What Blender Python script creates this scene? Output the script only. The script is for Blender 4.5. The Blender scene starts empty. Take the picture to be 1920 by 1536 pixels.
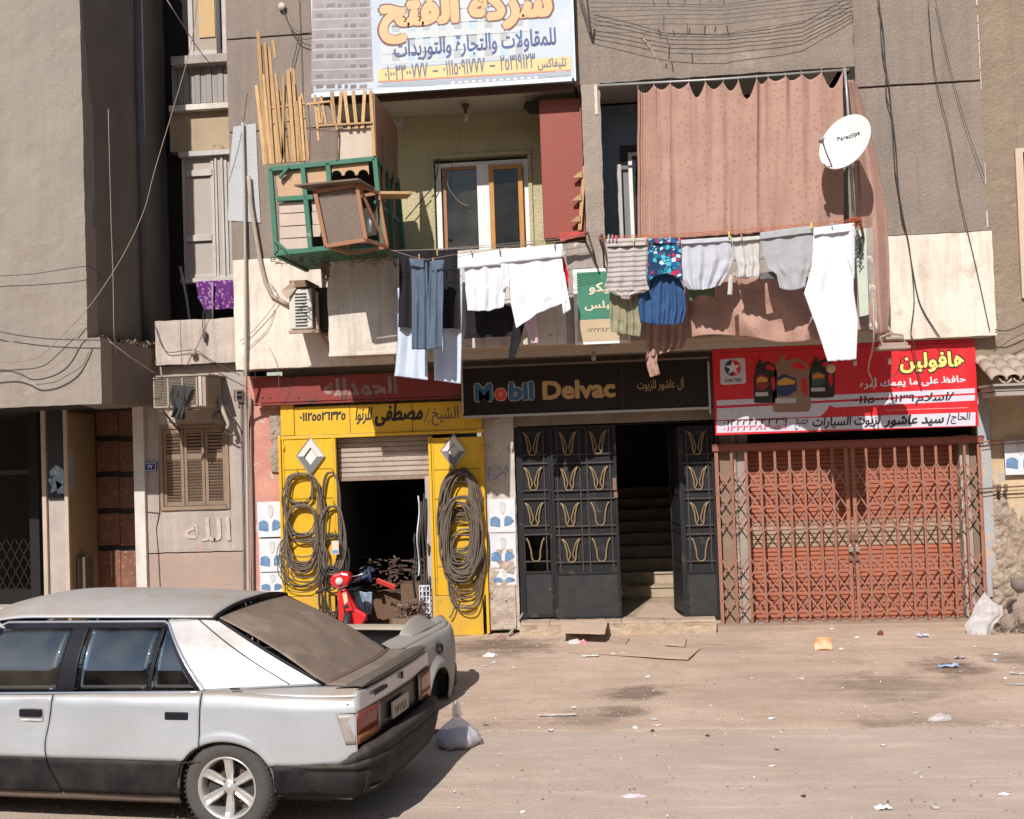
import bpy, math, random, unicodedata
from mathutils import Vector, Matrix, noise
R_ = random.Random(7)
sc = bpy.context.scene
# ---------------------------------------------------------------- camera
FPX, CH, YAW, PITCH, ROLL, DIST = 2150.0, 2.481, -0.0954, 0.0306, -0.0349, 15.088
fw = Vector((math.sin(YAW)*math.cos(PITCH), math.cos(YAW)*math.cos(PITCH), math.sin(PITCH)))
r0 = Vector((math.cos(YAW), -math.sin(YAW), 0)); u0 = r0.cross(fw)
rt = r0*math.cos(ROLL)+u0*math.sin(ROLL); up = -r0*math.sin(ROLL)+u0*math.cos(ROLL)
CAM = Vector((0, -DIST, CH))
cd = bpy.data.cameras.new('camera'); cam = bpy.data.objects.new('camera', cd); sc.collection.objects.link(cam)
cam.matrix_world = Matrix(((rt.x, up.x, -fw.x, CAM.x), (rt.y, up.y, -fw.y, CAM.y), (rt.z, up.z, -fw.z, CAM.z), (0, 0, 0, 1)))
cd.sensor_width = 36; cd.lens = 36*FPX/1920; cd.clip_end = 500; cd.clip_start = .05
sc.camera = cam
# ---------------------------------------------------------------- light
SD = Vector((.215, 1, -.84)).normalized()          # direction the sunlight travels
wd = bpy.data.worlds.new("World"); sc.world = wd; wd.use_nodes = True
nt = wd.node_tree; bg = nt.nodes['Background']; sky = nt.nodes.new('ShaderNodeTexSky')
sky.sky_type = 'NISHITA'; sky.sun_disc = False
sky.sun_elevation = math.asin(-SD.z); sky.sun_rotation = math.atan2(-SD.x, -SD.y) % (2*math.pi)
sky.air_density = 1.3; sky.dust_density = 1.0; sky.ozone_density = 1.0
nt.links.new(sky.outputs[0], bg.inputs[0]); bg.inputs[1].default_value = .08
sl = bpy.data.lights.new('sun', 'SUN'); sl.energy = 4.9; sl.angle = math.radians(.5); sl.color = (1, .965, .93)
so = bpy.data.objects.new('sun', sl); sc.collection.objects.link(so); so.location = (0, -30, 30)
so.rotation_euler = SD.to_track_quat('-Z', 'Y').to_euler()
sc.view_settings.view_transform = 'Standard'; sc.view_settings.look = 'None'
sc.view_settings.exposure = .24; sc.view_settings.gamma = 1; sc.view_settings.use_curve_mapping = False
sc.cycles.max_bounces = 8; sc.cycles.transparent_max_bounces = 12
# ---------------------------------------------------------------- helpers
def ray(px, py): return fw + rt*((px-960)/FPX) - up*((py-768)/FPX)
def at(px, py, Y=0.0):
    d = ray(px, py); return CAM + d*((Y-CAM.y)/d.y)
def gr(px, py, z=0.0):
    d = ray(px, py); return CAM + d*((z-CAM.z)/d.z)
def rect(xl, xr, yt, yb, Y):
    "mid-edge pixels of an upright rectangle standing at depth Y"
    xm, ym = (xl+xr)/2, (yt+yb)/2
    return at(xl, ym, Y).x, at(xr, ym, Y).x, at(xm, yb, Y).z, at(xm, yt, Y).z
def lerp(a, b, t): return a+(b-a)*t
class M:
    def __init__(s): s.v = []; s.f = []; s.m = []
    def add(s, vs, fs, mi=0):
        n = len(s.v); s.v += [tuple(v) for v in vs]; s.f += [tuple(i+n for i in f) for f in fs]; s.m += [mi]*len(fs); return s
    def box(s, x0, x1, y0, y1, z0, z1, mi=0):
        x0, x1 = sorted((x0, x1)); y0, y1 = sorted((y0, y1)); z0, z1 = sorted((z0, z1))
        return s.add([(x, y, z) for z in (z0, z1) for y in (y0, y1) for x in (x0, x1)],
                     [(0, 2, 3, 1), (4, 5, 7, 6), (0, 1, 5, 4), (2, 6, 7, 3), (0, 4, 6, 2), (1, 3, 7, 5)], mi)
    def bar(s, p, q, w, d, upv=(0, 1, 0), mi=0):
        "rectangular bar from p to q; d is its size along upv, w across"
        p, q = Vector(p), Vector(q); a = (q-p).normalized(); u = Vector(upv); u = u-a*u.dot(a)
        if u.length < 1e-5: u = a.orthogonal()
        u.normalize(); c = a.cross(u); u *= d/2; c *= w/2
        return s.add([p-u-c, p+u-c, p+u+c, p-u+c, q-u-c, q+u-c, q+u+c, q-u+c],
                     [(0, 1, 2, 3), (7, 6, 5, 4), (0, 4, 5, 1), (1, 5, 6, 2), (2, 6, 7, 3), (3, 7, 4, 0)], mi)
    def tube(s, pts, r, n=6, mi=0, closed=False):
        P = [Vector(p) for p in pts]; N = len(P); vs = []; pu = None
        for i in range(N):
            if closed: t = P[(i+1) % N]-P[i-1]
            else: t = P[min(i+1, N-1)]-P[max(i-1, 0)]
            if t.length < 1e-9: t = Vector((0, 0, 1))
            t.normalize()
            u = (pu-t*pu.dot(t)) if pu else t.orthogonal()
            if u.length < 1e-6: u = t.orthogonal()
            u.normalize(); pu = u; w = t.cross(u); rr = r[i] if hasattr(r, '__len__') else r
            vs += [P[i]+(u*math.cos(2*math.pi*k/n)+w*math.sin(2*math.pi*k/n))*rr for k in range(n)]
        fs = []
        for i in range(N if closed else N-1):
            j = (i+1) % N
            fs += [(i*n+k, i*n+(k+1) % n, j*n+(k+1) % n, j*n+k) for k in range(n)]
        if not closed: fs += [tuple(reversed(range(n))), tuple(range((N-1)*n, N*n))]
        return s.add(vs, fs, mi)
    def lathe(s, prof, o=(0, 0, 0), ax='z', n=24, mi=0):
        "prof: (radius, height) pairs turned about an axis through o"
        o = Vector(o); vs = []
        for r, h in prof:
            for k in range(n):
                c, t = r*math.cos(2*math.pi*k/n), r*math.sin(2*math.pi*k/n)
                vs.append(o+Vector({'z': (c, t, h), 'y': (c, h, t), 'x': (h, c, t)}[ax]))
        fs = [(i*n+k, i*n+(k+1) % n, (i+1)*n+(k+1) % n, (i+1)*n+k) for i in range(len(prof)-1) for k in range(n)]
        return s.add(vs, fs, mi)
    def prism(s, poly, y0, y1, mi=0):
        "XZ outline given depth from y0 (front) to y1"
        n = len(poly); vs = [(x, y0, z) for x, z in poly]+[(x, y1, z) for x, z in poly]
        return s.add(vs, [tuple(range(n)), tuple(reversed(range(n, 2*n)))]+[(i, i+n, (i+1) % n+n, (i+1) % n) for i in range(n)], mi)
    def sheet(s, fn, nu, nv, mi=0):
        vs = [fn(i/nu, j/nv) for j in range(nv+1) for i in range(nu+1)]
        return s.add(vs, [(j*(nu+1)+i, j*(nu+1)+i+1, (j+1)*(nu+1)+i+1, (j+1)*(nu+1)+i) for j in range(nv) for i in range(nu)], mi)
OFF = {}
def meta(o, label=None, cat=None, group=None, kind=None):
    if label: o['label'] = label
    if cat: o['category'] = cat
    if group: o['group'] = group
    if kind: o['kind'] = kind
    return o
def thing(name, loc, label, cat, group=None, rz=0):
    o = bpy.data.objects.new(name, None); sc.collection.objects.link(o); o.location = loc; o.rotation_euler.z = rz
    o.empty_display_size = .1; OFF[o.name] = Vector(loc) if rz == 0 else Vector((0, 0, 0))
    return meta(o, label, cat, group)
def obj(name, m, mats, parent=None, smooth=False, bevel=0, solid=0, label=None, cat=None, group=None, kind=None, sub=0):
    if not isinstance(mats, (list, tuple)): mats = [mats]
    vs = m.v
    if parent is not None:
        off = OFF.get(parent.name, Vector((0, 0, 0)))
    elif kind == 'structure': off = Vector((0, 0, 0))
    else:
        off = Vector(((min(v[0] for v in vs)+max(v[0] for v in vs))/2, (min(v[1] for v in vs)+max(v[1] for v in vs))/2, min(v[2] for v in vs)))
    me = bpy.data.meshes.new(name); me.from_pydata([(v[0]-off.x, v[1]-off.y, v[2]-off.z) for v in vs], [], m.f)
    for mt in mats: me.materials.append(mt)
    if len(mats) > 1: me.polygons.foreach_set('material_index', m.m)
    if smooth: me.polygons.foreach_set('use_smooth', [True]*len(me.polygons))
    me.update()
    o = bpy.data.objects.new(name, me); sc.collection.objects.link(o)
    if parent is not None: o.parent = parent; OFF[o.name] = off
    else: o.location = off; OFF[o.name] = off
    if bevel:
        b = o.modifiers.new('bevel', 'BEVEL'); b.width = bevel; b.segments = 2; b.limit_method = 'ANGLE'; b.angle_limit = .6
    if sub:
        b = o.modifiers.new('sub', 'SUBSURF'); b.levels = b.render_levels = sub
    if solid:
        b = o.modifiers.new('solid', 'SOLIDIFY'); b.thickness = abs(solid); b.offset = -1 if solid > 0 else 1
    return meta(o, label, cat, group, kind)
def inst(src, d=(0, 0, 0), parent=None, scale=None):
    "a further copy sharing the mesh of src"
    o = src.copy(); sc.collection.objects.link(o); o.location = src.location+Vector(d)
    if parent is not None: o.parent = parent
    if scale: o.scale = scale
    OFF[o.name] = OFF.get(src.name, Vector((0, 0, 0)))
    return o
# ---------------------------------------------------------------- materials
_MC = {}
def mat(name, col, rough=.85, col2=None, ns=2.0, amt=.6, spot=None, streak=None, bump=.0, bs=60, metal=0, dust=0, spec=.4, vary=0, fine=.12, alpha=1, sheen=0, trans=0, crack=None):
    """procedural surface: two tones by noise, grain, spots=(colour, scale, threshold), rain streaks=(colour, strength), relief"""
    if name in _MC: return _MC[name]
    m = bpy.data.materials.new(name); m.use_nodes = True; t = m.node_tree; N = t.nodes; L = t.links
    b = N['Principled BSDF']; geo = N.new('ShaderNodeNewGeometry'); pos = geo.outputs['Position']
    def noi(scale, det=6, vec=pos, r=.6):
        n = N.new('ShaderNodeTexNoise'); n.inputs['Scale'].default_value = scale; n.inputs['Detail'].default_value = det
        n.inputs['Roughness'].default_value = r; L.new(vec, n.inputs['Vector']); return n.outputs['Fac']
    def ramp(src, a, b_):
        r = N.new('ShaderNodeMapRange'); r.inputs[1].default_value = a; r.inputs[2].default_value = b_; L.new(src, r.inputs[0]); return r.outputs[0]
    def mix(f, a, c, k=1.0):
        x = N.new('ShaderNodeMix'); x.data_type = 'RGBA'
        if k != 1.0:
            mm = N.new('ShaderNodeMath'); mm.operation = 'MULTIPLY'; L.new(f, mm.inputs[0]); mm.inputs[1].default_value = k; f = mm.outputs[0]
        if hasattr(f, 'links'): L.new(f, x.inputs[0])
        else: x.inputs[0].default_value = f
        for q, s in ((a, 6), (c, 7)):
            if hasattr(q, 'links'): L.new(q, x.inputs[s])
            else: x.inputs[s].default_value = (*q, 1)
        return x.outputs[2]
    c2 = col2 or tuple(c*.72 for c in col)
    cur = mix(ramp(noi(ns), .35, .68), col, c2, amt)
    if fine:
        g = noi(bs*1.7, 2); cur = mix(ramp(g, .3, .7), cur, mix(.5, cur, tuple(c*.45 for c in col)), fine*4 if fine < .25 else 1.0)
    if streak:
        mp = N.new('ShaderNodeMapping'); mp.inputs['Scale'].default_value = (5, 5, .45); L.new(pos, mp.inputs[0])
        cur = mix(ramp(noi(1.6, 6, mp.outputs[0], .7), .47, .72), cur, streak[0], streak[1])
    if spot:
        cur = mix(ramp(noi(spot[1], 8, r=.68), spot[2], spot[2]+(spot[3] if len(spot) > 3 else .05)), cur, spot[0])
    if crack:
        v = N.new('ShaderNodeTexVoronoi'); v.feature = 'DISTANCE_TO_EDGE'; v.inputs['Scale'].default_value = crack[1]
        mm = N.new('ShaderNodeVectorMath'); mm.operation = 'ADD'; nz = N.new('ShaderNodeTexNoise'); nz.inputs['Scale'].default_value = 3
        L.new(pos, nz.inputs['Vector']); L.new(pos, mm.inputs[0]); L.new(nz.outputs['Color'], mm.inputs[1]); L.new(mm.outputs[0], v.inputs['Vector'])
        cur = mix(ramp(v.outputs['Distance'], .012, .0), cur, crack[0])
    if vary:
        oi = N.new('ShaderNodeObjectInfo'); h = N.new('ShaderNodeHueSaturation'); L.new(cur, h.inputs['Color'])
        rr = N.new('ShaderNodeMapRange'); L.new(oi.outputs['Random'], rr.inputs[0]); rr.inputs[3].default_value = 1-vary; rr.inputs[4].default_value = 1+vary
        L.new(rr.outputs[0], h.inputs['Value']); cur = h.outputs['Color']
    if dust:
        sp = N.new('ShaderNodeSeparateXYZ'); L.new(geo.outputs['Normal'], sp.inputs[0])
        f = ramp(sp.outputs['Z'], .15, .8); mm = N.new('ShaderNodeMath'); mm.operation = 'MULTIPLY'; L.new(f, mm.inputs[0])
        nn = ramp(noi(1.7, 8, r=.7), .1, .62); L.new(nn, mm.inputs[1]); ad = N.new('ShaderNodeMath'); ad.operation = 'MULTIPLY'; L.new(mm.outputs[0], ad.inputs[0]); ad.inputs[1].default_value = dust
        cur = mix(ad.outputs[0], cur, (.27, .205, .15))
        ro = N.new('ShaderNodeMapRange'); L.new(ad.outputs[0], ro.inputs[0]); ro.inputs[3].default_value = rough; ro.inputs[4].default_value = .9
        L.new(ro.outputs[0], b.inputs['Roughness'])
        me_ = N.new('ShaderNodeMapRange'); L.new(ad.outputs[0], me_.inputs[0]); me_.inputs[3].default_value = metal; me_.inputs[4].default_value = 0
        L.new(me_.outputs[0], b.inputs['Metallic'])
    else:
        b.inputs['Roughness'].default_value = rough; b.inputs['Metallic'].default_value = metal
    L.new(cur, b.inputs['Base Color']); b.inputs['Specular IOR Level'].default_value = spec
    if sheen: b.inputs['Sheen Weight'].default_value = sheen
    if alpha < 1: b.inputs['Alpha'].default_value = alpha
    if bump:
        bp = N.new('ShaderNodeBump'); bp.inputs['Strength'].default_value = min(1, bump); bp.inputs['Distance'].default_value = .02*max(1, bump)
        L.new(noi(bs, 5, r=.65), bp.inputs['Height']); L.new(bp.outputs[0], b.inputs['Normal'])
    if trans:
        out = [n for n in N if n.type == 'OUTPUT_MATERIAL'][0]; tr = N.new('ShaderNodeBsdfTranslucent'); L.new(cur, tr.inputs[0])
        ms = N.new('ShaderNodeMixShader'); ms.inputs[0].default_value = trans; L.new(b.outputs[0], ms.inputs[1]); L.new(tr.outputs[0], ms.inputs[2]); L.new(ms.outputs[0], out.inputs[0])
    _MC[name] = m; return m
def flat(name, col, rough=.6, **k): return mat(name, col, rough, amt=.25, fine=0, ns=3, **k)
def glass(name, tint=(.35, .38, .4), ior=2.0, dirt=.1, rough=.02):
    if name in _MC: return _MC[name]
    m = bpy.data.materials.new(name); m.use_nodes = True; t = m.node_tree; N = t.nodes; L = t.links
    for n in list(N): N.remove(n)
    o = N.new('ShaderNodeOutputMaterial'); fr = N.new('ShaderNodeFresnel'); fr.inputs[0].default_value = ior
    tr = N.new('ShaderNodeBsdfTransparent'); tr.inputs[0].default_value = (*tint, 1); gl = N.new('ShaderNodeBsdfGlossy'); gl.inputs['Roughness'].default_value = rough; gl.inputs['Color'].default_value = (.82, .92, 1, 1)
    mx = N.new('ShaderNodeMixShader'); L.new(fr.outputs[0], mx.inputs[0]); L.new(tr.outputs[0], mx.inputs[1]); L.new(gl.outputs[0], mx.inputs[2])
    df = N.new('ShaderNodeBsdfDiffuse'); df.inputs[0].default_value = (.3, .25, .19, 1); no = N.new('ShaderNodeTexNoise'); no.inputs['Scale'].default_value = 3
    g = N.new('ShaderNodeNewGeometry'); L.new(g.outputs['Position'], no.inputs['Vector'])
    r = N.new('ShaderNodeMapRange'); r.inputs[1].default_value = .3; r.inputs[2].default_value = .8; r.inputs[4].default_value = dirt*2; L.new(no.outputs[0], r.inputs[0])
    m2 = N.new('ShaderNodeMixShader'); L.new(r.outputs[0], m2.inputs[0]); L.new(mx.outputs[0], m2.inputs[1]); L.new(df.outputs[0], m2.inputs[2]); L.new(m2.outputs[0], o.inputs[0])
    _MC[name] = m; return m
# ---------------------------------------------------------------- lettering
_AF = {}
for _cp in range(0xFE80, 0xFEFD):
    d_ = unicodedata.decomposition(chr(_cp)).split()
    if d_: _AF[(''.join(chr(int(x, 16)) for x in d_[1:]), d_[0][1:-1])] = chr(_cp)
def arabic(s):
    "joins Arabic letters into their written forms and lays them out left to right"
    toks = []; i = 0
    while i < len(s):
        if s[i] == '\u0644' and i+1 < len(s) and (s[i:i+2], 'isolated') in _AF: toks.append(s[i:i+2]); i += 2
        else: toks.append(s[i]); i += 1
    out = []
    for k, c in enumerate(toks):
        nx = k+1 < len(toks) and (toks[k+1], 'final') in _AF and (c, 'initial') in _AF
        pv = k > 0 and (toks[k-1], 'initial') in _AF and (c, 'final') in _AF
        f = 'medial' if nx and pv else 'initial' if nx else 'final' if pv else 'isolated'
        out.append(_AF.get((c, f), c))
    o = []; run = ''
    for c in out:                                     # digits keep their order
        if c in '\u0660\u0661\u0662\u0663\u0664\u0665\u0666\u0667\u0668\u0669': run += c
        else:
            if run: o.append(run); run = ''
            o.append(c)
    if run: o.append(run)
    return ''.join(reversed(o))
def textmesh(s, offset=0, shear=0, space=1.0):
    c = bpy.data.curves.new('t', 'FONT'); c.body = s; c.offset = offset; c.shear = shear; c.space_character = space; c.resolution_u = 3
    o = bpy.data.objects.new('t', c); sc.collection.objects.link(o)
    bpy.context.view_layer.update()
    me = bpy.data.meshes.new_from_object(o.evaluated_get(bpy.context.evaluated_depsgraph_get()))
    v = [tuple(x.co) for x in me.vertices]; f = [tuple(p.vertices) for p in me.polygons]
    bpy.data.objects.remove(o); bpy.data.curves.remove(c); bpy.data.meshes.remove(me)
    return v, f
def text(name, s, box, Y, mt, parent, offset=0, shear=0, tilt=0, space=1.0, wob=0, label=None):
    "box = world x0,x1,z0,z1 the ink fills; offset thickens the strokes by laying the letters over themselves"
    v, f = textmesh(s, .006 if offset else .003, shear, space)
    ax, bx = min(p[0] for p in v), max(p[0] for p in v); ay, by = min(p[1] for p in v), max(p[1] for p in v)
    x0, x1, z0, z1 = box; m = M(); g = offset*min((z1-z0)/(by-ay), (x1-x0)/(bx-ax)*1.4)
    sh = [(0, 0)]+([(g*math.cos(k*math.pi/3), g*math.sin(k*math.pi/3)) for k in range(6)] if offset else [])
    for n, (dx, dz) in enumerate(sh):
        pts = []
        for p in v:
            a = (p[0]-ax)/(bx-ax); b = (p[1]-ay)/(by-ay)
            pts.append((lerp(x0+g, x1-g, a)+dx, Y-.0002*n, lerp(z0+g, z1-g, b)+tilt*a*(x1-x0)+dz))
        m.add(pts, f)
    return obj(name, m, mt, parent, label=label)
def tpx(name, s, xl, xr, yt, yb, Y, mt, parent, **k):
    return text(name, s, rect(xl, xr, yt, yb, Y), Y, mt, parent, **k)
# ---------------------------------------------------------------- palette
BROWN = mat('brown_render', (.255, .205, .17), .92, (.20, .16, .13), 1.2, .55, bump=.5, bs=38, streak=((.15, .115, .09), .55), spot=((.32, .26, .21), 1.1, .60, .12))
BROWN2 = mat('rough_render', (.27, .215, .175), .95, (.20, .165, .135), 1.6, .6, bump=.9, bs=26, streak=((.16, .12, .1), .5), spot=((.33, .27, .215), 1.2, .60, .12))
LEFTR = mat('left_render', (.29, .245, .205), .92, (.235, .195, .165), .8, .7, bump=.5, bs=30, streak=((.20, .165, .135), .5), spot=((.33, .28, .235), .9, .58, .15))
NEIGH = mat('neighbour_render', (.27, .205, .145), .95, (.22, .165, .125), 2.2, .7, bump=1.0, bs=24, spot=((.33, .255, .17), 6, .57, .14))
CREAM = mat('cream_paint', (.72, .64, .54), .85, (.55, .47, .39), 1.5, .65, bump=.25, bs=30, streak=((.36, .28, .22), .6), spot=((.46, .36, .28), 2.2, .56, .12))
CREAM2 = mat('cream_paint_stained', (.66, .59, .51), .85, (.46, .39, .33), 1.9, .75, bump=.3, bs=30, streak=((.25, .19, .155), .6), spot=((.28, .22, .18), 4, .64))
GREYP = mat('grey_plaster', (.40, .34, .30), .9, (.30, .25, .22), 2.2, .7, bump=.4, bs=30, streak=((.22, .175, .15), .5), spot=((.42, .27, .2), 3, .6))
GREYW = mat('grey_stained_parapet', (.50, .42, .36), .9, (.36, .30, .26), 2.5, .7, bump=.35, bs=30, streak=((.24, .19, .16), .7))
PINK = mat('pink_plaster', (.47, .20, .155), .9, (.60, .33, .25), 3, .7, bump=.5, bs=24, spot=((.48, .4, .33), 5, .58), streak=((.4, .2, .15), .3))
WHITEW = mat('white_plaster', (.55, .49, .43), .9, (.40, .34, .29), 3.5, .8, bump=.6, bs=24, spot=((.34, .25, .19), 5, .57), streak=((.3, .23, .18), .4))
YELW = mat('yellow_green_render', (.52, .45, .26), .95, (.42, .36, .215), 2, .6, bump=1.3, bs=28)
OCHRE = mat('ochre_wall', (.40, .255, .12), .8, (.30, .18, .09), 1.5, .6, bump=.2, streak=((.2, .12, .07), .4))
MARB = mat('red_marble', (.26, .12, .08), .35, (.16, .07, .05), 6, .9, spot=((.50, .30, .2), 20, .56, .12), fine=.2, bs=20, spec=.5)
CEIL = mat('ceiling_paint', (.52, .46, .38), .9, (.42, .36, .3), 1.5, .7, spot=((.3, .2, .14), 4, .62))
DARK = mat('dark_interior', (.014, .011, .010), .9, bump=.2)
BLACK = flat('black_paint', (.02, .02, .022), .5)
CONC = mat('crumbled_plaster', (.40, .32, .25), .95, (.24, .185, .145), 7, .8, bump=2.2, bs=16)
BLUEW = mat('bluish_wall', (.26, .31, .38), .85, (.2, .24, .3), 1.5, .6, bump=.2)
WOOD = mat('raw_wood', (.50, .31, .15), .8, (.38, .22, .10), 14, .7, bump=.25, bs=50, vary=.22)
WOODO = mat('orange_wood', (.50, .22, .045), .55, (.40, .16, .03), 6, .7, bump=.1)
WOODB = mat('shutter_wood', (.25, .17, .115), .8, (.185, .13, .09), 8, .7, bump=.3, vary=.12, spot=((.15, .10, .07), 9, .63))
WPAINT = mat('white_gloss_paint', (.74, .71, .67), .5, (.60, .56, .52), 4, .6, spot=((.4, .33, .28), 12, .68))
GPAINT = mat('grey_worn_paint', (.50, .46, .42), .7, (.38, .34, .31), 5, .7, spot=((.24, .19, .16), 9, .62), streak=((.24, .2, .17), .4))
WIRE = flat('cable_rubber', (.05, .045, .042), .6)
WIREL = flat('pale_cable', (.27, .21, .175), .8)
STEEL = mat('rusty_steel', (.14, .09, .07), .7, (.22, .11, .06), 20, .8, metal=.3)
GALV = flat('galvanised_steel', (.34, .33, .31), .5, metal=.4)
PANE = glass('window_pane', (.10, .11, .12), 1.6, .10, .03)
LOW, UP, BF, WIN = 0.0, -.45, -1.4, .95           # depths: shop fronts, upper wall, balcony fronts, recessed bay

# ---------------------------------------------------------------- ground
def gmat():
    m = mat('dusty_ground', (.58, .43, .33), .95, (.42, .30, .215), 1.1, .85, bump=.9, bs=34, spot=((.37, .26, .195), 1.6, .56, .14))
    t = m.node_tree; N = t.nodes; L = t.links; b = N['Principled BSDF']; src = b.inputs['Base Color'].links[0].from_socket
    geo = N.new('ShaderNodeNewGeometry'); cur = src
    nz = N.new('ShaderNodeTexNoise'); nz.inputs['Scale'].default_value = 3.2; nz.inputs['Detail'].default_value = 7; nz.inputs['Roughness'].default_value = .7; L.new(geo.outputs['Position'], nz.inputs['Vector'])
    # oil and water stains where they lie on the ground
    for px, py, rx, ry, k in ((1190, 1300, .36, .42, .8), (1170, 1335, .28, .3, .6), (1090, 1345, .45, .35, .45), (935, 1212, .85, .75, .75), (1785, 1250, .42, .5, .8), (1690, 1290, .75, .8, .45), (1740, 1355, .75, .3, .45), (1900, 1235, .35, .6, .6), (1540, 1390, .9, .5, .25), (820, 1380, .9, .7, .25), (1330, 1215, .8, .4, .25), (1500, 1290, 1.2, .8, .2)):
        c = gr(px, py); mp = N.new('ShaderNodeMapping'); mp.vector_type = 'TEXTURE'; mp.inputs['Location'].default_value = c; mp.inputs['Scale'].default_value = (rx, ry, 5); L.new(geo.outputs['Position'], mp.inputs[0])
        le = N.new('ShaderNodeVectorMath'); le.operation = 'LENGTH'; L.new(mp.outputs[0], le.inputs[0])
        ad = N.new('ShaderNodeMath'); ad.operation = 'MULTIPLY_ADD'; L.new(nz.outputs[0], ad.inputs[0]); ad.inputs[1].default_value = 2.6; L.new(le.outputs['Value'], ad.inputs[2])
        r = N.new('ShaderNodeMapRange'); r.inputs[1].default_value = 2.4; r.inputs[2].default_value = 1.7; r.inputs[3].default_value = 0; r.inputs[4].default_value = k; L.new(ad.outputs[0], r.inputs[0])
        x = N.new('ShaderNodeMix'); x.data_type = 'RGBA'; L.new(r.outputs[0], x.inputs[0]); L.new(cur, x.inputs[6]); x.inputs[7].default_value = (.10, .060, .040, 1); cur = x.outputs[2]
    # pale specks of trodden paper and grit
    v = N.new('ShaderNodeTexVoronoi'); v.inputs['Scale'].default_value = 16; L.new(geo.outputs['Position'], v.inputs['Vector'])
    r = N.new('ShaderNodeMapRange'); r.inputs[1].default_value = .13; r.inputs[2].default_value = .07; L.new(v.outputs['Distance'], r.inputs[0])
    sx = N.new('ShaderNodeSeparateColor'); L.new(v.outputs['Color'], sx.inputs[0]); g2 = N.new('ShaderNodeMath'); g2.operation = 'GREATER_THAN'; g2.inputs[1].default_value = .8; L.new(sx.outputs[0], g2.inputs[0])
    mu = N.new('ShaderNodeMath'); mu.operation = 'MULTIPLY'; L.new(r.outputs[0], mu.inputs[0]); L.new(g2.outputs[0], mu.inputs[1])
    x = N.new('ShaderNodeMix'); x.data_type = 'RGBA'; L.new(mu.outputs[0], x.inputs[0]); L.new(cur, x.inputs[6]); x.inputs[7].default_value = (.7, .6, .5, 1)
    L.new(x.outputs[2], b.inputs['Base Color']); return m
def drifts(m, dark, k, brick=0):
    "dust drifts and wheel tracks drawn out along the street"
    t = m.node_tree; N = t.nodes; L = t.links; b = N['Principled BSDF']; cur = b.inputs['Base Color'].links[0].from_socket; g = N.new('ShaderNodeNewGeometry')
    for sc_, a_, c_ in (((.25, 2.6, 1), .52, dark), ((1.1, 7, 1), .56, tuple(min(1, x*1.9) for x in dark))):
        mp = N.new('ShaderNodeMapping'); mp.inputs['Scale'].default_value = sc_; mp.inputs['Rotation'].default_value = (0, 0, .06); L.new(g.outputs['Position'], mp.inputs[0])
        n = N.new('ShaderNodeTexNoise'); n.inputs['Scale'].default_value = 1; n.inputs['Detail'].default_value = 7; n.inputs['Roughness'].default_value = .62; L.new(mp.outputs[0], n.inputs['Vector'])
        r = N.new('ShaderNodeMapRange'); r.inputs[1].default_value = a_-.06; r.inputs[2].default_value = a_+.14; r.inputs[4].default_value = k; L.new(n.outputs[0], r.inputs[0])
        x = N.new('ShaderNodeMix'); x.data_type = 'RGBA'; L.new(r.outputs[0], x.inputs[0]); L.new(cur, x.inputs[6]); x.inputs[7].default_value = (*c_, 1); cur = x.outputs[2]
    if brick:
        bt = N.new('ShaderNodeTexBrick'); bt.offset = .5; bt.inputs['Scale'].default_value = 3.2; bt.inputs['Mortar Size'].default_value = .012; bt.inputs['Brick Width'].default_value = 1; bt.inputs['Row Height'].default_value = 1; L.new(g.outputs['Position'], bt.inputs['Vector'])
        n = N.new('ShaderNodeTexNoise'); n.inputs['Scale'].default_value = .9; L.new(g.outputs['Position'], n.inputs['Vector']); r = N.new('ShaderNodeMapRange'); r.inputs[1].default_value = .5; r.inputs[2].default_value = .62; r.inputs[4].default_value = .4; L.new(n.outputs[0], r.inputs[0])
        mm = N.new('ShaderNodeMath'); mm.operation = 'MULTIPLY'; L.new(bt.outputs['Fac'], mm.inputs[0]); L.new(r.outputs[0], mm.inputs[1])
        x = N.new('ShaderNodeMix'); x.data_type = 'RGBA'; L.new(mm.outputs[0], x.inputs[0]); L.new(cur, x.inputs[6]); x.inputs[7].default_value = (*dark, 1); cur = x.outputs[2]
    L.new(cur, b.inputs['Base Color']); return m
PAVE = drifts(gmat(), (.36, .26, .195), .38, 1)
ROAD = mat('dusty_asphalt', (.52, .405, .325), .95, (.42, .32, .25), .7, .85, bump=.7, bs=40, spot=((.36, .27, .215), 1.3, .60, .14), streak=((.40, .30, .24), .3))
drifts(ROAD, (.40, .305, .245), .30)
def gz(x, y):
    return .012*noise.noise(Vector((x*1.1, y*1.1, 0)))+.006*noise.noise(Vector((x*5, y*5, 3)))
EDGE = -5.17
def edge(x): return EDGE+.07*noise.noise(Vector((x*1.3, 5, 0)))+.03*noise.noise(Vector((x*6, 9, 0)))
m = M(); m.sheet(lambda u, v: (lerp(-14, 9, u), lerp(edge(lerp(-14, 9, u)), 2.6, v), gz(lerp(-14, 9, u), lerp(edge(lerp(-14, 9, u)), 2.6, v))+.004-(.022 if v < .001 else 0)), 330, 130)
obj('pavement', m, PAVE, kind='structure', smooth=True)
m = M(); m.sheet(lambda u, v: (lerp(-14, 9, u), lerp(-18, -5.0, v), gz(lerp(-14, 9, u), lerp(-18, -5.0, v))-.004-(.02*max(0, (y_+6.2)*-1) if (y_ := lerp(-18, -5.0, v)) < -6.2 and y_ > -7.2 else .02 if y_ <= -7.2 else 0)), 280, 150)
obj('road', m, ROAD, kind='structure', smooth=True)
m = M(); m.add([(-160, -160, -.12), (160, -160, -.12), (160, 160, -.12), (-160, 160, -.12)], [(0, 1, 2, 3)])
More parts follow.
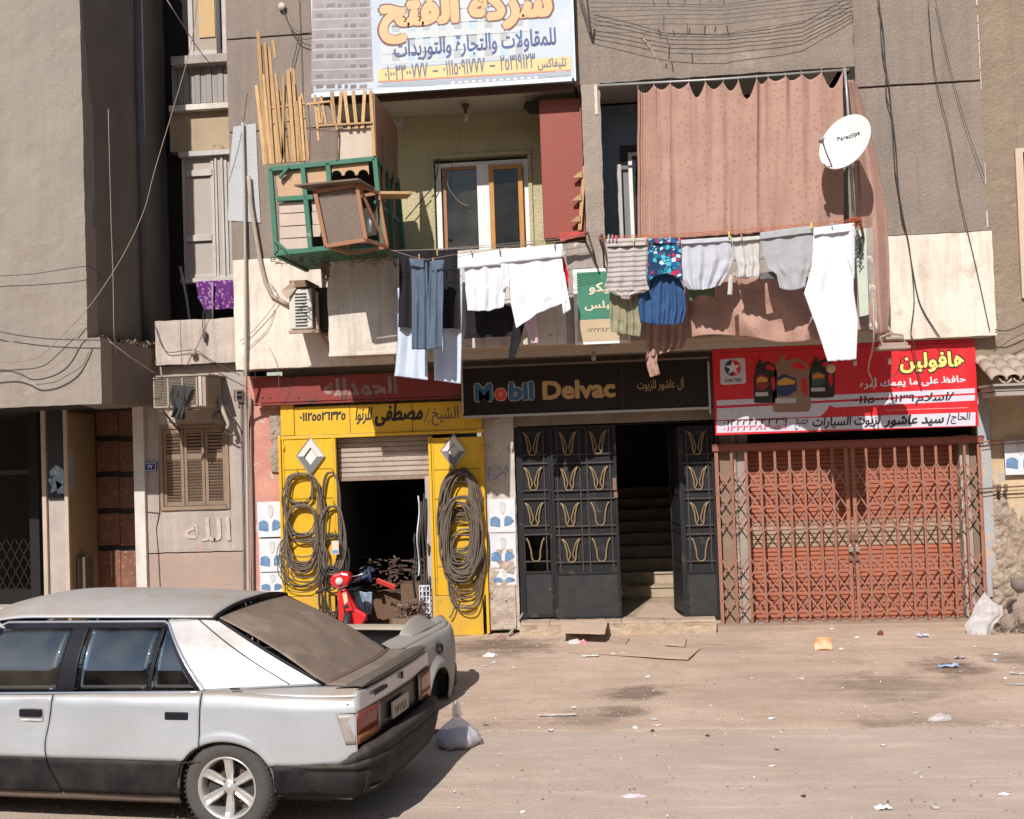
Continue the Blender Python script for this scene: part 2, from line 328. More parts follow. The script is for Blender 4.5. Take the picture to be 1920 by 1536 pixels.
obj('ground', m, ROAD, kind='structure')
m = M()                                            # loose grit
for i in range(5200):
    x = R_.uniform(-6.5, 6.5); y = -8.4+8.4*R_.random()**.75; r = R_.choice((.003, .004, .005, .007, .011))*R_.uniform(.6, 1.3)
    z = gz(x, y)+.004 if y > edge(x) else gz(x, y)-.004
    a = R_.random()*6; c, s_ = math.cos(a)*r, math.sin(a)*r
    m.add([(x+c, y+s_, z-.002), (x-s_*.8, y+c*.8, z-.002), (x-c, y-s_, z-.002), (x+s_*.7, y-c*.7, z-.002), (x+c*.2, y, z+r*R_.uniform(.5, 1.0))], [(0, 1, 4), (1, 2, 4), (2, 3, 4), (3, 0, 4)], R_.choice((0, 0, 0, 1, 2)))
meta(obj('gravel', m, [mat('grit', (.34, .25, .19)), flat('pale_grit', (.62, .56, .5)), flat('dark_grit', (.12, .085, .065))]), 'loose grit and crumbs of paper strewn over the dusty ground', 'gravel', kind='stuff')

# ---------------------------------------------------------------- main building
MB = thing('apartment_building', (0, 0, 0), 'main brown rendered apartment block with shops at street level and two balconies', 'building')
def gx(px, py, Y): return at(px, py, Y).x
def gzz(px, py, Y): return at(px, py, Y).z
# upper wall left of the balcony and right of it, with real joints between the render panels
xL = at(430, 300, UP).x; xA = at(600, 300, UP).x; xR = at(1846, 300, UP).x; xB = at(1560, 300, UP).x
zb = at(540, 690, UP).z; zt = 10.2; zj = at(1720, 158, UP).z; zw = at(1765, 438, UP).z; zbr = at(1780, 633, UP).z
zj2 = at(500, 69, UP).z; zj3 = at(458, 248, UP).z; zwl = at(520, 484, UP).z
def panel(name, x0, x1, z0, z1, mt, Y=UP, t=.25, bev=.008):
    m = M(); m.box(x0, x1, Y, Y+t, z0, z1); return obj(name, m, mt, MB, bevel=bev)
def uneven(name, x0, x1, z0, z1, mt, Y=UP, t=.3, n=30, a=.006, edge_a=.008, parent=None):
    "rendered wall panel: uneven face, slightly ragged bottom and side edges"
    m = M(); nx = max(4, int(n*(x1-x0))); nz_ = max(4, int(n*(z1-z0)))
    def f(u, v):
        x, z = lerp(x0, x1, u), lerp(z0, z1, v)
        e = noise.noise(Vector((x*7, Y*3, z*7)))*edge_a
        if u in (0, 1): x += e
        if v in (0, 1): z += e
        k = 0 if 0 < u < 1 and 0 < v < 1 else .004
        return (x, Y+k+a*noise.noise(Vector((x*2.3, Y, z*2.3)))+a*.5*noise.noise(Vector((x*9, Y, z*9))), z)
    m.sheet(f, nx, nz_); b0 = len(m.v)
    m.box(x0+.003, x1-.003, Y+.012+a, Y+t, z0+.012, z1-.004)
    # close the rim
    idx = [i for i in range(nx+1)]+[j*(nx+1)+nx for j in range(1, nz_+1)]+[nz_*(nx+1)+i for i in range(nx-1, -1, -1)]+[j*(nx+1) for j in range(nz_-1, 0, -1)]
    rim = [(m.v[i][0], Y+.07, m.v[i][2]) for i in idx]; n0 = len(m.v); K = len(idx); m.v += rim
    for k in range(K): m.f.append((idx[k], idx[(k+1) % K], n0+(k+1) % K, n0+k)); m.m.append(0)
    return obj(name, m, mt, parent or MB, smooth=False)
G_ = .012
uneven('wall_panel', xL, xA+.9, zj2+G_, zt, BROWN, n=10)
uneven('wall_panel', xL, xA+.9, zj3+G_, zj2-G_, BROWN, n=12)
uneven('wall_panel', xL, xA+.9, zwl, zj3-G_/2, BROWN, n=12)
uneven('wall_panel', xB, xR, zj+.014, zt, BROWN2, n=12)
uneven('wall_panel', xB, xR, zw+.012, zj-.014, BROWN2, n=12)
uneven('painted_band', xL+.02, xA+.9, zb, zwl-.002, CREAM, UP-.035, .34, n=14, a=.008)
uneven('painted_band', at(1640, 530, UP).x, at(1862, 530, UP).x, zbr, zw-.006, CREAM, UP-.05, .35, n=14, a=.008)
m = M(); m.box(xL+.01, xB+.3, UP+.26, UP+.5, zb+.1, zt); m.box(xB+.1, xR-.01, UP+.26, UP+.5, zbr+.1, zt); obj('core_wall', m, DARK, MB)
m = M(); m.box(xL+.02, xR-.01, UP+.03, LOW+.5, zb+.02, zb+.2); obj('soffit', m, CEIL, MB)
# white chipped paint line down the right corner
m = M(); z = zw+.05
while z < zt:
    h = R_.uniform(.08, .35)
    if R_.random() < .5: m.box(xR-.004-R_.random()*.012, xR+.004, UP-.008, UP+.02, z, min(zt, z+h*.9))
    z += h
obj('chipped_corner_paint', m, flat('chipped_white', (.48, .43, .38), .9), MB, kind='stuff')
# bus-window reflection painted onto the wall as a pale patch beside the cage
PATCH = mat('reflection_patch', (.47, .47, .48), .9, (.40, .39, .40), 3, .6, bump=.6, bs=40)
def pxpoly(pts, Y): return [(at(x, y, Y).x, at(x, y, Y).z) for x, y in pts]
m = M(); m.prism(pxpoly([(438, 238), (480, 232), (484, 330), (489, 418), (428, 414), (430, 330)], UP), UP-.012, UP+.01); obj('reflection_patch', m, PATCH, MB)

# --- upper balcony parapets (billboard hangs on one, the other is rough render)
def pb(name, xl, xr, yt, yb, Y0, Y1, mt, parent=MB, bevel=.006, **k):
    x0, x1, z0, z1 = rect(xl, xr, yt, yb, Y0); m = M(); m.box(x0, x1, Y0, Y1, z0, z1); return obj(name, m, mt, parent, bevel=bevel, **k)
x0, x1, z0, z1 = rect(1073, 1598, -60, 142, BF)
zceil = z0
uneven('upper_parapet', x0, x1, z0, z1+1.2, BROWN2, BF, .16, n=16, a=.012, edge_a=.012)
m = M(); m.box(x0+.02, x1-.002, BF+.17, UP-.01, z0+.02, z0+.17); m.box(x1-.15, x1-.004, BF+.172, UP-.012, z0+.02, z1+1.2); obj('upper_slab', m, CEIL, MB)
bx0, bx1, bz0, bz1 = rect(600, 1075, -60, 168, BF)
m = M(); m.box(bx0, bx1-.02, BF+.02, UP-.01, bz0-.03, bz0+.14); obj('upper_slab', m, CEIL, MB, bevel=.01)
m = M(); m.box(bx0, bx1-.02, BF+.0, BF+.14, bz0+.143, bz1+1); m.box(bx0, bx0+.12, BF+.143, UP-.01, bz0+.143, bz1+1); obj('upper_parapet', m, BROWN, MB)
m = M(); xx0 = at(580, 178, BF).x; xx1 = at(1075, 150, BF).x; m.box(bx0-.02, bx1-.022, BF-.02, BF+.018, bz0-.10, bz0-.031); obj('slab_edge', m, mat('maroon_slab_edge', (.10, .045, .035), .9), MB)
# pillar between the balconies, with its flaked corner
px0, px1 = at(1098, 400, BF).x, at(1133, 400, BF).x; pz0 = at(1100, 650, BF).z
uneven('pillar', px0, px1, pz0, z0-.002, mat('pillar_render', (.33, .27, .22), .9, (.24, .195, .16), 3, .7, bump=.8, bs=30, spot=((.52, .44, .36), 4, .66)), BF, .3, n=24, a=.01, edge_a=.01)
m = M(); m.box(px0, px1, BF+.31, UP-.02, pz0+.1, z0-.003); obj('party_wall', m, BLUEW, MB)
m = M(); m.sheet(lambda u, v: (px1-.03-.035*u*(1+.4*noise.noise(Vector((0, v*9, 1)))), BF-.008+.003*noise.noise(Vector((u*9, v*30, 0))), lerp(at(1115, 215, BF).z, at(1112, 160, BF).z, v)), 3, 10); obj('flaked_paint', m, flat('flaked_cream', (.58, .46, .38), .9), MB, solid=-.004)
# --- balcony front parapet, floor slab
fx0, fx1 = at(614, 560, BF).x, at(1642, 540, BF).x
fz0 = at(900, 652, BF).z; fz1 = at(900, 468, BF).z
xm = at(1060, 560, BF).x; xs = at(1215, 560, BF).x
uneven('parapet', fx0, xm, fz0, fz1, CREAM2, BF, .14, n=16, a=.008, edge_a=.01)
uneven('parapet', xm+.003, fx1, fz0+.01, fz1+.02, mat('grey_parapet', (.36, .31, .27), .9, (.27, .22, .19), 3, .8, bump=.5, bs=30, spot=((.62, .56, .5), 3, .58), streak=((.18, .14, .12), .6)), BF, .14, n=14, a=.008, edge_a=.01)
m = M(); m.box(fx0+.01, fx1-.01, BF+.15, LOW-.02, fz0+.012, fz0+.15); obj('balcony_slab', m, mat('slab_underside', (.46, .37, .27), .9, (.33, .26, .2), 2.2, .8, bump=.3, spot=((.2, .13, .09), 4, .6)), MB)
m = M(); m.box(fx0+.004, fx0+.12, BF+.15, UP-.04, fz0+.151, fz1-.02); m.box(fx1-.12, fx1-.004, BF+.15, UP-.051, fz0+.151, fz1-.01); obj('parapet_side', m, CREAM2, MB)
m = M(); m.box(fx0, at(860, 658, BF).x, BF-.03, BF-.004, fz0-.035, fz0+.012); obj('drip_edge', m, CREAM2, MB, bevel=.008)
# --- back wall of the left balcony with the balcony door
YB = UP+.02
wx0, wx1, _, _ = rect(640, 1100, 200, 470, YB)
dx0, dx1, dz0, dz1 = rect(818, 995, 295, 620, YB)
m = M(); Z0, Z1 = fz0+.15, bz0
m.box(wx0, dx0, YB, YB+.2, Z0, Z1); m.box(dx1, wx1, YB, YB+.2, Z0, Z1); m.box(dx0, dx1, YB, YB+.2, dz1, Z1)
obj('balcony_back_wall', m, YELW, MB)
m = M(); m.box(wx1, at(1640, 300, YB).x, YB, YB+.2, Z0, zceil); obj('balcony_back_wall', m, BLUEW, MB)
m = M(); m.box(dx0-.3, dx1+.3, YB+.45, YB+.5, Z0, dz1+.2); obj('room_dark', m, DARK, MB)
m = M(); m.box(dx0-.05, dx1+.06, YB-.05, YB-.002, dz1, dz1+.05); m.box(dx1, dx1+.05, YB-.03, YB-.002, Z0, dz1); m.box(dx0-.04, dx0, YB-.03, YB-.002, Z0, dz1); obj('door_surround', m, YELW, MB, bevel=.01)
door = M(); fwid = .05
def fr(xl, xr, yt, yb, Y, mt, w=.05, d=.05, pane=None, name='door_leaf', parent=MB, xw=None):
    "a framed leaf with a pane"
    a, b, c, e = rect(xl, xr, yt, yb, Y); m = M()
    m.box(a, a+w, Y, Y+d, c, e); m.box(b-w, b, Y, Y+d, c, e); m.box(a+w, b-w, Y+.002, Y+d-.002, e-w, e); m.box(a+w, b-w, Y+.002, Y+d-.002, c, c+w)
    o = obj(name, m, mt, parent, bevel=.005)
    m = M(); m.box(a+w-.004, b-w+.004, Y+d*.4, Y+d*.6, c+w-.004, e-w+.004); obj('pane', m, pane or PANE, o); return o
CURT = mat('dim_curtain', (.10, .07, .06), .9, bump=.2)
fr(821, 995, 302, 620, YB+.02, WPAINT, .07, .06, name='door_frame', pane=glass('clear_pane', (.8, .8, .8), 1.3, .02))
fr(834, 905, 312, 610, YB+.0, mat('brown_frame', (.34, .16, .06), .6), .045, .05)
pb('door_mullion', 898, 921, 306, 610, YB-.03, YB+.05, WPAINT)
fr(921, 984, 308, 610, YB-.06, WOODO, .06, .05, pane=glass('dark_pane', (.05, .05, .07), 1.45, .04))
m = M(); a, b, c, e = rect(840, 990, 310, 620, YB+.2); m.sheet(lambda u, v: (lerp(a, b, u), YB+.2+.03*math.sin(u*40), lerp(c, e, v)), 60, 1); obj('room_curtain', m, CURT, MB, smooth=True)
# --- right balcony interior: window and white frame seen left of the curtain
pb('window_lintel', 1162, 1204, 272, 300, YB-.06, YB-.01, mat('dark_lintel', (.07, .05, .05)), MB)
fr(1183, 1235, 284, 600, YB-.08, WPAINT, .05, .06, name='window')
pb('window_post', 1160, 1170, 308, 600, YB-.14, YB-.04, GPAINT)
pb('window_post', 1170, 1185, 290, 600, YB-.03, YB-.01, mat('shade_grey', (.2, .19, .2)))

# --- recessed bay left of the main wall
bx_l = at(316, 200, WIN).x; bx_r = at(445, 300, WIN).x
m = M(); m.box(bx_l-.3, bx_r+.4, WIN+.25, WIN+.35, at(380, 690, WIN).z, zt); obj('bay_back', m, DARK, MB)
BAYP = mat('bay_plaster', (.42, .31, .20), .85, (.32, .235, .16), 2.5, .7, bump=.3, spot=((.2, .14, .1), 6, .63), streak=((.25, .18, .12), .4))
pb('spandrel', 318, 440, 200, 282, WIN+.02, WIN+.2, BAYP)
pb('sill', 316, 440, 194, 205, WIN-.1, WIN+.2, CREAM2)
pb('sill', 320, 440, 102, 118, WIN-.1, WIN+.2, GREYP)
a, b, c, e = rect(322, 440, 122, 193, WIN+.05)
for i in range(11):
    w = (b-a)/11; m = M(); m.box(a+i*w+.004, a+(i+1)*w-.004, WIN+.05+.012*(i % 2), WIN+.09, c, e); obj('corrugated_strip', m, mat('corrugated', (.30, .27, .25), .6, (.22, .19, .175), 4, .6, streak=((.14, .1, .09), .6), vary=.1), MB)
# upper bay window with papered pane
o = fr(352, 424, -60, 103, WIN+.02, GPAINT, .07, .07, name='window', pane=flat('papered_pane', (.30, .24, .18), .5))
pb('poster_on_pane', 372, 402, -40, 70, WIN+.03, WIN+.034, mat('orange_paper', (.52, .30, .10), .6, (.45, .36, .22), 12, .8), MB, 0)
pb('mullion', 404, 412, -60, 102, WIN-.02, WIN+.02, BLACK)
# lower bay window: two white framed leaves
for i, (xl, xr) in enumerate(((343, 403), (404, 420), (421, 452))):
    o = fr(xl, xr, 290, 521, WIN+.02-.03*(i == 1), GPAINT, .05 if i != 1 else .035, .06, name='window', pane=flat('boarded_pane', (.36, .31, .27), .6))
    if i == 0:
        for yy in (318, 440): 
            a, b, c, e = rect(xl, xr, yy, yy+12, WIN); m = M(); m.box(a+.05, b-.05, WIN, WIN+.03, c, e); obj('rail', m, GPAINT, o, bevel=.004)
pb('window_head', 334, 455, 281, 291, WIN-.06, WIN+.1, GPAINT)
pb('window_sill', 338, 455, 520, 528, WIN-.04, WIN+.1, GPAINT)
# parapet under the bay
x0, x1, z0, z1 = rect(291, 438, 599, 682, LOW-.15)
uneven('bay_parapet', x0, x1+.03, z0, z1, GREYW, LOW-.15, .2, n=20, a=.01, edge_a=.012)
m = M(); m.box(x0+.02, x1+.01, LOW+.06, WIN+.2, z0+.02, z0+.14); obj('bay_floor', m, CEIL, MB)
BAYZ = z0

# --- street level walls
H1 = zb+.03
def wall(name, xl, xr, yt, yb, mt, Y=LOW, t=.3, n=22, a=.008):
    x0, x1, z0, z1 = rect(xl, xr, yt, yb, Y); return uneven(name, x0, x1, z0, z1, mt, Y, t, n, a)
sx0, sx1, sz0, sz1 = rect(300, 430, 797, 956, LOW)      # shutter opening
gL, gR = at(270, 900, LOW).x, at(462, 900, LOW).x
zg = at(360, 1036, LOW).z
uneven('lower_wall', gL, sx0, zg+.008, BAYZ-.01, GREYP, LOW, n=20); uneven('lower_wall', sx1, gR, zg+.008, BAYZ-.01, GREYP, LOW, n=20)
uneven('lower_wall', sx0+.002, sx1-.002, zg+.009, sz0, GREYP, LOW, n=20); uneven('lower_wall', sx0+.002, sx1-.002, sz1, BAYZ-.011, GREYP, LOW, n=20)
uneven('plinth', gL, gR, -.02, zg-.008, mat('reddish_plinth', (.36, .255, .205), .9, (.30, .235, .20), 2, .8, bump=.5, bs=26, spot=((.42, .36, .31), 2.5, .62)), LOW, n=20)
m = M(); m.box(gL, gR+.2, .31, .4, 0, H1); obj('core_wall', m, DARK, MB)
wall('shop_wall', 463, 531, 705, 1180, PINK)
m = M(); a, b, c, e = rect(508, 528, 780, 885, LOW-.02)
m.sheet(lambda u, v: (lerp(a, b, u)+(.05*noise.noise(Vector((v*5, 1, 0))) if u == 0 else 0), LOW-.012-.03*abs(noise.noise(Vector((u*4, v*9, 0)))), lerp(c, e, v)), 8, 24); obj('broken_plaster', m, CONC, MB, solid=-.02)
wall('shop_pillar', 908, 968, 760, 1182, WHITEW, LOW-.03)
m = M(); a, b, c, e = rect(915, 966, 1030, 1180, LOW-.05)
m.sheet(lambda u, v: (lerp(a, b, u), LOW-.037-.02*max(0, noise.noise(Vector((u*3, v*7, 4)))), lerp(c, e, v)), 12, 30); obj('broken_plaster', m, mat('chipped_white_plaster', (.52, .43, .36), .95, (.30, .215, .16), 9, .9, bump=1.8, bs=16, spot=((.22, .13, .08), 7, .6)), MB, solid=-.02)
# crack in the grey wall
for pts in ([(299, 800), (299, 960), (293, 990), (297, 1040), (300, 1100)], [(276, 960), (297, 962)]):
    m = M(); m.tube([at(x, y, LOW-.010) for x, y in pts], .006, 4); obj('crack', m, mat('crack_shadow', (.09, .065, .05)), MB)
tpx('graffiti', arabic('الله'), 345, 432, 970, 1015, LOW-.014, mat('graffiti_paint', (.50, .41, .35), .9, (.36, .29, .25), 9, .9), MB, offset=.008)
# ---------------------------------------------------------------- left neighbour
LB = thing('neighbour_building', (0, 0, 0), 'left grey rendered building with a projecting storey above dark doorways', 'building')
def lbox(name, xl, xr, yt, yb, Y0, Y1, mt, parent=None, **k): return pb(name, xl, xr, yt, yb, Y0, Y1, mt, parent or LB, **k)
ex = at(156, 300, BF).x; zl = at(100, 637, BF).z; ex2 = at(191, 700, BF).x; zl2 = at(95, 761, BF).z
uneven('front_wall', -13, ex, zl, 10.2, LEFTR, BF, .3, n=10, a=.014, parent=LB)
uneven('balcony_band', -13, ex2, zl2, zl-.004, LEFTR, BF-.03, .33, n=12, a=.012, parent=LB)
# oblique side wall running back into the bay
SIDE = mat('shaded_side_render', (.19, .15, .125), .9, (.14, .11, .09), 2, .6, bump=.5, bs=30, streak=((.20, .16, .13), .4))  # darker copy of the front render, shade of the side face painted in
def oblique(name, xa, Ya, xb, Yb_, z0, z1, mt, parent, t=.25):
    m = M(); nx, nz_ = 20, 60
    d = Vector((xb-xa, Yb_-Ya, 0)).normalized(); nrm = Vector((d.y, -d.x, 0))
    def f(u, v):
        x, y, z = lerp(xa, xb, u), lerp(Ya, Yb_, u), lerp(z0, z1, v); n_ = .02*noise.noise(Vector((x*2, y*2, z*1.5))); return (x+nrm.x*n_, y+nrm.y*n_, z)
    m.sheet(f, nx, nz_)
    return obj(name, m, mt, parent, smooth=True, solid=t)
bxr = at(319, 400, WIN+.3).x
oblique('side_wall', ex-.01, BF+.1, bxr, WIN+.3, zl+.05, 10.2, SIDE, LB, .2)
m = M(); m.tube([(lerp(ex, bxr, .62)+.03, lerp(BF, WIN+.3, .62), z) for z in (zl+.1, 6, 10)], .07, 10); obj('drain_pipe', m, mat('dark_pipe', (.13, .115, .11), .6), LB, smooth=True)
zt2 = zl+.01; bx2 = at(297, 700, LOW-.05).x
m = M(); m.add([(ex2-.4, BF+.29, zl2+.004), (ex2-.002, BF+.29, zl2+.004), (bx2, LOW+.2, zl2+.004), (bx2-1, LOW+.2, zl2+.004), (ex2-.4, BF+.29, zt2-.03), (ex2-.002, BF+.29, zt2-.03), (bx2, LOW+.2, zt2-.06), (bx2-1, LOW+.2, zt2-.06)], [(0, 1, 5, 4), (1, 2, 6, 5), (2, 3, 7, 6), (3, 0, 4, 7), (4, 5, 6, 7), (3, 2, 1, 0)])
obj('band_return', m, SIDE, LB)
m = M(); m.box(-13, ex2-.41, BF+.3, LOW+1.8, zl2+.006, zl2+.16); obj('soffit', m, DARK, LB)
# rubble lying along the top of the band
m = M()
for i in range(90):
    t = R_.random(); x = lerp(ex2-.1, bx2, t)-.04-R_.random()*.12; y = lerp(BF+.25, LOW-.05, t); r = R_.uniform(.02, .06)
    c = Vector((x, y, zt2-.03+R_.uniform(0, .05))); vs = [c+Vector((R_.uniform(-1, 1), R_.uniform(-1, 1), R_.uniform(-.6, .8))).normalized()*r for _ in range(6)]
    m.add(vs, [(0, 1, 2), (0, 2, 3), (0, 3, 4), (0, 4, 1), (5, 2, 1), (5, 3, 2), (5, 4, 3), (5, 1, 4)])
obj('rubble', m, CONC, LB, kind='stuff')
# street level: pilasters, ochre reveal, marble cladding
pk = lambda n, *a, **k: lbox(n, *a, **k)
pk('pilaster', 84, 124, 765, 1150, LOW+.03, LOW+.3, mat('grey_pilaster', (.42, .37, .33), .85, (.30, .26, .23), 3, .8, bump=.3, streak=((.25, .2, .17), .5)))
pk('pilaster_edge', 79, 87, 765, 1140, LOW-.02, LOW+.028, mat('beige_edge', (.48, .38, .30), .8))
pk('pilaster_edge', 121, 128, 765, 1140, LOW-.015, LOW+.028, mat('beige_edge', (.48, .38, .30), .8))
xo0 = at(128, 900, LOW+.1).x; xo1 = at(182, 900, WIN).x
oblique('ochre_reveal', xo0, LOW+.1, xo1, WIN, 0, zl2, OCHRE, LB, .05)
pk('low_box', 136, 160, 1045, 1115, LOW+.25, LOW+.5, mat('brown_box', (.13, .09, .07), .7))
mys = [762, 822, 889, 958, 1028, 1110]
m0 = M(); a, b, c, e = rect(178, 270, 765, 1110, WIN); m0.box(a, b+.1, WIN+.06, WIN+.2, 0, e); obj('marble_backing', m0, BLACK, LB)
for i in range(5):
    yt, yb = mys[i]+(0 if i == 0 else 5), mys[i+1]-5
    for (xl, xr) in ((180, 221), (222, 268)):
        o = pk('marble_slab', xl+i*1.2, xr+i*1.2, yt, yb, WIN+.0, WIN+.055, MARB, bevel=.004)
for i in range(1, 5): pk('groove_bar', 182, 270, mys[i]-5, mys[i]+5, WIN+.02, WIN+.05, BLACK)
pk('white_pilaster', 252, 272, 762, 1140, LOW-.06, LOW+.25, mat('whitish_pilaster', (.60, .56, .51), .8, (.46, .42, .38), 3, .7, bump=.3, streak=((.3, .26, .22), .5)))
# dark entrance with lattice grille and steps
a, b, c, e = rect(-40, 80, 765, 1060, LOW+.7)
zb_ = gr(40, 1120, .0).z
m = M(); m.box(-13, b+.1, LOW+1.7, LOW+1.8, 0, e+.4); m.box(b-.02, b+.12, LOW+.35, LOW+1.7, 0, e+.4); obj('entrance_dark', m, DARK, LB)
gl = thing('entrance_grille', ((a+b)/2, LOW+.7, .1), 'dark diamond lattice grille door in the leftmost doorway', 'grille')
m = M(); m.box(b-.06, b, LOW+.7, LOW+.74, .3, e); m.box(a, b-.06, LOW+.7, LOW+.74, 2.3, 2.36); m.box(a, b-.06, LOW+.7, LOW+.74, .3, .36); obj('frame', m, BLACK, gl)
for sgn in (1, -1):
    for i in range(-12, 14):
        x0_ = a+i*.13; x1_ = x0_+sgn*1.0; p = Vector((x0_, LOW+.72, .4)); q = Vector((x1_, LOW+.72, 2.3))
        pts = []
        for t in range(0, 41):
            w = p.lerp(q, t/40)
            if a < w.x < b-.05: pts.append(w)
        if len(pts) > 1: m = M(); m.bar(pts[0], pts[-1], .012, .006); obj('lattice_bar', m, mat('dim_metal', (.016, .012, .01), .9), gl)
STONE = mat('pale_stone', (.52, .46, .40), .8, (.42, .36, .3), 4, .7, bump=.3, spot=((.3, .23, .18), 5, .62))
for k, (z0, z1, y0) in enumerate(((.0, .16, -.35), (.16, .31, .0), (.31, .44, .33))):
    m = M(); m.box(-13, at(82, 1120, y0).x, y0, .7, z0, z1-.035); m.box(-13, at(82, 1120, y0).x, y0-.02, .7, z1-.034, z1); obj('step', m, STONE, LB, bevel=.006)
m = M(); m.box(-13, at(84, 1130, -.9).x, -1.0, -.36, -.02, .03); obj('tiled_apron', m, mat('apron_tiles', (.46, .37, .27), .85, (.36, .28, .2), 4, .8, bump=.3), LB, bevel=.004)
tg = thing('street_poster', at(106, 850, LOW).to_tuple(), 'dark blue torn poster on the grey pilaster between the left doorways', 'poster')
pb('sheet', 89, 122, 765, 937, LOW+.005, LOW+.02, mat('dark_poster', (.02, .022, .03), .35, (.035, .03, .035), 4, .5), tg, 0)
for pts in ([(92, 885), (104, 872), (118, 880), (122, 905), (108, 918), (94, 925), (99, 905)], [(90, 900), (100, 890), (96, 912)], [(104, 900), (121, 912), (121, 925), (108, 926)]):
    m = M(); m.prism(pxpoly(pts, LOW), LOW+.001, LOW+.005); obj('torn_print', m, mat('torn_print_blue', (.34, .45, .52), .6, (.10, .16, .24), 14, .9), tg)
# house number plate
t = thing('house_number_plate', at(282, 875, LOW).to_tuple(), 'small dark blue enamel house number plate beside the wooden shutters', 'house number')
pb('plate', 270, 293, 867, 884, LOW-.03, LOW-.014, flat('blue_enamel', (.012, .03, .14), .3), t, .003)
pb('border', 271.2, 291.8, 868, 883, LOW-.033, LOW-.0305, flat('enamel_white', (.6, .62, .65), .4), t, 0)
pb('plate_face', 272.4, 290.6, 869.2, 881.8, LOW-.036, LOW-.0332, flat('blue_enamel', (.012, .03, .14), .3), t, 0)
tpx('lettering', '٢٢', 277, 286.5, 871.5, 879, LOW-.0375, flat('enamel_white', (.6, .62, .65), .4), t, offset=.02)
# louvred wooden shutters
ws = thing('louvred_shutters', ((sx0+sx1)/2, LOW, sz0), 'closed brown wooden louvred window shutters in three leaves under the box air conditioner', 'shutters')
m = M(); F_ = .045
m.box(sx0, sx0+F_, LOW-.02, LOW+.07, sz0, sz1); m.box(sx1-F_, sx1, LOW-.02, LOW+.07, sz0, sz1); m.box(sx0+F_, sx1-F_, LOW-.018, LOW+.07, sz1-F_, sz1); m.box(sx0+F_, sx1-F_, LOW-.03, LOW+.07, sz0, sz0+.05)
obj('frame', m, WOODB, ws, bevel=.005)
lw = (sx1-sx0-2*F_)/3
slm = None
for i in range(3):
    a = sx0+F_+i*lw+.004; b = a+lw-.008; m = M(); s_ = .042; zt_, zb2 = sz1-F_-.004, sz0+.054; zmid = lerp(zb2, zt_, .64)
    m.box(a, a+s_, LOW+.0, LOW+.04, zb2, zt_); m.box(b-s_, b, LOW, LOW+.04, zb2, zt_)
    for za, zb3 in ((zt_-.06, zt_), (zmid-.04, zmid+.04), (zb2, zb2+.06)): m.box(a+s_, b-s_, LOW+.002, LOW+.038, za, zb3)
    lf = obj('shutter_leaf', m, WOODB, ws, bevel=.004)
    for lo, hi in ((zb2+.062, zmid-.042), (zmid+.042, zt_-.062)):
        n = int((hi-lo)/.040)
        for k in range(n):
            z = lo+(k+.5)*(hi-lo)/n; m = M(); m.bar((a+s_-.003, LOW+.02, z), (b-s_+.003, LOW+.02, z), .036, .007, (0, .8, .62)); obj('slat', m, WOODB, lf)
m = M(); m.box(sx0, sx1, LOW+.1, LOW+.12, sz0, sz1); obj('backing', m, DARK, ws)

# ---------------------------------------------------------------- right neighbour
RB = thing('neighbour_building', (0, 0, 0), 'right rough brown rendered building with a small tiled awning', 'building')
nx0 = at(1842, 300, UP+.12).x
def rbx(name, xl, xr, yt, yb, Y0, Y1, mt, **k): return pb(name, xl, xr, yt, yb, Y0, Y1, mt, RB, **k)
zn = at(1890, 690, UP+.15).z
wx_ = at(1913, 400, UP+.15).x; wz0, wz1 = at(1915, 560, UP+.15).z, at(1915, 287, UP+.15).z
uneven('upper_wall', nx0-.3, wx_, zn, 10.2, NEIGH, UP+.15, .3, n=12, a=.018, parent=RB)
uneven('upper_wall', wx_+.002, 8.5, zn, wz0, NEIGH, UP+.15, .3, n=10, a=.018, parent=RB)
uneven('upper_wall', wx_+.002, 8.5, wz1, 10.2, NEIGH, UP+.15, .3, n=10, a=.018, parent=RB)
m = M(); m.box(wx_-.04, wx_+.05, UP+.10, UP+.14, wz0, wz1); m.box(wx_-.04, wx_+.9, UP+.10, UP+.14, wz1, wz1+.05); obj('window_surround', m, flat('beige_surround', (.5, .38, .28)), RB)
m = M(); m.box(wx_+.05, wx_+.9, UP+.3, UP+.34, wz0, wz1); obj('window', m, mat('dark_red_window', (.12, .03, .03), .4), RB)
YWALL = mat('yellowed_plaster', (.55, .41, .25), .9, (.44, .33, .23), 2, .8, bump=.5, bs=26, spot=((.36, .31, .27), 2.6, .54, .04), streak=((.3, .2, .12), .4))
x0 = at(1838, 900, LOW+.02).x
uneven('lower_wall', x0, 8.5, 0, zn+.1, YWALL, LOW+.02, .3, n=14, a=.012, parent=RB)
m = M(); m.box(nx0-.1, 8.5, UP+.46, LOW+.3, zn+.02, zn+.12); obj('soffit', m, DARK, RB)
rbx('blue_pilaster', 1839, 1862, 735, 1120, LOW-.05, LOW+.018, mat('blue_grey_paint', (.33, .36, .39), .85, (.36, .31, .27), 3.5, .9, bump=.4, spot=((.42, .32, .24), 5, .56)))
m = M(); a, b, c, e = rect(1856, 1925, 870, 1180, LOW-.02)
def rub(u, v):
    top = .96-.35*u+.10*noise.noise(Vector((u*9, 7, 0)))+.05*noise.noise(Vector((u*25, 7, 3)))
    xx, zz_ = lerp(a, b, u), lerp(c-.03, lerp(c, e, top), v)
    return (lerp(a, b, u)+.02*noise.noise(Vector((u*5, v*9, 8))), LOW+.01-.12*(1-v)**1.5*(.6+.8*noise.noise(Vector((xx*2, zz_*3, 2))))-.05*noise.noise(Vector((xx*7, zz_*7, 2)))-.03*noise.noise(Vector((xx*19, zz_*19, 5))), lerp(c-.03, lerp(c, e, top), v))
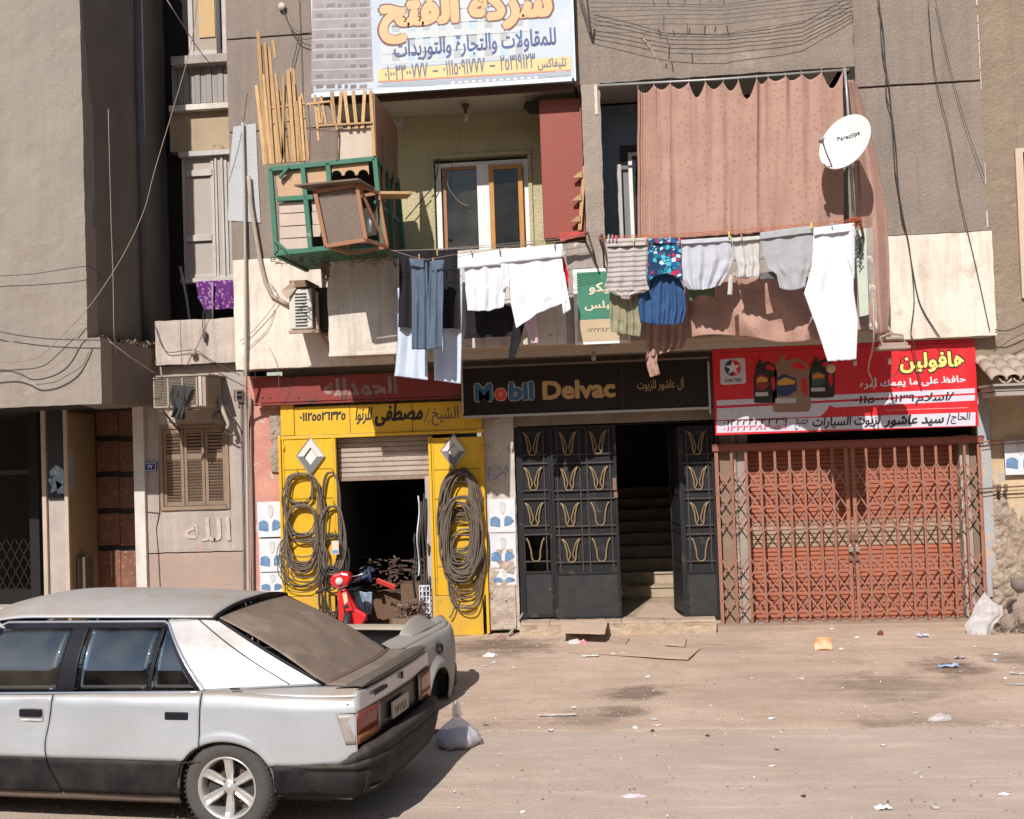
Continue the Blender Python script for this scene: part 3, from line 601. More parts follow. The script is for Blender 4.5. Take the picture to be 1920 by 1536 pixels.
m.sheet(rub, 40, 90); obj('eroded_plaster', m, mat('eroded_plaster', (.40, .31, .235), .95, (.27, .2, .15), 7, .85, bump=2, bs=14, spot=((.17, .115, .08), 7, .62)), RB, solid=-.02)
# tiled awning
aw = thing('tiled_awning', at(1890, 730, -.6).to_tuple(), 'small awning of curved grey clay tiles over the right edge window', 'awning')
TILE = mat('clay_tile', (.42, .33, .26), .85, (.33, .26, .21), 6, .8, bump=.5, vary=.15)
tz = at(1890, 712, -.95).z; tx = at(1860, 700, -.95).x
for row in range(3):
    for i in range(6):
        xc = tx+.085+i*.165; m = M(); y0_ = -.95+row*.26; z0_ = tz+row*.10
        m.sheet(lambda u, v: (xc+.095*math.cos(math.pi*(1-u))*(1-.12*v), lerp(y0_, y0_+.32, v), z0_+.07*math.sin(math.pi*u)+.125*v+.012*row), 10, 2)
        obj('roof_tile', m, TILE, aw, smooth=True, solid=.014)
        if i < 5:
            m = M(); m.sheet(lambda u, v: (xc+.0825+.06*math.cos(math.pi*(1+u)), lerp(y0_+.03, y0_+.32, v), z0_+.012-.045*math.sin(math.pi*u)+.125*v), 8, 2); obj('roof_tile', m, TILE, aw, smooth=True, solid=.014)
m = M(); m.box(tx+.02, tx+1.1, -.93, -.3, tz-.075, tz-.045); m.box(tx+.04, tx+1.1, -.88, -.3, tz-.13, tz-.078); m.box(tx+.05, tx+1.1, -.9, -.3, tz-.19, tz-.14); obj('timber_frame', m, mat('grey_timber', (.34, .29, .25), .85, bump=.3), aw, bevel=.005)

# ---------------------------------------------------------------- roller shutters
def roller(name, x0, x1, z0, z1, Y, cols, label, pitch=.075, cat='roller shutter'):
    t = thing(name, ((x0+x1)/2, Y, z0), label, cat); n = max(1, round((z1-z0)/pitch)); h = (z1-z0)/n
    protos = {}
    for k in range(n):
        mt = cols(k/n); key = mt.name
        z = z0+k*h
        if key not in protos:
            m = M(); prof = [(0, .000), (.010, -.006), (h-.014, -.005), (h-.009, .012), (h-.003, .012), (h, .001)]
            vs = [(x, Y+dy, z+dz) for x in (x0, x1) for dz, dy in prof]; L_ = len(prof)
            m.add(vs, [(i, i+L_, i+L_+1, i+1) for i in range(L_-1)])
            protos[key] = (obj('slat', m, mt, t), z)
        else:
            p, pz = protos[key]; o = inst(p, (0, 0, z-pz), t)
    return t
SRED = mat('red_shutter_paint', (.38, .115, .06), .7, (.34, .12, .075), 5, .7, vary=.05, spot=((.33, .22, .17), 4.5, .66), bump=.1, streak=((.30, .16, .12), .35))
SCREAM = mat('cream_shutter_paint', (.36, .25, .175), .7, (.31, .215, .155), 5, .7, vary=.04, spot=((.36, .25, .18), 5, .66), streak=((.33, .22, .16), .35))
SGREY = mat('dusty_shutter', (.42, .34, .28), .75, (.30, .23, .18), 5, .8, spot=((.22, .11, .07), 9, .62), vary=.08, bump=.2)
YS = LOW+.27
rx0, rx1, rz0, rz1 = rect(1408, 1808, 825, 1164, YS)
rs = roller('roller_shutter', rx0, rx1, rz0, rz1, YS, lambda f: SCREAM if .395 < f < .56 else SRED, 'closed red roller shutter with a cream middle band behind the folding gate', .058)
m = M(); m.box(rx0, rx1, YS-.02, YS+.03, rz0-.05, rz0-.002); obj('bottom_rail', m, SRED, rs, bevel=.004)
for px in (1483, 1727):
    c = at(px, 1170, YS-.04); m = M(); m.box(c.x-.055, c.x+.055, c.y-.02, c.y+.02, c.z-.04, c.z+.07); m.tube([(c.x+.035*math.cos(a_), c.y-.025, c.z+.01+.035*math.sin(a_)) for a_ in [i*.6 for i in range(11)]], .008, 6, 1)
    obj('lock_box', m, [flat('lock_metal', (.30, .24, .2), .6), BLACK], rs, bevel=.004)
m = M(); m.box(rx0-.5, rx1+.5, YS+.12, YS+.2, 0, 3.2); obj('shop_dark', m, DARK, MB)
# masonry jambs either side of the shutter, behind the gate
wall('jamb', 1348, 1376, 815, 1182, mat('brown_jamb', (.25, .17, .12), .9, (.18, .12, .09), 4, .7, bump=.5), LOW+.06, .3)
wall('jamb', 1377, 1386, 815, 1182, CONC, LOW+.05, .3, a=.02)
wall('jamb', 1387, 1408, 815, 1182, mat('grey_jamb', (.33, .28, .24), .9, (.26, .21, .175), 4, .7, bump=.5), LOW+.08, .4)
wall('jamb', 1806, 1824, 815, 1178, mat('grey_jamb2', (.40, .35, .30), .9, (.30, .25, .21), 4, .7, bump=.5), LOW+.09, .4)
wall('jamb', 1825, 1850, 815, 1178, mat('brown_jamb', (.25, .17, .12), .9), LOW+.11, .3)
m = M(); a, b, c, e = rect(1345, 1850, 1164, 1182, LOW-.2); m.box(a, b, LOW-.22, LOW+.4, -.05, .07); obj('threshold', m, mat('dusty_threshold', (.36, .26, .19), .95, bump=.5), MB, bevel=.01)

# ---------------------------------------------------------------- folding lattice gate
FG = mat('red_oxide_paint', (.33, .12, .072), .65, (.27, .15, .105), 7, .8, bump=.15, spot=((.20, .13, .095), 8, .60))
FG2 = mat('dusty_red_oxide', (.29, .135, .10), .75, (.22, .12, .09), 6, .8, bump=.15)
YG = LOW-.05
fgx = [75, 165, 252, 340, 428, 515, 600, 690, 772, 856, 897, 975, 1062, 1148, 1233, 1315, 1397, 1482, 1568, 1655]
gate = thing('folding_gate', at(1597, 1180, YG).to_tuple(), 'locked red folding lattice gate across the roller shutter under the red oil sign', 'folding gate')
gzt = at(1597, 838, YG).z; gzb = at(1597, 1182, YG).z
xs_ = [at(1320+x/3.2+5, 1000, YG).x for x in fgx]
for i, x in enumerate(xs_):
    w = .03 if i not in (0, 19, 9, 10) else .045; jx = R_.uniform(-.006, .006)
    m = M(); m.box(x-w/2, x-w/2+.008, YG-.012, YG+.016, gzb, gzt-.01); m.box(x+w/2-.008, x+w/2, YG-.012, YG+.016, gzb, gzt-.01); m.box(x-w/2+.0082, x+w/2-.0082, YG-.002, YG+.006, gzb+.001, gzt-.011)
    o = obj('upright_bar', m, FG, gate); o.rotation_euler.y = R_.uniform(-.002, .002)
m = M(); a = xs_[0]-.05; b = xs_[-1]+.06; m.box(a, b, YG-.03, YG+.05, gzt, gzt+.075); m.box(a-.01, b+.01, YG-.04, YG+.03, gzt+.076, gzt+.09); obj('top_rail', m, mat('dark_red_oxide', (.25, .08, .06), .7), gate, bevel=.004)
m = M(); m.box(a, b, YG-.03, YG+.04, gzb-.03, gzb-.002); obj('bottom_track', m, mat('rusty_track', (.27, .15, .10), .9, bump=.4), gate, bevel=.004)
zr = lambda yz: at(1597, 780+yz/3.2, YG).z
for (lo, hi) in ((300, 690), (835, 1200)):
    rows = [lerp(lo, hi, k/3) for k in range(4)]
    for i in list(range(0, 9))+list(range(10, 19)):
        for k in range(3):
            za, zb_2 = zr(rows[k]), zr(rows[k+1])
            m = M(); m.bar((xs_[i], YG-.018, za), (xs_[i+1], YG-.018, zb_2), .018, .005); obj('lattice_bar', m, FG2 if (i+k) % 3 else FG, gate)
            m = M(); m.bar((xs_[i], YG+.022, zb_2), (xs_[i+1], YG+.022, za), .018, .005); obj('lattice_bar', m, FG2 if (i+k) % 2 else FG, gate)
m = M(); cx = (xs_[9]+xs_[10])/2; zc = at(1597, 1010, YG).z
m.box(cx-.05, cx+.05, YG-.05, YG-.02, zc-.02, zc+.06); obj('hasp', m, STEEL, gate, bevel=.004); m = M(); m.box(cx-.07, cx+.06, YG-.045, YG-.022, zc-.28, zc-.24); obj('hasp', m, STEEL, gate, bevel=.004)
for dx in (-.045, .04):
    m = M(); m.box(cx+dx-.025, cx+dx+.025, YG-.075, YG-.05, zc-.16, zc-.11); m.tube([(cx+dx+.018*math.cos(a_), YG-.062, zc-.11+.03*math.sin(a_)) for a_ in [i*math.pi/6 for i in range(7)]], .005, 6)
    meta(obj('padlock', m, flat('steel_lock', (.55, .53, .5), .3, metal=.8), bevel=.004), 'small steel padlock, %s of the pair at the middle of the red folding gate' % ('left' if dx < 0 else 'right'), 'padlock', 'padlocks on the folding gate')
m = M(); m.tube([(cx+.01*math.sin(k*2.2), YG-.04, zc-.0-.03*k) for k in range(18)], .009, 5); obj('chain', m, STEEL, gate)
# rods right of the gate
for yy, d in ((826, 0), (833, 5), (914, 0), (921, 6)):
    m = M(); m.tube([at(1836+d, yy+3, LOW-.12), at(1880, yy, LOW-.1), at(1945, yy-4, LOW-.1)], .011 if yy in (826, 914) else .006, 6)
    obj('rail_rod', m, FG if yy == 826 else STEEL, RB)
for px in (1873, 1886):
    m = M(); c = at(px, 915, LOW-.12); m.lathe([(.0, -.05), (.022, -.05), (.026, -.01), (.015, 0), (.026, .01), (.022, .045), (0, .045)], c, 'z', 10); obj('insulator', m, STEEL, RB, smooth=True)

# ---------------------------------------------------------------- black iron entrance gate
IRON = mat('black_iron', (.009, .009, .011), .6, (.017, .015, .014), 3, .8, bump=.12, spot=((.09, .07, .056), 6, .57, .2), spec=.3)
IRON2 = mat('worn_black_iron', (.012, .012, .014), .55, (.03, .026, .024), 6, .8, bump=.15, spot=((.24, .115, .05), 11, .665, .03), spec=.5)
GOLD = mat('tarnished_gold_paint', (.25, .17, .085), .6, (.15, .105, .065), 14, .7)
BARI = mat('dusty_iron_bar', (.030, .028, .030), .6, (.07, .057, .05), 9, .8)
OUT_ = [(0, 0), (.22, .02), (.38, .09), (.46, .2), (.47, .33), (.50, .48), (.62, .68), (.72, .84), (.95, 1)]
INN_ = [(.95, 1), (.62, .9), (.40, .74), (.28, .56), (.16, .40), (.12, .30), (.2, .2), (.30, .10)]
ig = thing('iron_gate', at(1150, 1165, LOW+.05).to_tuple(), 'black iron entrance gate with gold tulip scrolls, its middle leaf open inwards', 'gate')
YI = LOW+.05
def leafpart(name, xl, xr, yt, yb, cols, Y=YI, damaged=(), missing=()):
    x0, x1, z0, z1 = rect(xl, xr, yt, yb, Y); m = M(); w = .04
    m.box(x0, x0+w, Y-.02, Y+.02, z0, z1); m.box(x1-w, x1, Y-.02, Y+.02, z0, z1); m.box(x0+w, x1-w, Y-.018, Y+.018, z1-w, z1); m.box(x0+w, x1-w, Y-.018, Y+.018, z0, z0+w)
    H = z1-z0; zk = z0+.235*H
    m.box(x0+w, x1-w, Y-.022, Y+.018, zk-.015, zk+.015)
    lf = obj(name, m, IRON, ig, bevel=.004)
    m = M(); m.box(x0+w, x1-w, Y-.006, Y+.004, z0+w, zk-.015); obj('kick_plate', m, IRON2, lf)
    rows = 4; rh = (z1-w-zk-.015)/rows; cw = (x1-x0-2*w)/cols
    for r in range(rows):
        for c in range(cols):
            if (r, c) in damaged: continue
            m = M(); a_, b_ = x0+w+c*cw, x0+w+(c+1)*cw; m.box(a_+.002, b_-.002, Y+.012, Y+.016, zk+.016+r*rh, zk+.014+(r+1)*rh); obj('back_plate', m, IRON, lf)
    for r in range(rows):
        zr0 = zk+.015+r*rh
        for dz in ((.0+.008, .11) if r else (.11,)):
            m = M(); m.box(x0+w, x1-w, Y-.026, Y-.008, zr0+dz*rh/.42-.0, zr0+dz*rh/.42+.02); obj('cross_bar', m, BARI, lf)
        for c in range(cols):
            cx_ = x0+w+(c+.5)*cw
            for s_ in (-1, 1):
                if cols > 1 or True:
                    m = M(); m.box(cx_+s_*cw*.38-.008, cx_+s_*cw*.38+.008, Y-.018, Y+.0, zr0+.002, zr0+rh-.002); obj('upright_bar', m, BARI, lf)
            # tulip scroll
            zb3, zt3 = zr0+rh*.28, zr0+rh*.94; hw = min(cw*.34, .125); m = M()
            def S(sg, inner):
                P = [(cx_+sg*a_*hw, Y-.024, lerp(zb3, zt3, b_)) for a_, b_ in (INN_ if inner else OUT_)]
                return P
            for sg in (-1, 1):
                m.tube(S(sg, False), .011, 6)
                if (r, c) not in missing: m.tube(S(sg, True), .009, 6)
            obj('tulip_scroll', m, GOLD, lf, smooth=True)
    return lf
leafpart('fixed_leaf', 970, 1036, 800, 1158, 1, YI+.01, damaged=((0, 0),), missing=((0, 0),))
lf = leafpart('door_leaf', 1036, 1160, 798, 1160, 2, YI-.03, missing=((1, 1), (0, 1)))
c = at(1153, 905, YI-.06); m = M(); m.box(c.x-.03, c.x+.02, c.y-.01, c.y+.03, c.z-.1, c.z+.06); m.box(c.x-.02, c.x+.03, c.y-.02, c.y-.011, c.z-.2, c.z-.12); obj('lock_box', m, mat('rust_plate', (.22, .12, .08), .8), lf, bevel=.003)
leafpart('fixed_leaf', 1280, 1344, 798, 1158, 1, YI+.01, missing=((0, 0),))
# the inward-standing leaf, seen edge on
x0, x1, z0, z1 = rect(1250, 1281, 800, 1158, YI)
xh = at(1279, 980, YI).x; m = M(); ang = Vector((-.10, .62, 0))
m.bar((xh, YI, (z0+z1)/2), (xh+.001, YI, (z0+z1)/2+.01), .01, .01)
pA = Vector((xh, YI, 0)); pB = pA+ang
def q3(p, z): return (p.x, p.y, z)
lf = M()
for p in (pA, pB): lf.bar(q3(p, z0), q3(p, z1), .04, .04)
for z in (z0+.02, z0+.6, z0+.72, z0+1.1, z0+1.2, z0+1.6, z0+1.7, z1-.02): lf.bar(q3(pA, z), q3(pB, z), .03, .03, (0, 0, 1))
for t_ in (.25, .5, .75): lf.bar(q3(pA.lerp(pB, t_), z0+.6), q3(pA.lerp(pB, t_), z1), .014, .014)
lo = obj('open_leaf', lf, IRON, ig)
m = M(); n_ = Vector((.62, .10, 0)).normalized()*.008
m.add([q3(pA-n_, z0+.03), q3(pB-n_, z0+.03), q3(pB-n_, z1-.03), q3(pA-n_, z1-.03), q3(pA, z0+.03), q3(pB, z0+.03), q3(pB, z1-.03), q3(pA, z1-.03)], [(0, 1, 2, 3), (7, 6, 5, 4), (0, 4, 5, 1), (2, 6, 7, 3), (1, 5, 6, 2), (0, 3, 7, 4)]); obj('back_plate', m, IRON2, lo)
a, b, c_, e = rect(968, 1345, 768, 797, YI)
m = M(); m.box(a, b, YI-.03, YI+.03, c_-.0, c_+.03); m.box(a, b, YI-.03, YI+.03, e-.03, e); m.box(a, b, YI+.02, YI+.03, c_+.031, e-.031); tr = obj('transom_frame', m, IRON, ig, bevel=.004)
for i in range(28):
    x = lerp(a, b, (i+.5)/28); m = M(); m.box(x-.008, x+.008, YI-.012, YI+.004, c_+.03, e-.03); obj('transom_bar', m, IRON, tr)
m = M(); m.box(a, a+.05, YI-.02, YI+.05, 0.1, c_-.002); obj('door_post', m, IRON, ig); m = M(); m.box(b-.03, b, YI-.02, YI+.05, .1, c_-.002); obj('door_post', m, IRON, ig)
# stair hall behind it
X0, X1 = at(966, 1000, LOW+.1).x, at(1348, 1000, LOW+.1).x
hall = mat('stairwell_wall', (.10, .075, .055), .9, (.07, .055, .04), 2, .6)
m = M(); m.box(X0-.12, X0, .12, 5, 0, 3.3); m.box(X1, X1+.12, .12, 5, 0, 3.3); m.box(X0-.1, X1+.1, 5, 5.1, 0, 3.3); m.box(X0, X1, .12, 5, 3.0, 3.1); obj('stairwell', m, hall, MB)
sf0 = at(1150, 1160, YI).z
MST = mat('cream_stair_stone', (.40, .31, .215), .7, (.30, .23, .16), 5, .8, bump=.2, spot=((.24, .17, .12), 5, .6))
m = M(); m.box(X0, X1, .1, 2.0, sf0-.2, sf0-.004); obj('hall_floor', m, MST, MB)
for k in range(9):
    m = M(); y0_ = 2.0+k*.29; z0_ = sf0+.17*(k+1); sx_ = at(1262, 1100, y0_).x
    m.box(X0, X1, y0_, y0_+.3, z0_-.17, z0_-.03); m.box(X0+.001, X1-.001, y0_-.025, y0_+.3, z0_-.0298, z0_); obj('stair_step', m, MST, MB, bevel=.004)
# landing slab in front: nosing slabs over a rough riser
LZ = at(1150, 1160, YI-.05).z
yf = -.22
zz = LZ
for i, (xl, xr) in enumerate(((976, 1030), (1031, 1075), (1076, 1135), (1136, 1165), (1166, 1245), (1246, 1343))):
    a = at(xl, 1172, yf).x; b = at(xr, 1172, yf).x; dy = R_.uniform(-.012, .012)
    m = M(); m.sheet(lambda u, v: (lerp(a, b, u), lerp(yf-dy, .12, v)+(.012*noise.noise(Vector((u*5+i*3, 1, 1))) if v == 0 else 0), zz+.004*noise.noise(Vector((u*3+i, v*3, 5)))), 14, 6)
    obj('landing_slab', m, mat('landing_stone', (.46, .345, .26), .85, (.36, .26, .19), 4, .8, bump=.4, vary=.06), MB, solid=.035)
m = M(); a, b = at(976, 1180, yf).x, at(1343, 1180, yf).x
m.sheet(lambda u, v: (lerp(a, b, u), yf+.045-.02*noise.noise(Vector((u*16, v*2, 3))), lerp(-.03, zz-.035, v)), 70, 4); obj('landing_riser', m, mat('riser_stone', (.46, .35, .24), .9, (.34, .24, .17), 5, .8, bump=1.2, bs=16, spot=((.2, .13, .09), 7, .62)), MB, solid=-.1)

# ---------------------------------------------------------------- yellow workshop front
YEL = mat('yellow_enamel', (.68, .395, .012), .42, (.58, .32, .012), 2.2, .7, spot=((.30, .17, .06), 5, .66, .06), bump=.06, spec=.5, streak=((.36, .22, .05), .30))
YELD = mat('yellow_enamel_lower', (.58, .34, .02), .5, (.44, .26, .05), 4, .8, spot=((.22, .12, .06), 8, .62, .05), bump=.1, streak=((.30, .19, .08), .5))
yw = thing('yellow_workshop_front', at(715, 1190, LOW-.05).to_tuple(), 'yellow painted steel front of the workshop with its lettered header board', 'shopfront')
def yb_(name, xl, xr, yt, yb2, Y0, Y1, mt=YEL, bevel=.005, parent=None): return pb(name, xl, xr, yt, yb2, Y0, Y1, mt, parent or yw, bevel)
yb_('header_board', 552, 903, 757, 811, LOW-.10, LOW-.06)
yb_('header_board', 526, 551, 759, 817, LOW-.11, LOW-.07)
yb_('header_rail', 526, 907, 812, 818, LOW-.13, LOW-.05)
for x in (656, 773): yb_('panel_seam', x-.6, x+.6, 757, 811, LOW-.104, LOW-.1005, mat('seam', (.2, .12, .01)), 0)
for x in (526, 629, 808, 907): yb_('frame_post', x, x+5, 818, 1188, LOW-.12, LOW-.04)
m = M(); c = at(920, 1000, LOW-.1); 
# leaves: face sheets, edge folds and seams
for (xl, xr, ybot, lab) in ((532, 629, 1188, 'l'), (813, 906, 1186, 'r')):
    lf = yb_('door_leaf', xl, xr, 820, ybot-70, LOW-.115, LOW-.08)
    yb_('lower_leaf_sheet', xl, xr, ybot-69, ybot+(6 if lab == 'r' else 0), LOW-.118, LOW-.083, YELD, parent=lf)
    for yy in (880, 935, 1000, 1062): yb_('panel_seam', xl+1, xr-1, yy-.7, yy+.7, LOW-.1185, LOW-.1152, mat('seam', (.2, .12, .01)), 0, lf)
    yb_('fold', xl, xl+3, 820, ybot-70, LOW-.128, LOW-.1155, YEL, .002, lf); yb_('fold', xr-3, xr, 820, ybot-70, LOW-.128, LOW-.1155, YEL, .002, lf)
    for yy in (840, 930, 1040, 1120):
        x_ = xl if lab == 'l' else xr; c = at(x_, yy, LOW-.13); m = M(); m.lathe([(0, -.04), (.012, -.04), (.012, .04), (0, .04)], c, 'z', 8); obj('hinge', m, YEL, lf, smooth=True)
INK = flat('black_lettering', (.02, .018, .016), .6)
tpx('lettering', '٠١١٢٥٥٢٦٣٣٥', 562, 648, 772, 789, LOW-.1015, INK, yw, offset=.03, shear=.15)
tpx('lettering', arabic('للرنوا'), 666, 699, 763, 796, LOW-.1015, INK, yw, offset=.02, shear=.3)
tpx('lettering', arabic('مصطفى'), 702, 793, 756, 799, LOW-.1016, INK, yw, offset=.035, shear=.25)
tpx('lettering', '/', 795, 806, 766, 790, LOW-.1015, flat('grey_lettering', (.16, .12, .08), .7), yw, shear=.2)
tpx('lettering', arabic('الشيخ'), 809, 860, 762, 798, LOW-.1015, flat('grey_lettering', (.16, .12, .08), .7), yw, offset=.01)
# diamond emblems
def emblem(cx_, cy_, w, h, lab, dmg=False):
    t = thing('diamond_emblem', at(cx_, cy_+h, LOW-.16).to_tuple(), lab, 'emblem', 'silver diamond badges on the yellow doors')
    def q(dx, dy, Y): p = at(cx_+dx*w, cy_+dy*h, Y); return (p.x, p.y, p.z)
    Yb_, Yf = LOW-.135, LOW-.165
    O = [(-.08, -1), (.12, -1), (1, 0), (.12, 1), (-.08, 1), (-1, 0)] if False else [(0, -1), (1, 0), (.0, 1), (-1, 0)]
    m = M(); n = 4
    A = [q(x, y, Yb_+.01) for x, y in O]; B = [q(x*.88, y*.88, Yf) for x, y in O]; C_ = [q(x*.45, y*.45, Yf) for x, y in O]; D_ = [q(x*.42, y*.42, Yb_) for x, y in O]
    vs = A+B+C_+D_; fs = []; mi = []
    for k in range(4):
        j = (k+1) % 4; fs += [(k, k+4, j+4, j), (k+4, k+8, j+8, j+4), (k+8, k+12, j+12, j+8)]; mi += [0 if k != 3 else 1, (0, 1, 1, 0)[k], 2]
    fs.append((12, 15, 14, 13)); mi.append(3)
    for f_, i_ in zip(fs, mi): pass
    m.v = vs; m.f = fs; m.m = mi
    obj('diamond', m, [mat('silver_plastic', (.62, .60, .57), .35, (.5, .47, .44), 6, .6, spot=((.3, .25, .2), 10, .68)), mat('silver_plastic_shaded', (.17, .165, .165), .4, (.12, .12, .12), 6, .6), flat('badge_recess', (.12, .11, .11), .5), flat('badge_centre', (.66, .62, .57), .5)], t)  # dark copy of the silver paints shade onto some facets
    return t
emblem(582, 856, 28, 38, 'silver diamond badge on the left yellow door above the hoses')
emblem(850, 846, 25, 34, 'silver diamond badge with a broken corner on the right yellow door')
# half-raised roller shutter and workshop interior
YW = LOW+.05
a, b, c, e = rect(634, 812, 818, 893, YW)
ro = roller('workshop_roller_shutter', a, b, c, e, YW, lambda f: SGREY, 'dusty half-raised roller shutter hanging in the yellow workshop doorway', .066)
m = M(); m.box(a, b, YW-.02, YW+.03, c-.05, c-.002); obj('bottom_rail', m, mat('rusty_rail', (.30, .22, .17), .8, (.2, .11, .07), 12, .8, bump=.4), ro, bevel=.004)
m = M(); m.box(a-.1, b+.1, 3.2, 3.3, 0, 3.4); m.box(a-.22, a-.02, .1, 3.2, 0, 3.4); m.box(b+.02, b+.2, .1, 3.2, 0, 3.4); m.box(a-.2, b+.2, .1, 3.2, 3.0, 3.1); obj('workshop_room', m, mat('dark_room_wall', (.045, .035, .028), .9), MB)  # room walls all in one near-black colour
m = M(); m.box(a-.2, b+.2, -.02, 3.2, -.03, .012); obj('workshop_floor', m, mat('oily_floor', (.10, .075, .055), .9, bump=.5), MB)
yb_('door_jamb', 801, 812, 893, 1186, LOW-.02, LOW+.1, mat('grey_jamb_plaster', (.42, .37, .34), .9, bump=.4), 0)
# fascia behind the shop signs
x0, x1 = at(530, 760, LOW).x, at(1838, 700, LOW).x
m = M(); m.box(x0, x1, LOW+.02, LOW+.12, at(1150, 800, LOW).z+.03, H1); obj('fascia', m, mat('fascia_concrete', (.30, .24, .19), .9, (.2, .16, .13), 3, .8, bump=.5), MB)  # concrete-coloured wall
# ---------------------------------------------------------------- signs
def sign_root(name, px, py, Y, label, cat='sign'): return thing(name, at(px, py, Y).to_tuple(), label, cat)
def spb(t, name, xl, xr, yt, yb, Y0, Y1, mt, bevel=0): return pb(name, xl, xr, yt, yb, Y0, Y1, mt, t, bevel)
def spoly(t, name, pts, Y, d, mt): m = M(); m.prism(pxpoly(pts, Y), Y, Y+d); return obj(name, m, mt, t)
WHITEP = flat('white_print', (.66, .64, .66), .5)
# red weathered board over the workshop
rb = sign_root('red_fascia_board', 665, 745, -.2, 'weathered dark red fascia board with worn calligraphy above the yellow workshop')
REDB = mat('weathered_red_paint', (.24, .030, .026), .7, (.16, .04, .032), 2.5, .8, spot=((.10, .035, .03), 4, .60), bump=.2, streak=((.16, .05, .04), .5))
spb(rb, 'board', 476, 868, 702, 749, -.20, -.13, REDB, .006)
for x in (492, 506, 560, 640, 700): 
    c = at(x, 745, -.205); m = M(); m.lathe([(0, -.012), (.012, -.01), (.014, 0)], c, 'y', 8); obj('bolt', m, STEEL, rb, smooth=True)
m = M(); a, b, c_, e = rect(476, 868, 749, 752, -.2); m.box(a, b, -.19, -.05, c_-.01, c_+.012); obj('bottom_lip', m, REDB, rb)
tpx('lettering', arabic('الحمدلله'), 606, 745, 707, 742, -.203, mat('worn_silver_lettering', (.30, .22, .20), .7, (.20, .07, .06), 9, .9), rb, offset=.03)
# black oil sign
bs = sign_root('black_oil_sign', 1100, 775, -.27, 'long black shop sign with coloured english lettering over the iron gate')
BLK = mat('black_sign_face', (.012, .008, .007), .5, (.02, .012, .010), 2, .6, spec=.25)
FRM = flat('alu_sign_frame', (.42, .40, .37), .45, metal=.3)
spb(bs, 'face', 867, 1329, 682, 772, -.30, -.24, BLK)
spb(bs, 'frame_edge', 867, 1331, 678, 682, -.315, -.235, mat('worn_frame', (.16, .12, .1), .6)); spb(bs, 'frame_edge', 867, 1331, 771.5, 776, -.315, -.235, FRM)
spb(bs, 'frame_edge', 865, 868, 678, 776, -.317, -.236, FRM); spb(bs, 'frame_edge', 1328, 1331.5, 678, 776, -.317, -.236, FRM)
spb(bs, 'panel_seam', 1166, 1167.2, 682, 772, -.302, -.2995, flat('seam_dark', (.04, .028, .024)))
OUTL = flat('letter_outline', (.42, .36, .30), .6)
def two_tone(t, txt, xl, xr, yt, yb, Y, colr, off=.04, grow=.035, ocol=OUTL):
    tpx('letter_outline', txt, xl-1.5, xr+1.5, yt-1.5, yb+1.5, Y+.0020, ocol, t, offset=off+grow)
    return tpx('lettering', txt, xl, xr, yt, yb, Y, colr, t, offset=off)
MBL = flat('sign_blue', (.03, .10, .22), .5); MRD = flat('sign_red', (.62, .05, .03), .5); GLD = flat('sign_gold', (.46, .29, .12), .5)
two_tone(bs, 'M', 890, 923, 719, 753, -.306, MBL); two_tone(bs, 'o', 928, 950, 728, 751.5, -.306, MRD); two_tone(bs, 'bil', 954, 1001, 716, 751, -.306, MBL)
tpx('lettering', 'Delvac', 1017, 1154, 712, 748, -.3035, GLD, bs, offset=.035)
tpx('lettering', arabic('آل عاشور للزيوت'), 1195, 1283, 709, 733, -.3035, GLD, bs)
# red oil sign
cs = sign_root('red_oil_sign', 1588, 809, -.30, 'large red shop sign with oil containers and white bands above the folding gate')
RED = mat('red_vinyl', (.60, .014, .022), .45, (.52, .016, .022), 2, .5, spec=.4, streak=((.42, .07, .06), .35))
spb(cs, 'face', 1338, 1832, 645, 808, -.34, -.24, RED, .004)
spb(cs, 'print_frame', 1345, 1826, 651, 652.5, -.342, -.3402, flat('dark_red_line', (.3, .01, .015))); 
LILAC = mat('white_vinyl', (.56, .54, .61), .45, (.50, .48, .54), 3, .5, streak=((.42, .37, .36), .4))
def slant(t, name, x0p, x1p, ya0, ya1, yb0, yb1, Y, mt): return spoly(t, name, [(x0p, ya0), (x1p, ya1), (x1p, yb1), (x0p, yb0)], Y, .0012, mt)
slant(cs, 'white_band', 1344, 1828, 751, 728, 761, 737, -.3425, LILAC)
spoly(cs, 'white_band', [(1344, 766), (1828, 740.5), (1828, 751), (1566, 764), (1556, 760), (1548, 772), (1538, 781), (1344, 788)], -.3425, .0012, LILAC)
slant(cs, 'white_band', 1344, 1829, 790, 773, 812, 798, -.3425, LILAC)
slant(cs, 'pink_line', 1660, 1815, 769, 764, 770, 765, -.3425, flat('pink_line', (.7, .3, .3)))
YO = flat('yellow_lettering', (.80, .60, .16), .5)
two = arabic('هاڤولين'.replace('ڤ', 'ف'))
tpx('letter_outline', two, 1684, 1812, 657, 701, -.3426, BLACK, cs, offset=.07); tpx('lettering', two, 1687, 1809, 660, 698, -.3460, YO, cs, offset=.028)
tpx('lettering', arabic('حافظ على ما يهمك أمره'), 1612, 1811, 706, 727, -.3445, WHITEP, cs, offset=.02, tilt=.015)
BK = flat('black_lettering', (.02, .018, .016), .6); RDK = flat('red_lettering', (.55, .03, .08), .6)
tpx('lettering', '٠١١٥٠٠٠٠١٣٩', 1602, 1714, 741, 755, -.3445, BK, cs, offset=.02, shear=.2)
tpx('lettering', arabic('اسلام')+'/', 1716, 1790, 736, 760, -.3445, BK, cs, offset=.02, shear=.25)
tpx('lettering', arabic('الحاج')+'', 1782, 1820, 774, 795, -.3445, BK, cs, offset=.01, shear=.2)
tpx('lettering', '/', 1774, 1783, 776, 796, -.3445, BK, cs)
tpx('lettering', arabic('سيد عاشور'), 1657, 1770, 777, 801, -.3445, BK, cs, offset=.03, shear=.25)
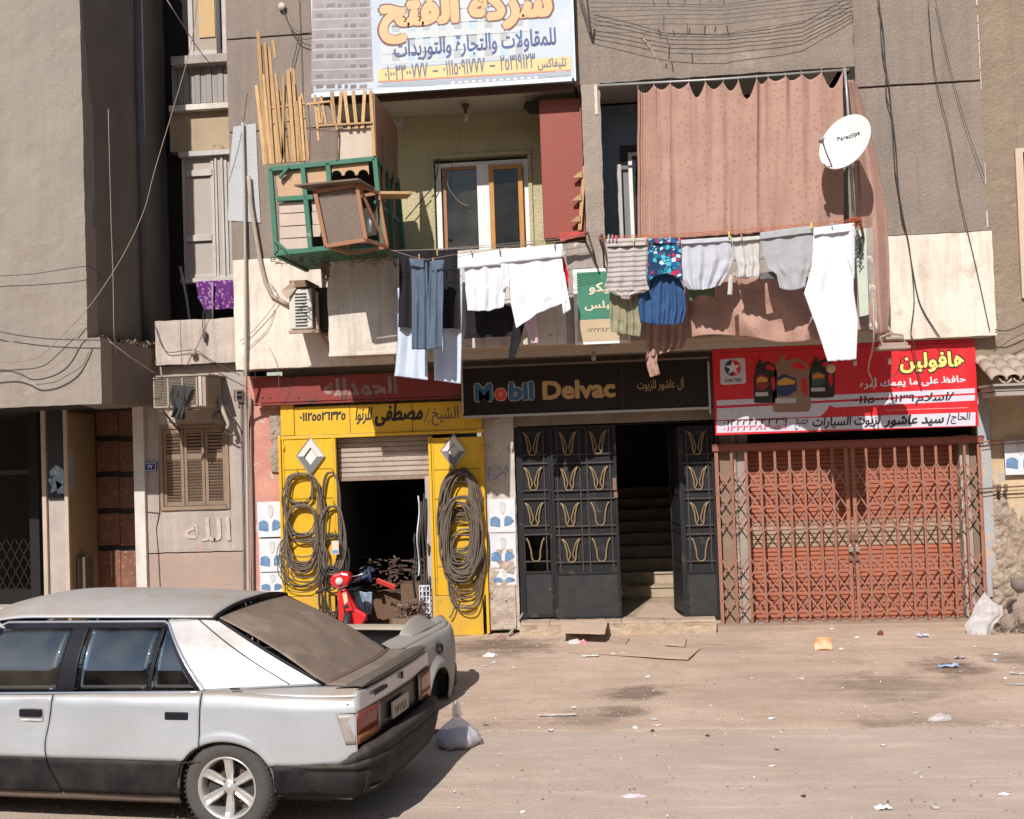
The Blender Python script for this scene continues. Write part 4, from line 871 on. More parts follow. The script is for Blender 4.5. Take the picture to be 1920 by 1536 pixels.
tpx('lettering', arabic('لزيوت السيارات'), 1523, 1652, 780, 803, -.3445, BK, cs, offset=.02, shear=.2)
tpx('lettering', arabic('جميع'), 1490, 1516, 785, 806, -.3445, BK, cs, shear=.3)
tpx('lettering', '٠١٢٢٢٢٢٣٣٣٩', 1356, 1476, 785, 796, -.3445, BK, cs, offset=.01, shear=.2)
tpx('lettering', '٠١٢٢٢٣٨٣٠٥٦', 1356, 1476, 797, 807, -.3445, RDK, cs, offset=.01, shear=.2)
# star badge
spoly(cs, 'badge_plate', [(1352, 674), (1394, 671), (1397, 674), (1399, 716), (1396, 719), (1354, 722), (1351, 719), (1350, 678)], -.3425, .0012, LILAC)
cc = at(1374, 690, -.345); rr = .102
m = M(); m.add([(cc.x, -.3445, cc.z)]+[(cc.x+rr*math.cos(a_), -.3445, cc.z+rr*math.sin(a_)) for a_ in [i*math.pi/24 for i in range(48)]], [(0, 1+i, 1+(i+1) % 48) for i in range(48)]); m.m = [1 if 12 <= i < 36 else 0 for i in range(48)]
obj('round_emblem', m, [flat('emblem_red', (.62, .03, .03), .4), flat('emblem_navy', (.02, .04, .13), .4)], cs)
m = M(); st = [(cc.x+(rr if i % 2 == 0 else rr*.382)*math.sin(i*math.pi/5), cc.z+(rr if i % 2 == 0 else rr*.382)*math.cos(i*math.pi/5)) for i in range(10)]
m.prism(st, -.3465, -.3447); obj('star', m, WHITEP, cs)
tpx('lettering', 'CALTEX', 1359, 1391, 710, 716, -.3445, BK, cs, offset=.02)
# printed oil containers
def jug(x, y, w, h, body, lab, lab2):
    P = lambda pts: [(x+a*w, y+b*h) for a, b in pts]
    spoly(cs, 'printed_container', P([(.02, .98), (0, .45), (.06, .30), (.10, .14), (.20, .12), (.20, .02), (.34, .02), (.34, .12), (.44, .10), (.62, .06), (.90, .16), (1, .30), (1, .92), (.94, .99), (.5, 1), (.1, 1)]), -.3445, .001, body)
    spoly(cs, 'printed_handle_gap', P([(.52, .17), (.66, .13), (.88, .21), (.90, .28), (.52, .24)]), -.3462, .001, RED)
    spoly(cs, 'printed_handle_gap', P([(.76, .44), (.90, .40), (.93, .66), (.86, .74), (.76, .60)]), -.3462, .001, RED)
    spoly(cs, 'printed_label', P([(.10, .42), (.30, .34), (.62, .42), (.64, .62), (.42, .72), (.16, .72), (.10, .60)]), -.3462, .001, lab2)
    spoly(cs, 'printed_label', P([(.14, .46), (.34, .40), (.60, .46), (.58, .52), (.14, .54)]), -.3478, .001, lab)
    spoly(cs, 'printed_label', P([(.08, .76), (.62, .75), (.62, .84), (.08, .85)]), -.3478, .001, flat('grey_print', (.45, .42, .42)))
NB = flat('print_black', (.025, .018, .016), .45); GO = flat('print_gold', (.55, .30, .05), .45); NV = flat('print_navy', (.03, .04, .12), .45)
jug(1413, 672, 44, 84, NB, GO, flat('print_maroon', (.22, .03, .03))); jug(1517, 668, 48, 78, NB, flat('print_orange', (.6, .2, .03)), flat('print_darkgreen', (.04, .09, .05)))
jug(1448, 664, 72, 109, flat('print_bronze', (.25, .15, .10), .45), GO, NV)
# green small sign on the parapet
YBs = BF-.04
gs = sign_root('green_parapet_sign', 1108, 640, YBs, 'framed green and tan signboard on the balcony parapet behind the striped shirt')
spb(gs, 'backing', 1076, 1180, 503, 645, YBs, YBs+.03, WPAINT, .003)
spb(gs, 'green_field', 1083, 1178, 509, 598, YBs-.004, YBs-.001, mat('green_enamel', (.035, .19, .11), .5, (.05, .16, .11), 3, .6, spot=((.35, .35, .28), 9, .70)))
spb(gs, 'tan_field', 1083, 1178, 599, 639, YBs-.004, YBs-.001, mat('tan_enamel', (.50, .38, .24), .5))
CREAML = flat('cream_lettering', (.62, .52, .38))
tpx('lettering', arabic('بيكو'), 1104, 1150, 529, 552, YBs-.006, CREAML, gs, offset=.025)
tpx('lettering', arabic('بيبلس'), 1096, 1160, 564, 582, YBs-.006, CREAML, gs, offset=.025)
tpx('lettering', '٠١٢٢٣٨٣', 1099, 1142, 615, 623, YBs-.006, BK, gs)
# billboard
YB2 = BF-.16
bb = sign_root('company_billboard', 828, 165, YB2, 'big pale billboard with orange arabic headline hung on the upper balcony', 'billboard')
SKYP = mat('faded_vinyl_sky', (.37, .43, .50), .5, (.55, .57, .60), .8, .9)
bz = rect(583, 1072, -150, 163, YB2)
spb(bb, 'vinyl', 583, 1072, -150, 163, YB2, YB2+.05, SKYP, .004)
spb(bb, 'bottom_rail', 583, 1073, 160, 168, YB2-.012, YB2-.001, flat('galv_rail', (.42, .46, .48), .4, metal=.4), .003)
# printed tower on the left strip: floors and window bays
TW = mat('printed_tower', (.29, .25, .25), .5, (.20, .17, .17), 5, .8)
spoly(bb, 'printed_tower', [(587, -100), (690, -100), (700, 153), (583, 162)], YB2-.0015, .001, TW)
SH = flat('print_shadow_brown', (.15, .12, .12), .5); LT = flat('print_light_band', (.38, .36, .37), .5)
for r in range(14):
    y = -90+r*19
    spoly(bb, 'printed_floor_line', [(586, y+12), (698, y+8), (698, y+10.5), (586, y+14.5)], YB2-.003, .001, LT)
    for (xa, xb) in ((592, 606), (612, 628), (633, 640), (646, 652), (657, 668), (674, 688)):
        if r % 4 == 3 and xa < 640: continue
        spoly(bb, 'printed_window', [(xa, y+2), (xb, y+1), (xb, y+8), (xa, y+9)], YB2-.003, .001, SH if (r+xa) % 3 else flat('print_mid_brown', (.22, .18, .175), .5))
# printed pale housing block
HB = flat('print_block', (.47, .49, .49), .5); HW = flat('print_window_blue', (.36, .46, .55), .5); HL = flat('print_block_line', (.35, .36, .37), .5)
spoly(bb, 'printed_block', [(714, 110), (714, 45), (745, 12), (800, -10), (985, -20), (992, 60), (995, 104), (714, 122)], YB2-.0015, .001, HB)
for r in range(5):
    for c in range(9):
        x, y = 735+c*29, -20+r*27+(8-c)*1.4
        if y < 8 and c < 2: continue
        spoly(bb, 'printed_window', [(x, y), (x+14, y-1), (x+14, y+14), (x, y+15)], YB2-.003, .001, HW if (r+c) % 2 else HL)
    spoly(bb, 'printed_floor_line', [(716, 10+r*26+14), (992, 8+r*25), (992, 9.5+r*25), (716, 11.5+r*26+14)], YB2-.003, .001, HL)
OR = flat('orange_lettering', (.72, .36, .17), .5); BR = flat('brown_outline', (.15, .06, .05), .5)
h1 = arabic('شركة الفتح')
tpx('letter_outline', h1, 706, 1040, -31, 78, YB2-.0045, BR, bb, offset=.075); tpx('lettering', h1, 710, 1036, -27, 74, YB2-.0068, OR, bb, offset=.05)
NVY = flat('navy_lettering', (.05, .07, .20), .5)
tpx('lettering', arabic('للمقاولات والتجارة والتوريدات'), 738, 1043, 65, 107, YB2-.0045, NVY, bb, offset=.012, tilt=.012)
slant(bb, 'phone_strip', 709, 1070, 131, 106, 152, 130, YB2-.004, flat('strip_yellow', (.62, .46, .20), .5))
slant(bb, 'phone_strip', 709, 1070, 152, 130, 155, 133, YB2-.004, flat('strip_orange', (.62, .22, .12), .5))
GL_ = flat('slate_lettering', (.13, .12, .16), .5)
tpx('lettering', '٠١٠٠٣٣٠٠٧٧٧  –  ٠١١١٥٠٩١٧٧٧  –  ٢٥٣١٩١٢٣', 721, 1004, 114, 143, YB2-.0055, GL_, bb, offset=.012, tilt=.022)
tpx('lettering', arabic('تليفاكس'), 1008, 1062, 109, 131, YB2-.0055, GL_, bb, offset=.012)
spoly(bb, 'printed_road', [(706, 163), (720, 156), (1070, 135), (1071, 150), (850, 160)], YB2-.003, .001, flat('print_road', (.30, .33, .37), .5))
for i in range(13): spoly(bb, 'printed_kerb_mark', [(846+i*13, 153.5-i*.8), (852+i*13, 153-i*.8), (852+i*13, 156.5-i*.8), (846+i*13, 157-i*.8)], YB2-.0045, .001, WHITEP)
spoly(bb, 'printed_car', [(1022, 142), (1034, 137), (1046, 133), (1062, 133), (1068, 137), (1068, 141), (1024, 144)], YB2-.0055, .001, flat('print_car_grey', (.34, .37, .40)))
spb(bb, 'frame_edge', 1071, 1075, -150, 152, YB2-.012, YB2+.05, flat('galv_rail', (.42, .46, .48), .4, metal=.4), .003)
# candidate posters (plain printed busts)
SK = flat('print_skin', (.52, .48, .46), .6); SU = mat('print_suit_blue', (.09, .17, .29), .6, (.15, .26, .40), 12, .9, spot=((.55, .55, .58), 15, .60, .08)); PW = mat('poster_paper', (.62, .62, .64), .6, (.52, .53, .57), 6, .7, spot=((.32, .30, .32), 9, .68))
HR = flat('print_hair', (.46, .45, .45), .6)
def poster(x, y, w, h, lab, torn=0):
    Yp = LOW-.058
    t = thing('wall_poster', at(x+w/2, y+h, Yp).to_tuple(), lab, 'poster', 'blue and white portrait posters pasted on the walls')
    a, b, c, e = rect(x, x+w, y, y+h, Yp); m = M()
    m.sheet(lambda u, v: (lerp(a, b, u)+.004*noise.noise(Vector((v*8, x, 0))), Yp+.004*noise.noise(Vector((u*3, v*3, x)))-(.012*max(0, v-.85)*torn), lerp(c, e, v)+(.02*torn*noise.noise(Vector((u*8, x, 2))) if v == 0 else 0)), 8, 10)
    obj('sheet', m, PW, t, solid=.003)
    def P(pts): return [(x+p*w, y+q_*h) for p, q_ in pts]
    spoly(t, 'printed_suit', P([(.04, .80), (.05, .58), (.22, .52), (.36, .56), (.42, .62), (.42, .84)]), Yp-.008, .001, SU)
    spoly(t, 'printed_suit', P([(.58, .82), (.58, .60), (.66, .50), (.84, .54), (.96, .66), (.80, .78)]), Yp-.008, .001, SU)
    spoly(t, 'printed_face', P([(.40, .22), (.47, .12), (.57, .14), (.62, .25), (.58, .40), (.50, .46), (.42, .38)]), Yp-.008, .001, SK)
    spoly(t, 'printed_hair', P([(.40, .22), (.42, .11), (.52, .07), (.60, .12), (.62, .25), (.57, .17), (.46, .16)]), Yp-.0095, .001, HR)
poster(483, 941, 47, 66, 'upper portrait poster on the pink wall left of the yellow door')
poster(486, 1010, 47, 62, 'second portrait poster down the pink wall beside the yellow door')
poster(488, 1074, 45, 40, 'lowest portrait poster on the pink wall just above the silver car', 1)
poster(917, 936, 49, 62, 'upper portrait poster on the white pillar beside the iron gate')
poster(919, 1002, 48, 62, 'middle portrait poster on the white pillar beside the iron gate')
poster(923, 1067, 45, 30, 'torn lowest portrait poster on the white pillar beside the iron gate', 1)
poster(1884, 822, 60, 68, 'portrait poster on the yellowed wall at the right edge under the tiled awning')
m = M(); a, b, c, e = rect(915, 968, 934, 1100, LOW-.045); m.box(a, b, LOW-.047, LOW-.043, c, e); meta(obj('poster_backing_paper', m, mat('old_paste_paper', (.55, .49, .46), .8, (.42, .34, .31), 7, .8)), 'old torn paste paper behind the posters on the white pillar', 'paper')
t_ = thing('chalk_marks', at(935, 895, LOW-.04).to_tuple(), 'faint blue handwritten numbers on the white pillar above the posters', 'writing')
tpx('lettering', '٢٠٩٨', 915, 955, 874, 886, LOW-.041, flat('faded_blue_ink', (.22, .25, .38), .8), t_); tpx('lettering', '٢٥٣٦', 915, 950, 886, 900, LOW-.041, flat('faded_blue_ink', (.22, .25, .38), .8), t_)
# ---------------------------------------------------------------- cloth
def cloth_mat(name, col, col2=None, ns=9, amt=.3, rough=.9, trans=.18, **k): return mat(name, col, rough, col2 or tuple(c*.85 for c in col), ns, amt, fine=0, bump=.5, bs=9, trans=trans, spec=.15, **k)
def drape(m, L, Rr, Y, nu=36, nv=30, amp=.02, freq=4, seed=0, ytop=0, ybot=0, sag=0, grow=1.0, mi=0, hem=.0):
    "cloth between a left and a right edge given as pixel polylines from top to bottom"
    def pl(P, t):
        k = t*(len(P)-1); i = min(int(k), len(P)-2); f = k-i; f = f*f*(3-2*f)*.4+f*.6; return lerp(P[i][0], P[i+1][0], f), lerp(P[i][1], P[i+1][1], f)
    def f(u, v):
        v = 1-v
        xa, ya = pl(L, v); xb, yb_ = pl(Rr, v); x = lerp(xa, xb, u); y = lerp(ya, yb_, u)+sag*math.sin(math.pi*u)*v+hem*v*noise.noise(Vector((u*6, seed, 9)))*10
        g = lerp(.25, 1, v**.6)*grow
        d = amp*g*(math.sin(u*math.pi*2*freq+seed+1.2*noise.noise(Vector((u*3, v*1.5, seed))))+.9*noise.noise(Vector((u*freq*2.2, v*1.1, seed+3)))+.4*noise.noise(Vector((u*freq*4, v*5, seed+5))))
        d += amp*.8*noise.noise(Vector((u*3.5, v*4, seed+11)))
        p = at(x, y, Y+lerp(ytop, ybot, v)); return (p.x, p.y+d, p.z)
    m.sheet(f, nu, nv, mi); return m
def fold(m, x0, y0, x1, y1, h, Y, mi=0, seed=0):
    "the turned-over strip where a garment hangs over the line"
    drape(m, [(x0, y0-1), (x0, y0+h)], [(x1, y1-1), (x1, y1+h)], Y, 24, 5, .006, 3, seed, 0, -.006, mi=mi); return m
def garment(name, label, cat, m, mats, solid=.004, group='washing hanging on the balcony lines'):
    return meta(obj(name, m, mats, smooth=True, solid=solid), label, cat, group)
# ---- big curtain on the right balcony
YCU = BF-.06
def curtmat():
    m = mat('rose_curtain', (.45, .275, .215), .9, (.36, .21, .165), 3, .7, fine=.1, bs=50, trans=.12, spec=.15)
    t = m.node_tree; N = t.nodes; L = t.links; b = N['Principled BSDF']; src = b.inputs['Base Color'].links[0].from_socket
    g = N.new('ShaderNodeNewGeometry'); v = N.new('ShaderNodeTexVoronoi'); v.inputs['Scale'].default_value = 14; v.inputs['Randomness'].default_value = .6; L.new(g.outputs['Position'], v.inputs['Vector'])
    n = N.new('ShaderNodeTexNoise'); n.inputs['Scale'].default_value = 34; L.new(g.outputs['Position'], n.inputs['Vector'])
    a = N.new('ShaderNodeMath'); a.operation = 'MULTIPLY_ADD'; L.new(n.outputs[0], a.inputs[0]); a.inputs[1].default_value = .5; L.new(v.outputs['Distance'], a.inputs[2])
    r = N.new('ShaderNodeMapRange'); r.inputs[1].default_value = .56; r.inputs[2].default_value = .46; r.inputs[4].default_value = .36; L.new(a.outputs[0], r.inputs[0])
    x = N.new('ShaderNodeMix'); x.data_type = 'RGBA'; L.new(r.outputs[0], x.inputs[0]); L.new(src, x.inputs[6]); x.inputs[7].default_value = (.25, .11, .085, 1); L.new(x.outputs[2], b.inputs['Base Color'])
    for l in list(N):
        if l.type == 'BSDF_TRANSLUCENT': L.new(x.outputs[2], l.inputs[0])
    return m
CURTM = curtmat()
xs2 = [1196, 1226, 1257, 1291, 1322, 1356, 1384, 1418, 1440, 1472, 1502, 1540, 1581]      # hook positions
ytop_ = [170, 162, 159, 157, 156, 155, 153, 150, 148, 146, 142, 138, 133]; dip = [8, 7, 9, 26, 10, 16, 34, 7, 6, 6, 8, 30]
def cur(u, v):
    k = u*12; i = min(int(k), 11); f = k-i; px = lerp(xs2[i], xs2[i+1], f); d0 = dip[i]*math.sin(math.pi*f)**1.2
    top = lerp(ytop_[i], ytop_[i+1], f)+d0
    bot = lerp(452, 428, u)+3*noise.noise(Vector((u*30, 0, 0)))
    t = 1-v
    sharp = .05*(abs(math.sin(math.pi*f))-.6)*math.exp(-t*2.0)*(1+.6*math.sin(i*2.1))
    d = sharp+.015*math.sin(u*34+3*noise.noise(Vector((u*5, t*1.2, 9)))+2*math.sin(t*2+u*6))*(.5+t*.7)+.03*noise.noise(Vector((u*9, t*1.3, 2)))+.018*noise.noise(Vector((u*34, t*2.0, 2)))
    if u < .12: d += .045*math.sin(u*520/1)*(1-u/.12)
    p = at(px, lerp(top, bot, t), YCU); return (p.x+.01*noise.noise(Vector((u*20, t*4, 7))), p.y+d-.01, p.z)
m = M(); m.sheet(cur, 260, 70)
cu = meta(obj('balcony_curtain', m, CURTM, smooth=True, solid=.003), 'large dusty rose curtain closing the front of the right balcony', 'curtain')
# side piece billowing over the right balcony end
m = M()
def side(u, v):
    t = 1-v
    lx = [1590, 1596, 1600, 1604, 1612, 1622, 1640]; rx_ = [1604, 1622, 1644, 1662, 1667, 1668, 1664]; yy = [150, 215, 300, 400, 480, 560, 628]
    k = t*6; i = min(int(k), 5); f = k-i
    xl, xr, y = lerp(lx[i], lx[i+1], f), lerp(rx_[i], rx_[i+1], f), lerp(yy[i], yy[i+1], f)
    Y = lerp(YCU+.02, YCU+.45, u)
    p = at(lerp(xl, xr, u), y, lerp(YCU+.02, YCU+.28, u)); d = .02*math.sin(u*14+2*t)+.03*noise.noise(Vector((u*4, t*3, 4)))
    return (p.x+d*.6, p.y+d, p.z)
m.sheet(side, 40, 60)
meta(obj('balcony_side_curtain', m, CURTM, smooth=True, solid=.003), 'rose curtain billowing down round the right end of the balcony beside the dish', 'curtain')
m = M(); drape(m, [(1212, 560), (1212, 648), (1210, 672)], [(1290, 560), (1287, 640), (1280, 652)], BF-.16, 40, 24, .03, 5, 4)
drape(m, [(1211, 668), (1213, 690), (1219, 708)], [(1232, 655), (1232, 680), (1238, 702)], BF-.15, 16, 12, .018, 2, 9)
meta(obj('hanging_curtain_end', m, CURTM, smooth=True, solid=.003), 'narrow twisted tail of rose curtain hanging below the blue trousers', 'curtain')
m = M()
def low(u, v):
    t = 1-v; px = lerp(1285, 1610, u); yt = 520; yb3 = 640-10*math.sin(u*math.pi*2.2+.4)-u*12
    d = .05*math.sin(u*30+3*math.sin(t*2.2+u*4))*(.4+t)+.04*noise.noise(Vector((u*8, t*3, 6)))
    p = at(px, lerp(yt, yb3, t), BF-.10); return (p.x, p.y+d-.03*t, p.z)
m.sheet(low, 130, 40); meta(obj('parapet_curtain', m, CURTM, smooth=True, solid=.003), 'rose patterned curtain draped over the parapet under the white and grey washing', 'curtain')
m = M(); m.sheet(lambda u, v: (lambda p: (p.x, p.y+.02*math.sin(u*20), p.z))(at(lerp(1196, 1245, u)+(1-v)*12*u, lerp(445, 330, v), YCU+.06)), 30, 20)
meta(obj('inner_curtain_edge', m, CURTM, smooth=True, solid=.003), 'shadowed inner edge of the rose curtain beside the balcony window', 'curtain')
# curtain rail and post
t = thing('curtain_frame', at(1590, 430, BF).to_tuple(), 'thin grey pipe frame carrying the rose curtain under the upper parapet', 'frame')
m = M(); m.tube([at(1120, 161, BF-.03), at(1350, 149, BF-.03), at(1592, 131, BF-.03)], .016, 6); obj('top_rail', m, GALV, t, smooth=True)
m = M(); m.tube([at(1584, 128, BF-.10), at(1589, 190, BF-.10), at(1597, 330, BF-.10), at(1600, 430, BF-.10)], .016, 8); obj('post', m, GALV, t, smooth=True)
for x, y in zip(xs2, ytop_):
    m = M(); m.tube([at(x, y-10, BF-.03), at(x, y+1, BF-.06)], .004, 4); obj('hook', m, WIREL, t)
# pale green corner strip with black scribble
m = M(); m.prism(pxpoly([(1603, 432), (1624, 428), (1629, 590), (1612, 594)], BF-.24), BF-.24, BF-.2)
gc = meta(obj('pale_green_board', m, mat('pale_green_paint', (.46, .52, .42), .7, (.38, .43, .35), 4, .6)), 'narrow pale green board with black scribbles at the right end of the balcony', 'board')
for k in range(8):
    m = M(); y = 445+k*8; m.tube([at(1604+2*math.sin(k), y, BF-.25), at(1610, y-5, BF-.25), at(1615, y+3, BF-.25), at(1611, y+9, BF-.25), at(1618+2*math.sin(k*2), y-3, BF-.25)], .004, 4); obj('scribble', m, BLACK, gc)
# ---- satellite dish
sd = thing('satellite_dish', at(1592, 300, -1.9).to_tuple(), 'white satellite dish with black lettering fixed to the curtain pole', 'satellite dish')
c0 = at(1584, 266, -1.92)
nrm = Vector((-.40, -.86, .31)).normalized(); uu = Vector((0, 0, 1)).cross(nrm).normalized(); vv = nrm.cross(uu)
tl = math.radians(-26)
e1 = uu*math.cos(tl)+vv*math.sin(tl); e2 = -uu*math.sin(tl)+vv*math.cos(tl)
RA, RBv = .262, .345
m = M(); vs = [c0-nrm*.055]; fs = []; n_ = 40; rings = 8
for r in range(1, rings+1):
    q = r/rings
    for k in range(n_): a_ = 2*math.pi*k/n_; vs.append(c0+e1*RA*q*math.cos(a_)+e2*RBv*q*math.sin(a_)-nrm*.055*(1-q*q))
for k in range(n_): fs.append((0, 1+k, 1+(k+1) % n_))
for r in range(rings-1):
    for k in range(n_): fs.append((1+r*n_+k, 1+(r+1)*n_+k, 1+(r+1)*n_+(k+1) % n_, 1+r*n_+(k+1) % n_))
m.add(vs, fs); DISHM = mat('dish_white', (.54, .53, .51), .4, (.58, .56, .52), 5, .6, fine=0)
do = obj('reflector', m, DISHM, sd, smooth=True, solid=-.006)
m = M(); m.tube([c0+e1*RA*1.0*math.cos(a_)+e2*RBv*math.sin(a_) for a_ in [2*math.pi*k/48 for k in range(48)]], .009, 6, closed=True); obj('rim', m, DISHM, do, smooth=True)
# lettering on the reflector
v, f = textmesh('Paraclips', .012, 0); w = max(p[0] for p in v); m = M()
def onr(a_, b_): q = (a_/RA)**2+(b_/RBv)**2; return c0+e1*a_+e2*b_-nrm*(.055*(1-q)-.014)
g1 = -e1 if False else e1
m.add([onr(((p[0]/w-.5)*.26)*math.cos(.60)-(p[1]*.26/w)*math.sin(.60), .07+((p[0]/w-.5)*.26)*math.sin(.60)+(p[1]*.26/w)*math.cos(.60)) for p in v], f)
obj('lettering', m, BK, sd)
lnb = at(1541, 262, -2.22); ft = c0-e2*RBv*.98+nrm*.0
m = M(); m.tube([ft+Vector((.03, .02, -.01)), ft.lerp(lnb, .5)+Vector((0, 0, .012)), lnb], .010, 6); obj('arm', m, GALV, sd, smooth=True)
m = M(); m.lathe([(0, -.05), (.022, -.05), (.022, .01), (.03, .02), (.03, .05), (0, .055)], lnb, 'y', 12); obj('feed_horn', m, flat('lnb_grey', (.3, .29, .27), .5), sd, smooth=True)
m = M(); m.bar(c0-nrm*.06, at(1597, 300, BF-.1), .05, .05); m.bar(ft+Vector((.02, .03, .02)), at(1597, 310, BF-.1), .02, .02); obj('mount', m, GALV, sd)
# ---- wash lines
def line(pts, r, mt, lab, nm='clothesline'): 
    m = M(); m.tube(pts, r, 5); return meta(obj(nm, m, mt, smooth=True), lab, 'clothesline')
def sagl(p, q, s, n=14): p, q = Vector(p), Vector(q); return [p.lerp(q, t/n)-Vector((0, 0, s*4*(t/n)*(1-t/n))) for t in range(n+1)]
YLN = BF-.62
line(sagl(at(735, 470, YLN-.05), at(1060, 452, YLN), .02), .004, WIREL, 'front left clothesline with the slate trousers and white shirts')
line([at(730, 468, YLN-.1), at(775, 482, YLN-.12), at(800, 487, YLN-.12), at(860, 476, YLN-.05), at(1000, 458, YLN)], .003, WIREL, 'slack cord sagging where the slate trousers hang')
line(sagl(at(735, 472, YLN+.25), at(1095, 443, YLN+.25), .015), .003, WIREL, 'rear left clothesline behind the white shirts')
for k, (dy, dY) in enumerate(((0, 0), (4, .12), (-3, .26))):
    line(sagl(at(1125, 447+dy, YLN+dY), at(1612, 413+dy, YLN+dY), .03), .004, flat('orange_cord', (.45, .12, .06)), ('front', 'middle', 'rear')[k]+' orange clothesline along the right balcony')
for i in range(5):
    line([at(1050+i*3, 447+i*11, YLN+i*.1), at(1105+i*2, 437+i*12, YLN+i*.1)], .003, flat('thin_line_dark', (.10, .08, .07)), 'short grey line %s of the five beside the pillar' % ('topmost', 'second', 'third', 'fourth', 'lowest')[i])
for nm, pts, lab in (('line_bracket', [(1092, 440, BF), (1102, 436, YLN+.2), (1112, 470, YLN+.3), (1118, 497, BF)], 'rusty angle bracket holding the left clotheslines against the pillar'),
                     ('line_bracket', [(1128, 440, BF), (1124, 447, YLN), (1131, 470, YLN+.3), (1133, 500, BF)], 'rusty angle bracket at the left end of the orange lines'),
                     ('line_bracket', [(1600, 425, BF), (1612, 412, YLN), (1618, 440, YLN+.3), (1622, 470, BF)], 'cord wound bracket at the right end of the orange lines'),
                     ('line_bracket', [(742, 476, BF), (727, 466, YLN-.1), (742, 500, BF)], 'small wire bracket at the left end of the clotheslines')):
    m = M()
    for k in range(len(pts)-1): m.bar(at(*pts[k]), at(*pts[k+1]), .022, .022)
    meta(obj(nm, m, STEEL), lab, 'bracket')
m = M()
for k in range(26): m.tube([at(1596+R_.uniform(-4, 22), 412+R_.uniform(-6, 14), YLN+R_.uniform(-.05, .2)) for _ in range(4)], .004, 4)
meta(obj('cord_tangle', m, flat('orange_cord', (.45, .12, .06))), 'tangle of orange cord knotted round the right end bracket', 'cord')
# ---- washing
WH = cloth_mat('white_cotton', (.74, .74, .78)); WHB = cloth_mat('bluish_white_cotton', (.58, .64, .76)); BLKC = cloth_mat('black_cloth', (.018, .016, .018), trans=.0)
SLATE = cloth_mat('slate_denim', (.095, .125, .17), trans=0, ns=20); GRYC = cloth_mat('grey_jersey', (.40, .40, .41)); LGRY = cloth_mat('pale_grey_jersey', (.52, .52, .57)); OLIVE = cloth_mat('olive_cotton', (.27, .25, .16), trans=.05)
DEN = cloth_mat('blue_denim_cotton', (.035, .08, .18), trans=0); REDC = cloth_mat('red_cloth', (.62, .02, .03), trans=.1); PINKC = cloth_mat('pink_white_cloth', (.66, .50, .55)); PINKR = cloth_mat('faded_red_towel', (.50, .09, .08))
m = M(); drape(m, [(748, 470), (748, 540), (746, 614)], [(858, 468), (860, 540), (862, 616)], YLN+.22, 50, 40, .022, 5, 2, hem=.15)
garment('black_robe', 'long black cloth hanging behind the slate blue trousers', 'clothing', m, BLKC)
m = M(); drape(m, [(745, 540), (746, 640), (739, 705)], [(800, 540), (801, 640), (803, 713)], YLN+.30, 24, 40, .02, 2.5, 3); drape(m, [(803, 540), (812, 640), (815, 713)], [(868, 480), (866, 620), (864, 720)], YLN+.30, 26, 40, .02, 2, 5)
garment('white_trousers', 'white trousers whose legs show below the black cloth at the left', 'trousers', m, WHB)
m = M(); drape(m, [(770, 490), (772, 560), (772, 655)], [(800, 492), (802, 560), (803, 656)], YLN-.10, 22, 44, .020, 2.2, 1); drape(m, [(799, 597), (800, 630), (800, 656)], [(808, 600), (806, 630), (806, 657)], YLN-.10, 6, 20, .008, 1, 1)
drape(m, [(806, 490), (803, 560), (802, 656)], [(831, 488), (831, 560), (830, 652)], YLN-.11, 22, 44, .020, 2.0, 6)
drape(m, [(767, 484), (769, 499)], [(795, 487), (794, 502)], YLN-.13, 12, 6, .01, 1, 3); drape(m, [(808, 489), (810, 508)], [(833, 487), (831, 505)], YLN-.13, 12, 6, .01, 1, 7)
garment('slate_trousers', 'slate blue trousers pegged upside down in front of the black cloth', 'trousers', m, SLATE)
m = M(); fold(m, 858, 478, 945, 470, 26, YLN-.02, 0, 2); drape(m, [(870, 486), (872, 540), (876, 582)], [(948, 478), (950, 530), (944, 576)], YLN, 44, 34, .020, 3.2, 8, sag=4, hem=.2)
drape(m, [(938, 485), (942, 545)], [(952, 480), (955, 538)], YLN-.02, 10, 14, .012, 1, 3)
garment('white_undershirt', 'short crumpled white undershirt, leftmost of the white shirts', 'shirt', m, WH)
m = M(); fold(m, 938, 470, 1055, 458, 24, YLN-.02, 0, 5); drape(m, [(945, 478), (956, 540), (958, 570), (968, 616)], [(1052, 464), (1058, 520), (1066, 560), (1060, 568)], YLN, 56, 40, .016, 2.2, 10, sag=-6, hem=.3)
drape(m, [(1048, 520), (1056, 590)], [(1058, 510), (1070, 580)], YLN-.02, 8, 14, .012, 1, 4)
garment('white_tshirt', 'large white tee shirt hanging with one long pointed corner', 'shirt', m, WH)
m = M(); drape(m, [(980, 596), (988, 620), (996, 644)], [(1005, 590), (1008, 620), (1010, 644)], YLN+.25, 12, 16, .012, 1.5, 4); garment('pale_pink_cloth', 'pale pink cloth tip showing under the large white tee shirt', 'clothing', m, PINKC)
m = M(); drape(m, [(1050, 478), (1054, 520), (1061, 545)], [(1056, 480), (1066, 515), (1065, 548)], YLN+.1, 10, 16, .012, 1, 4); garment('red_cloth', 'strip of bright red cloth behind the large white tee shirt', 'clothing', m, REDC)
m = M(); drape(m, [(873, 560), (874, 610), (870, 635)], [(962, 575), (968, 620), (972, 630)], YLN+.32, 34, 20, .02, 3, 14); drape(m, [(960, 600), (957, 640), (953, 670)], [(985, 600), (976, 640), (965, 673)], YLN+.3, 10, 20, .012, 1, 6)
drape(m, [(955, 540), (960, 590)], [(1052, 530), (1040, 575)], YLN+.34, 30, 14, .02, 3, 9)
garment('black_garments', 'black clothes hanging in the shade behind the white shirts', 'clothing', m, BLKC)
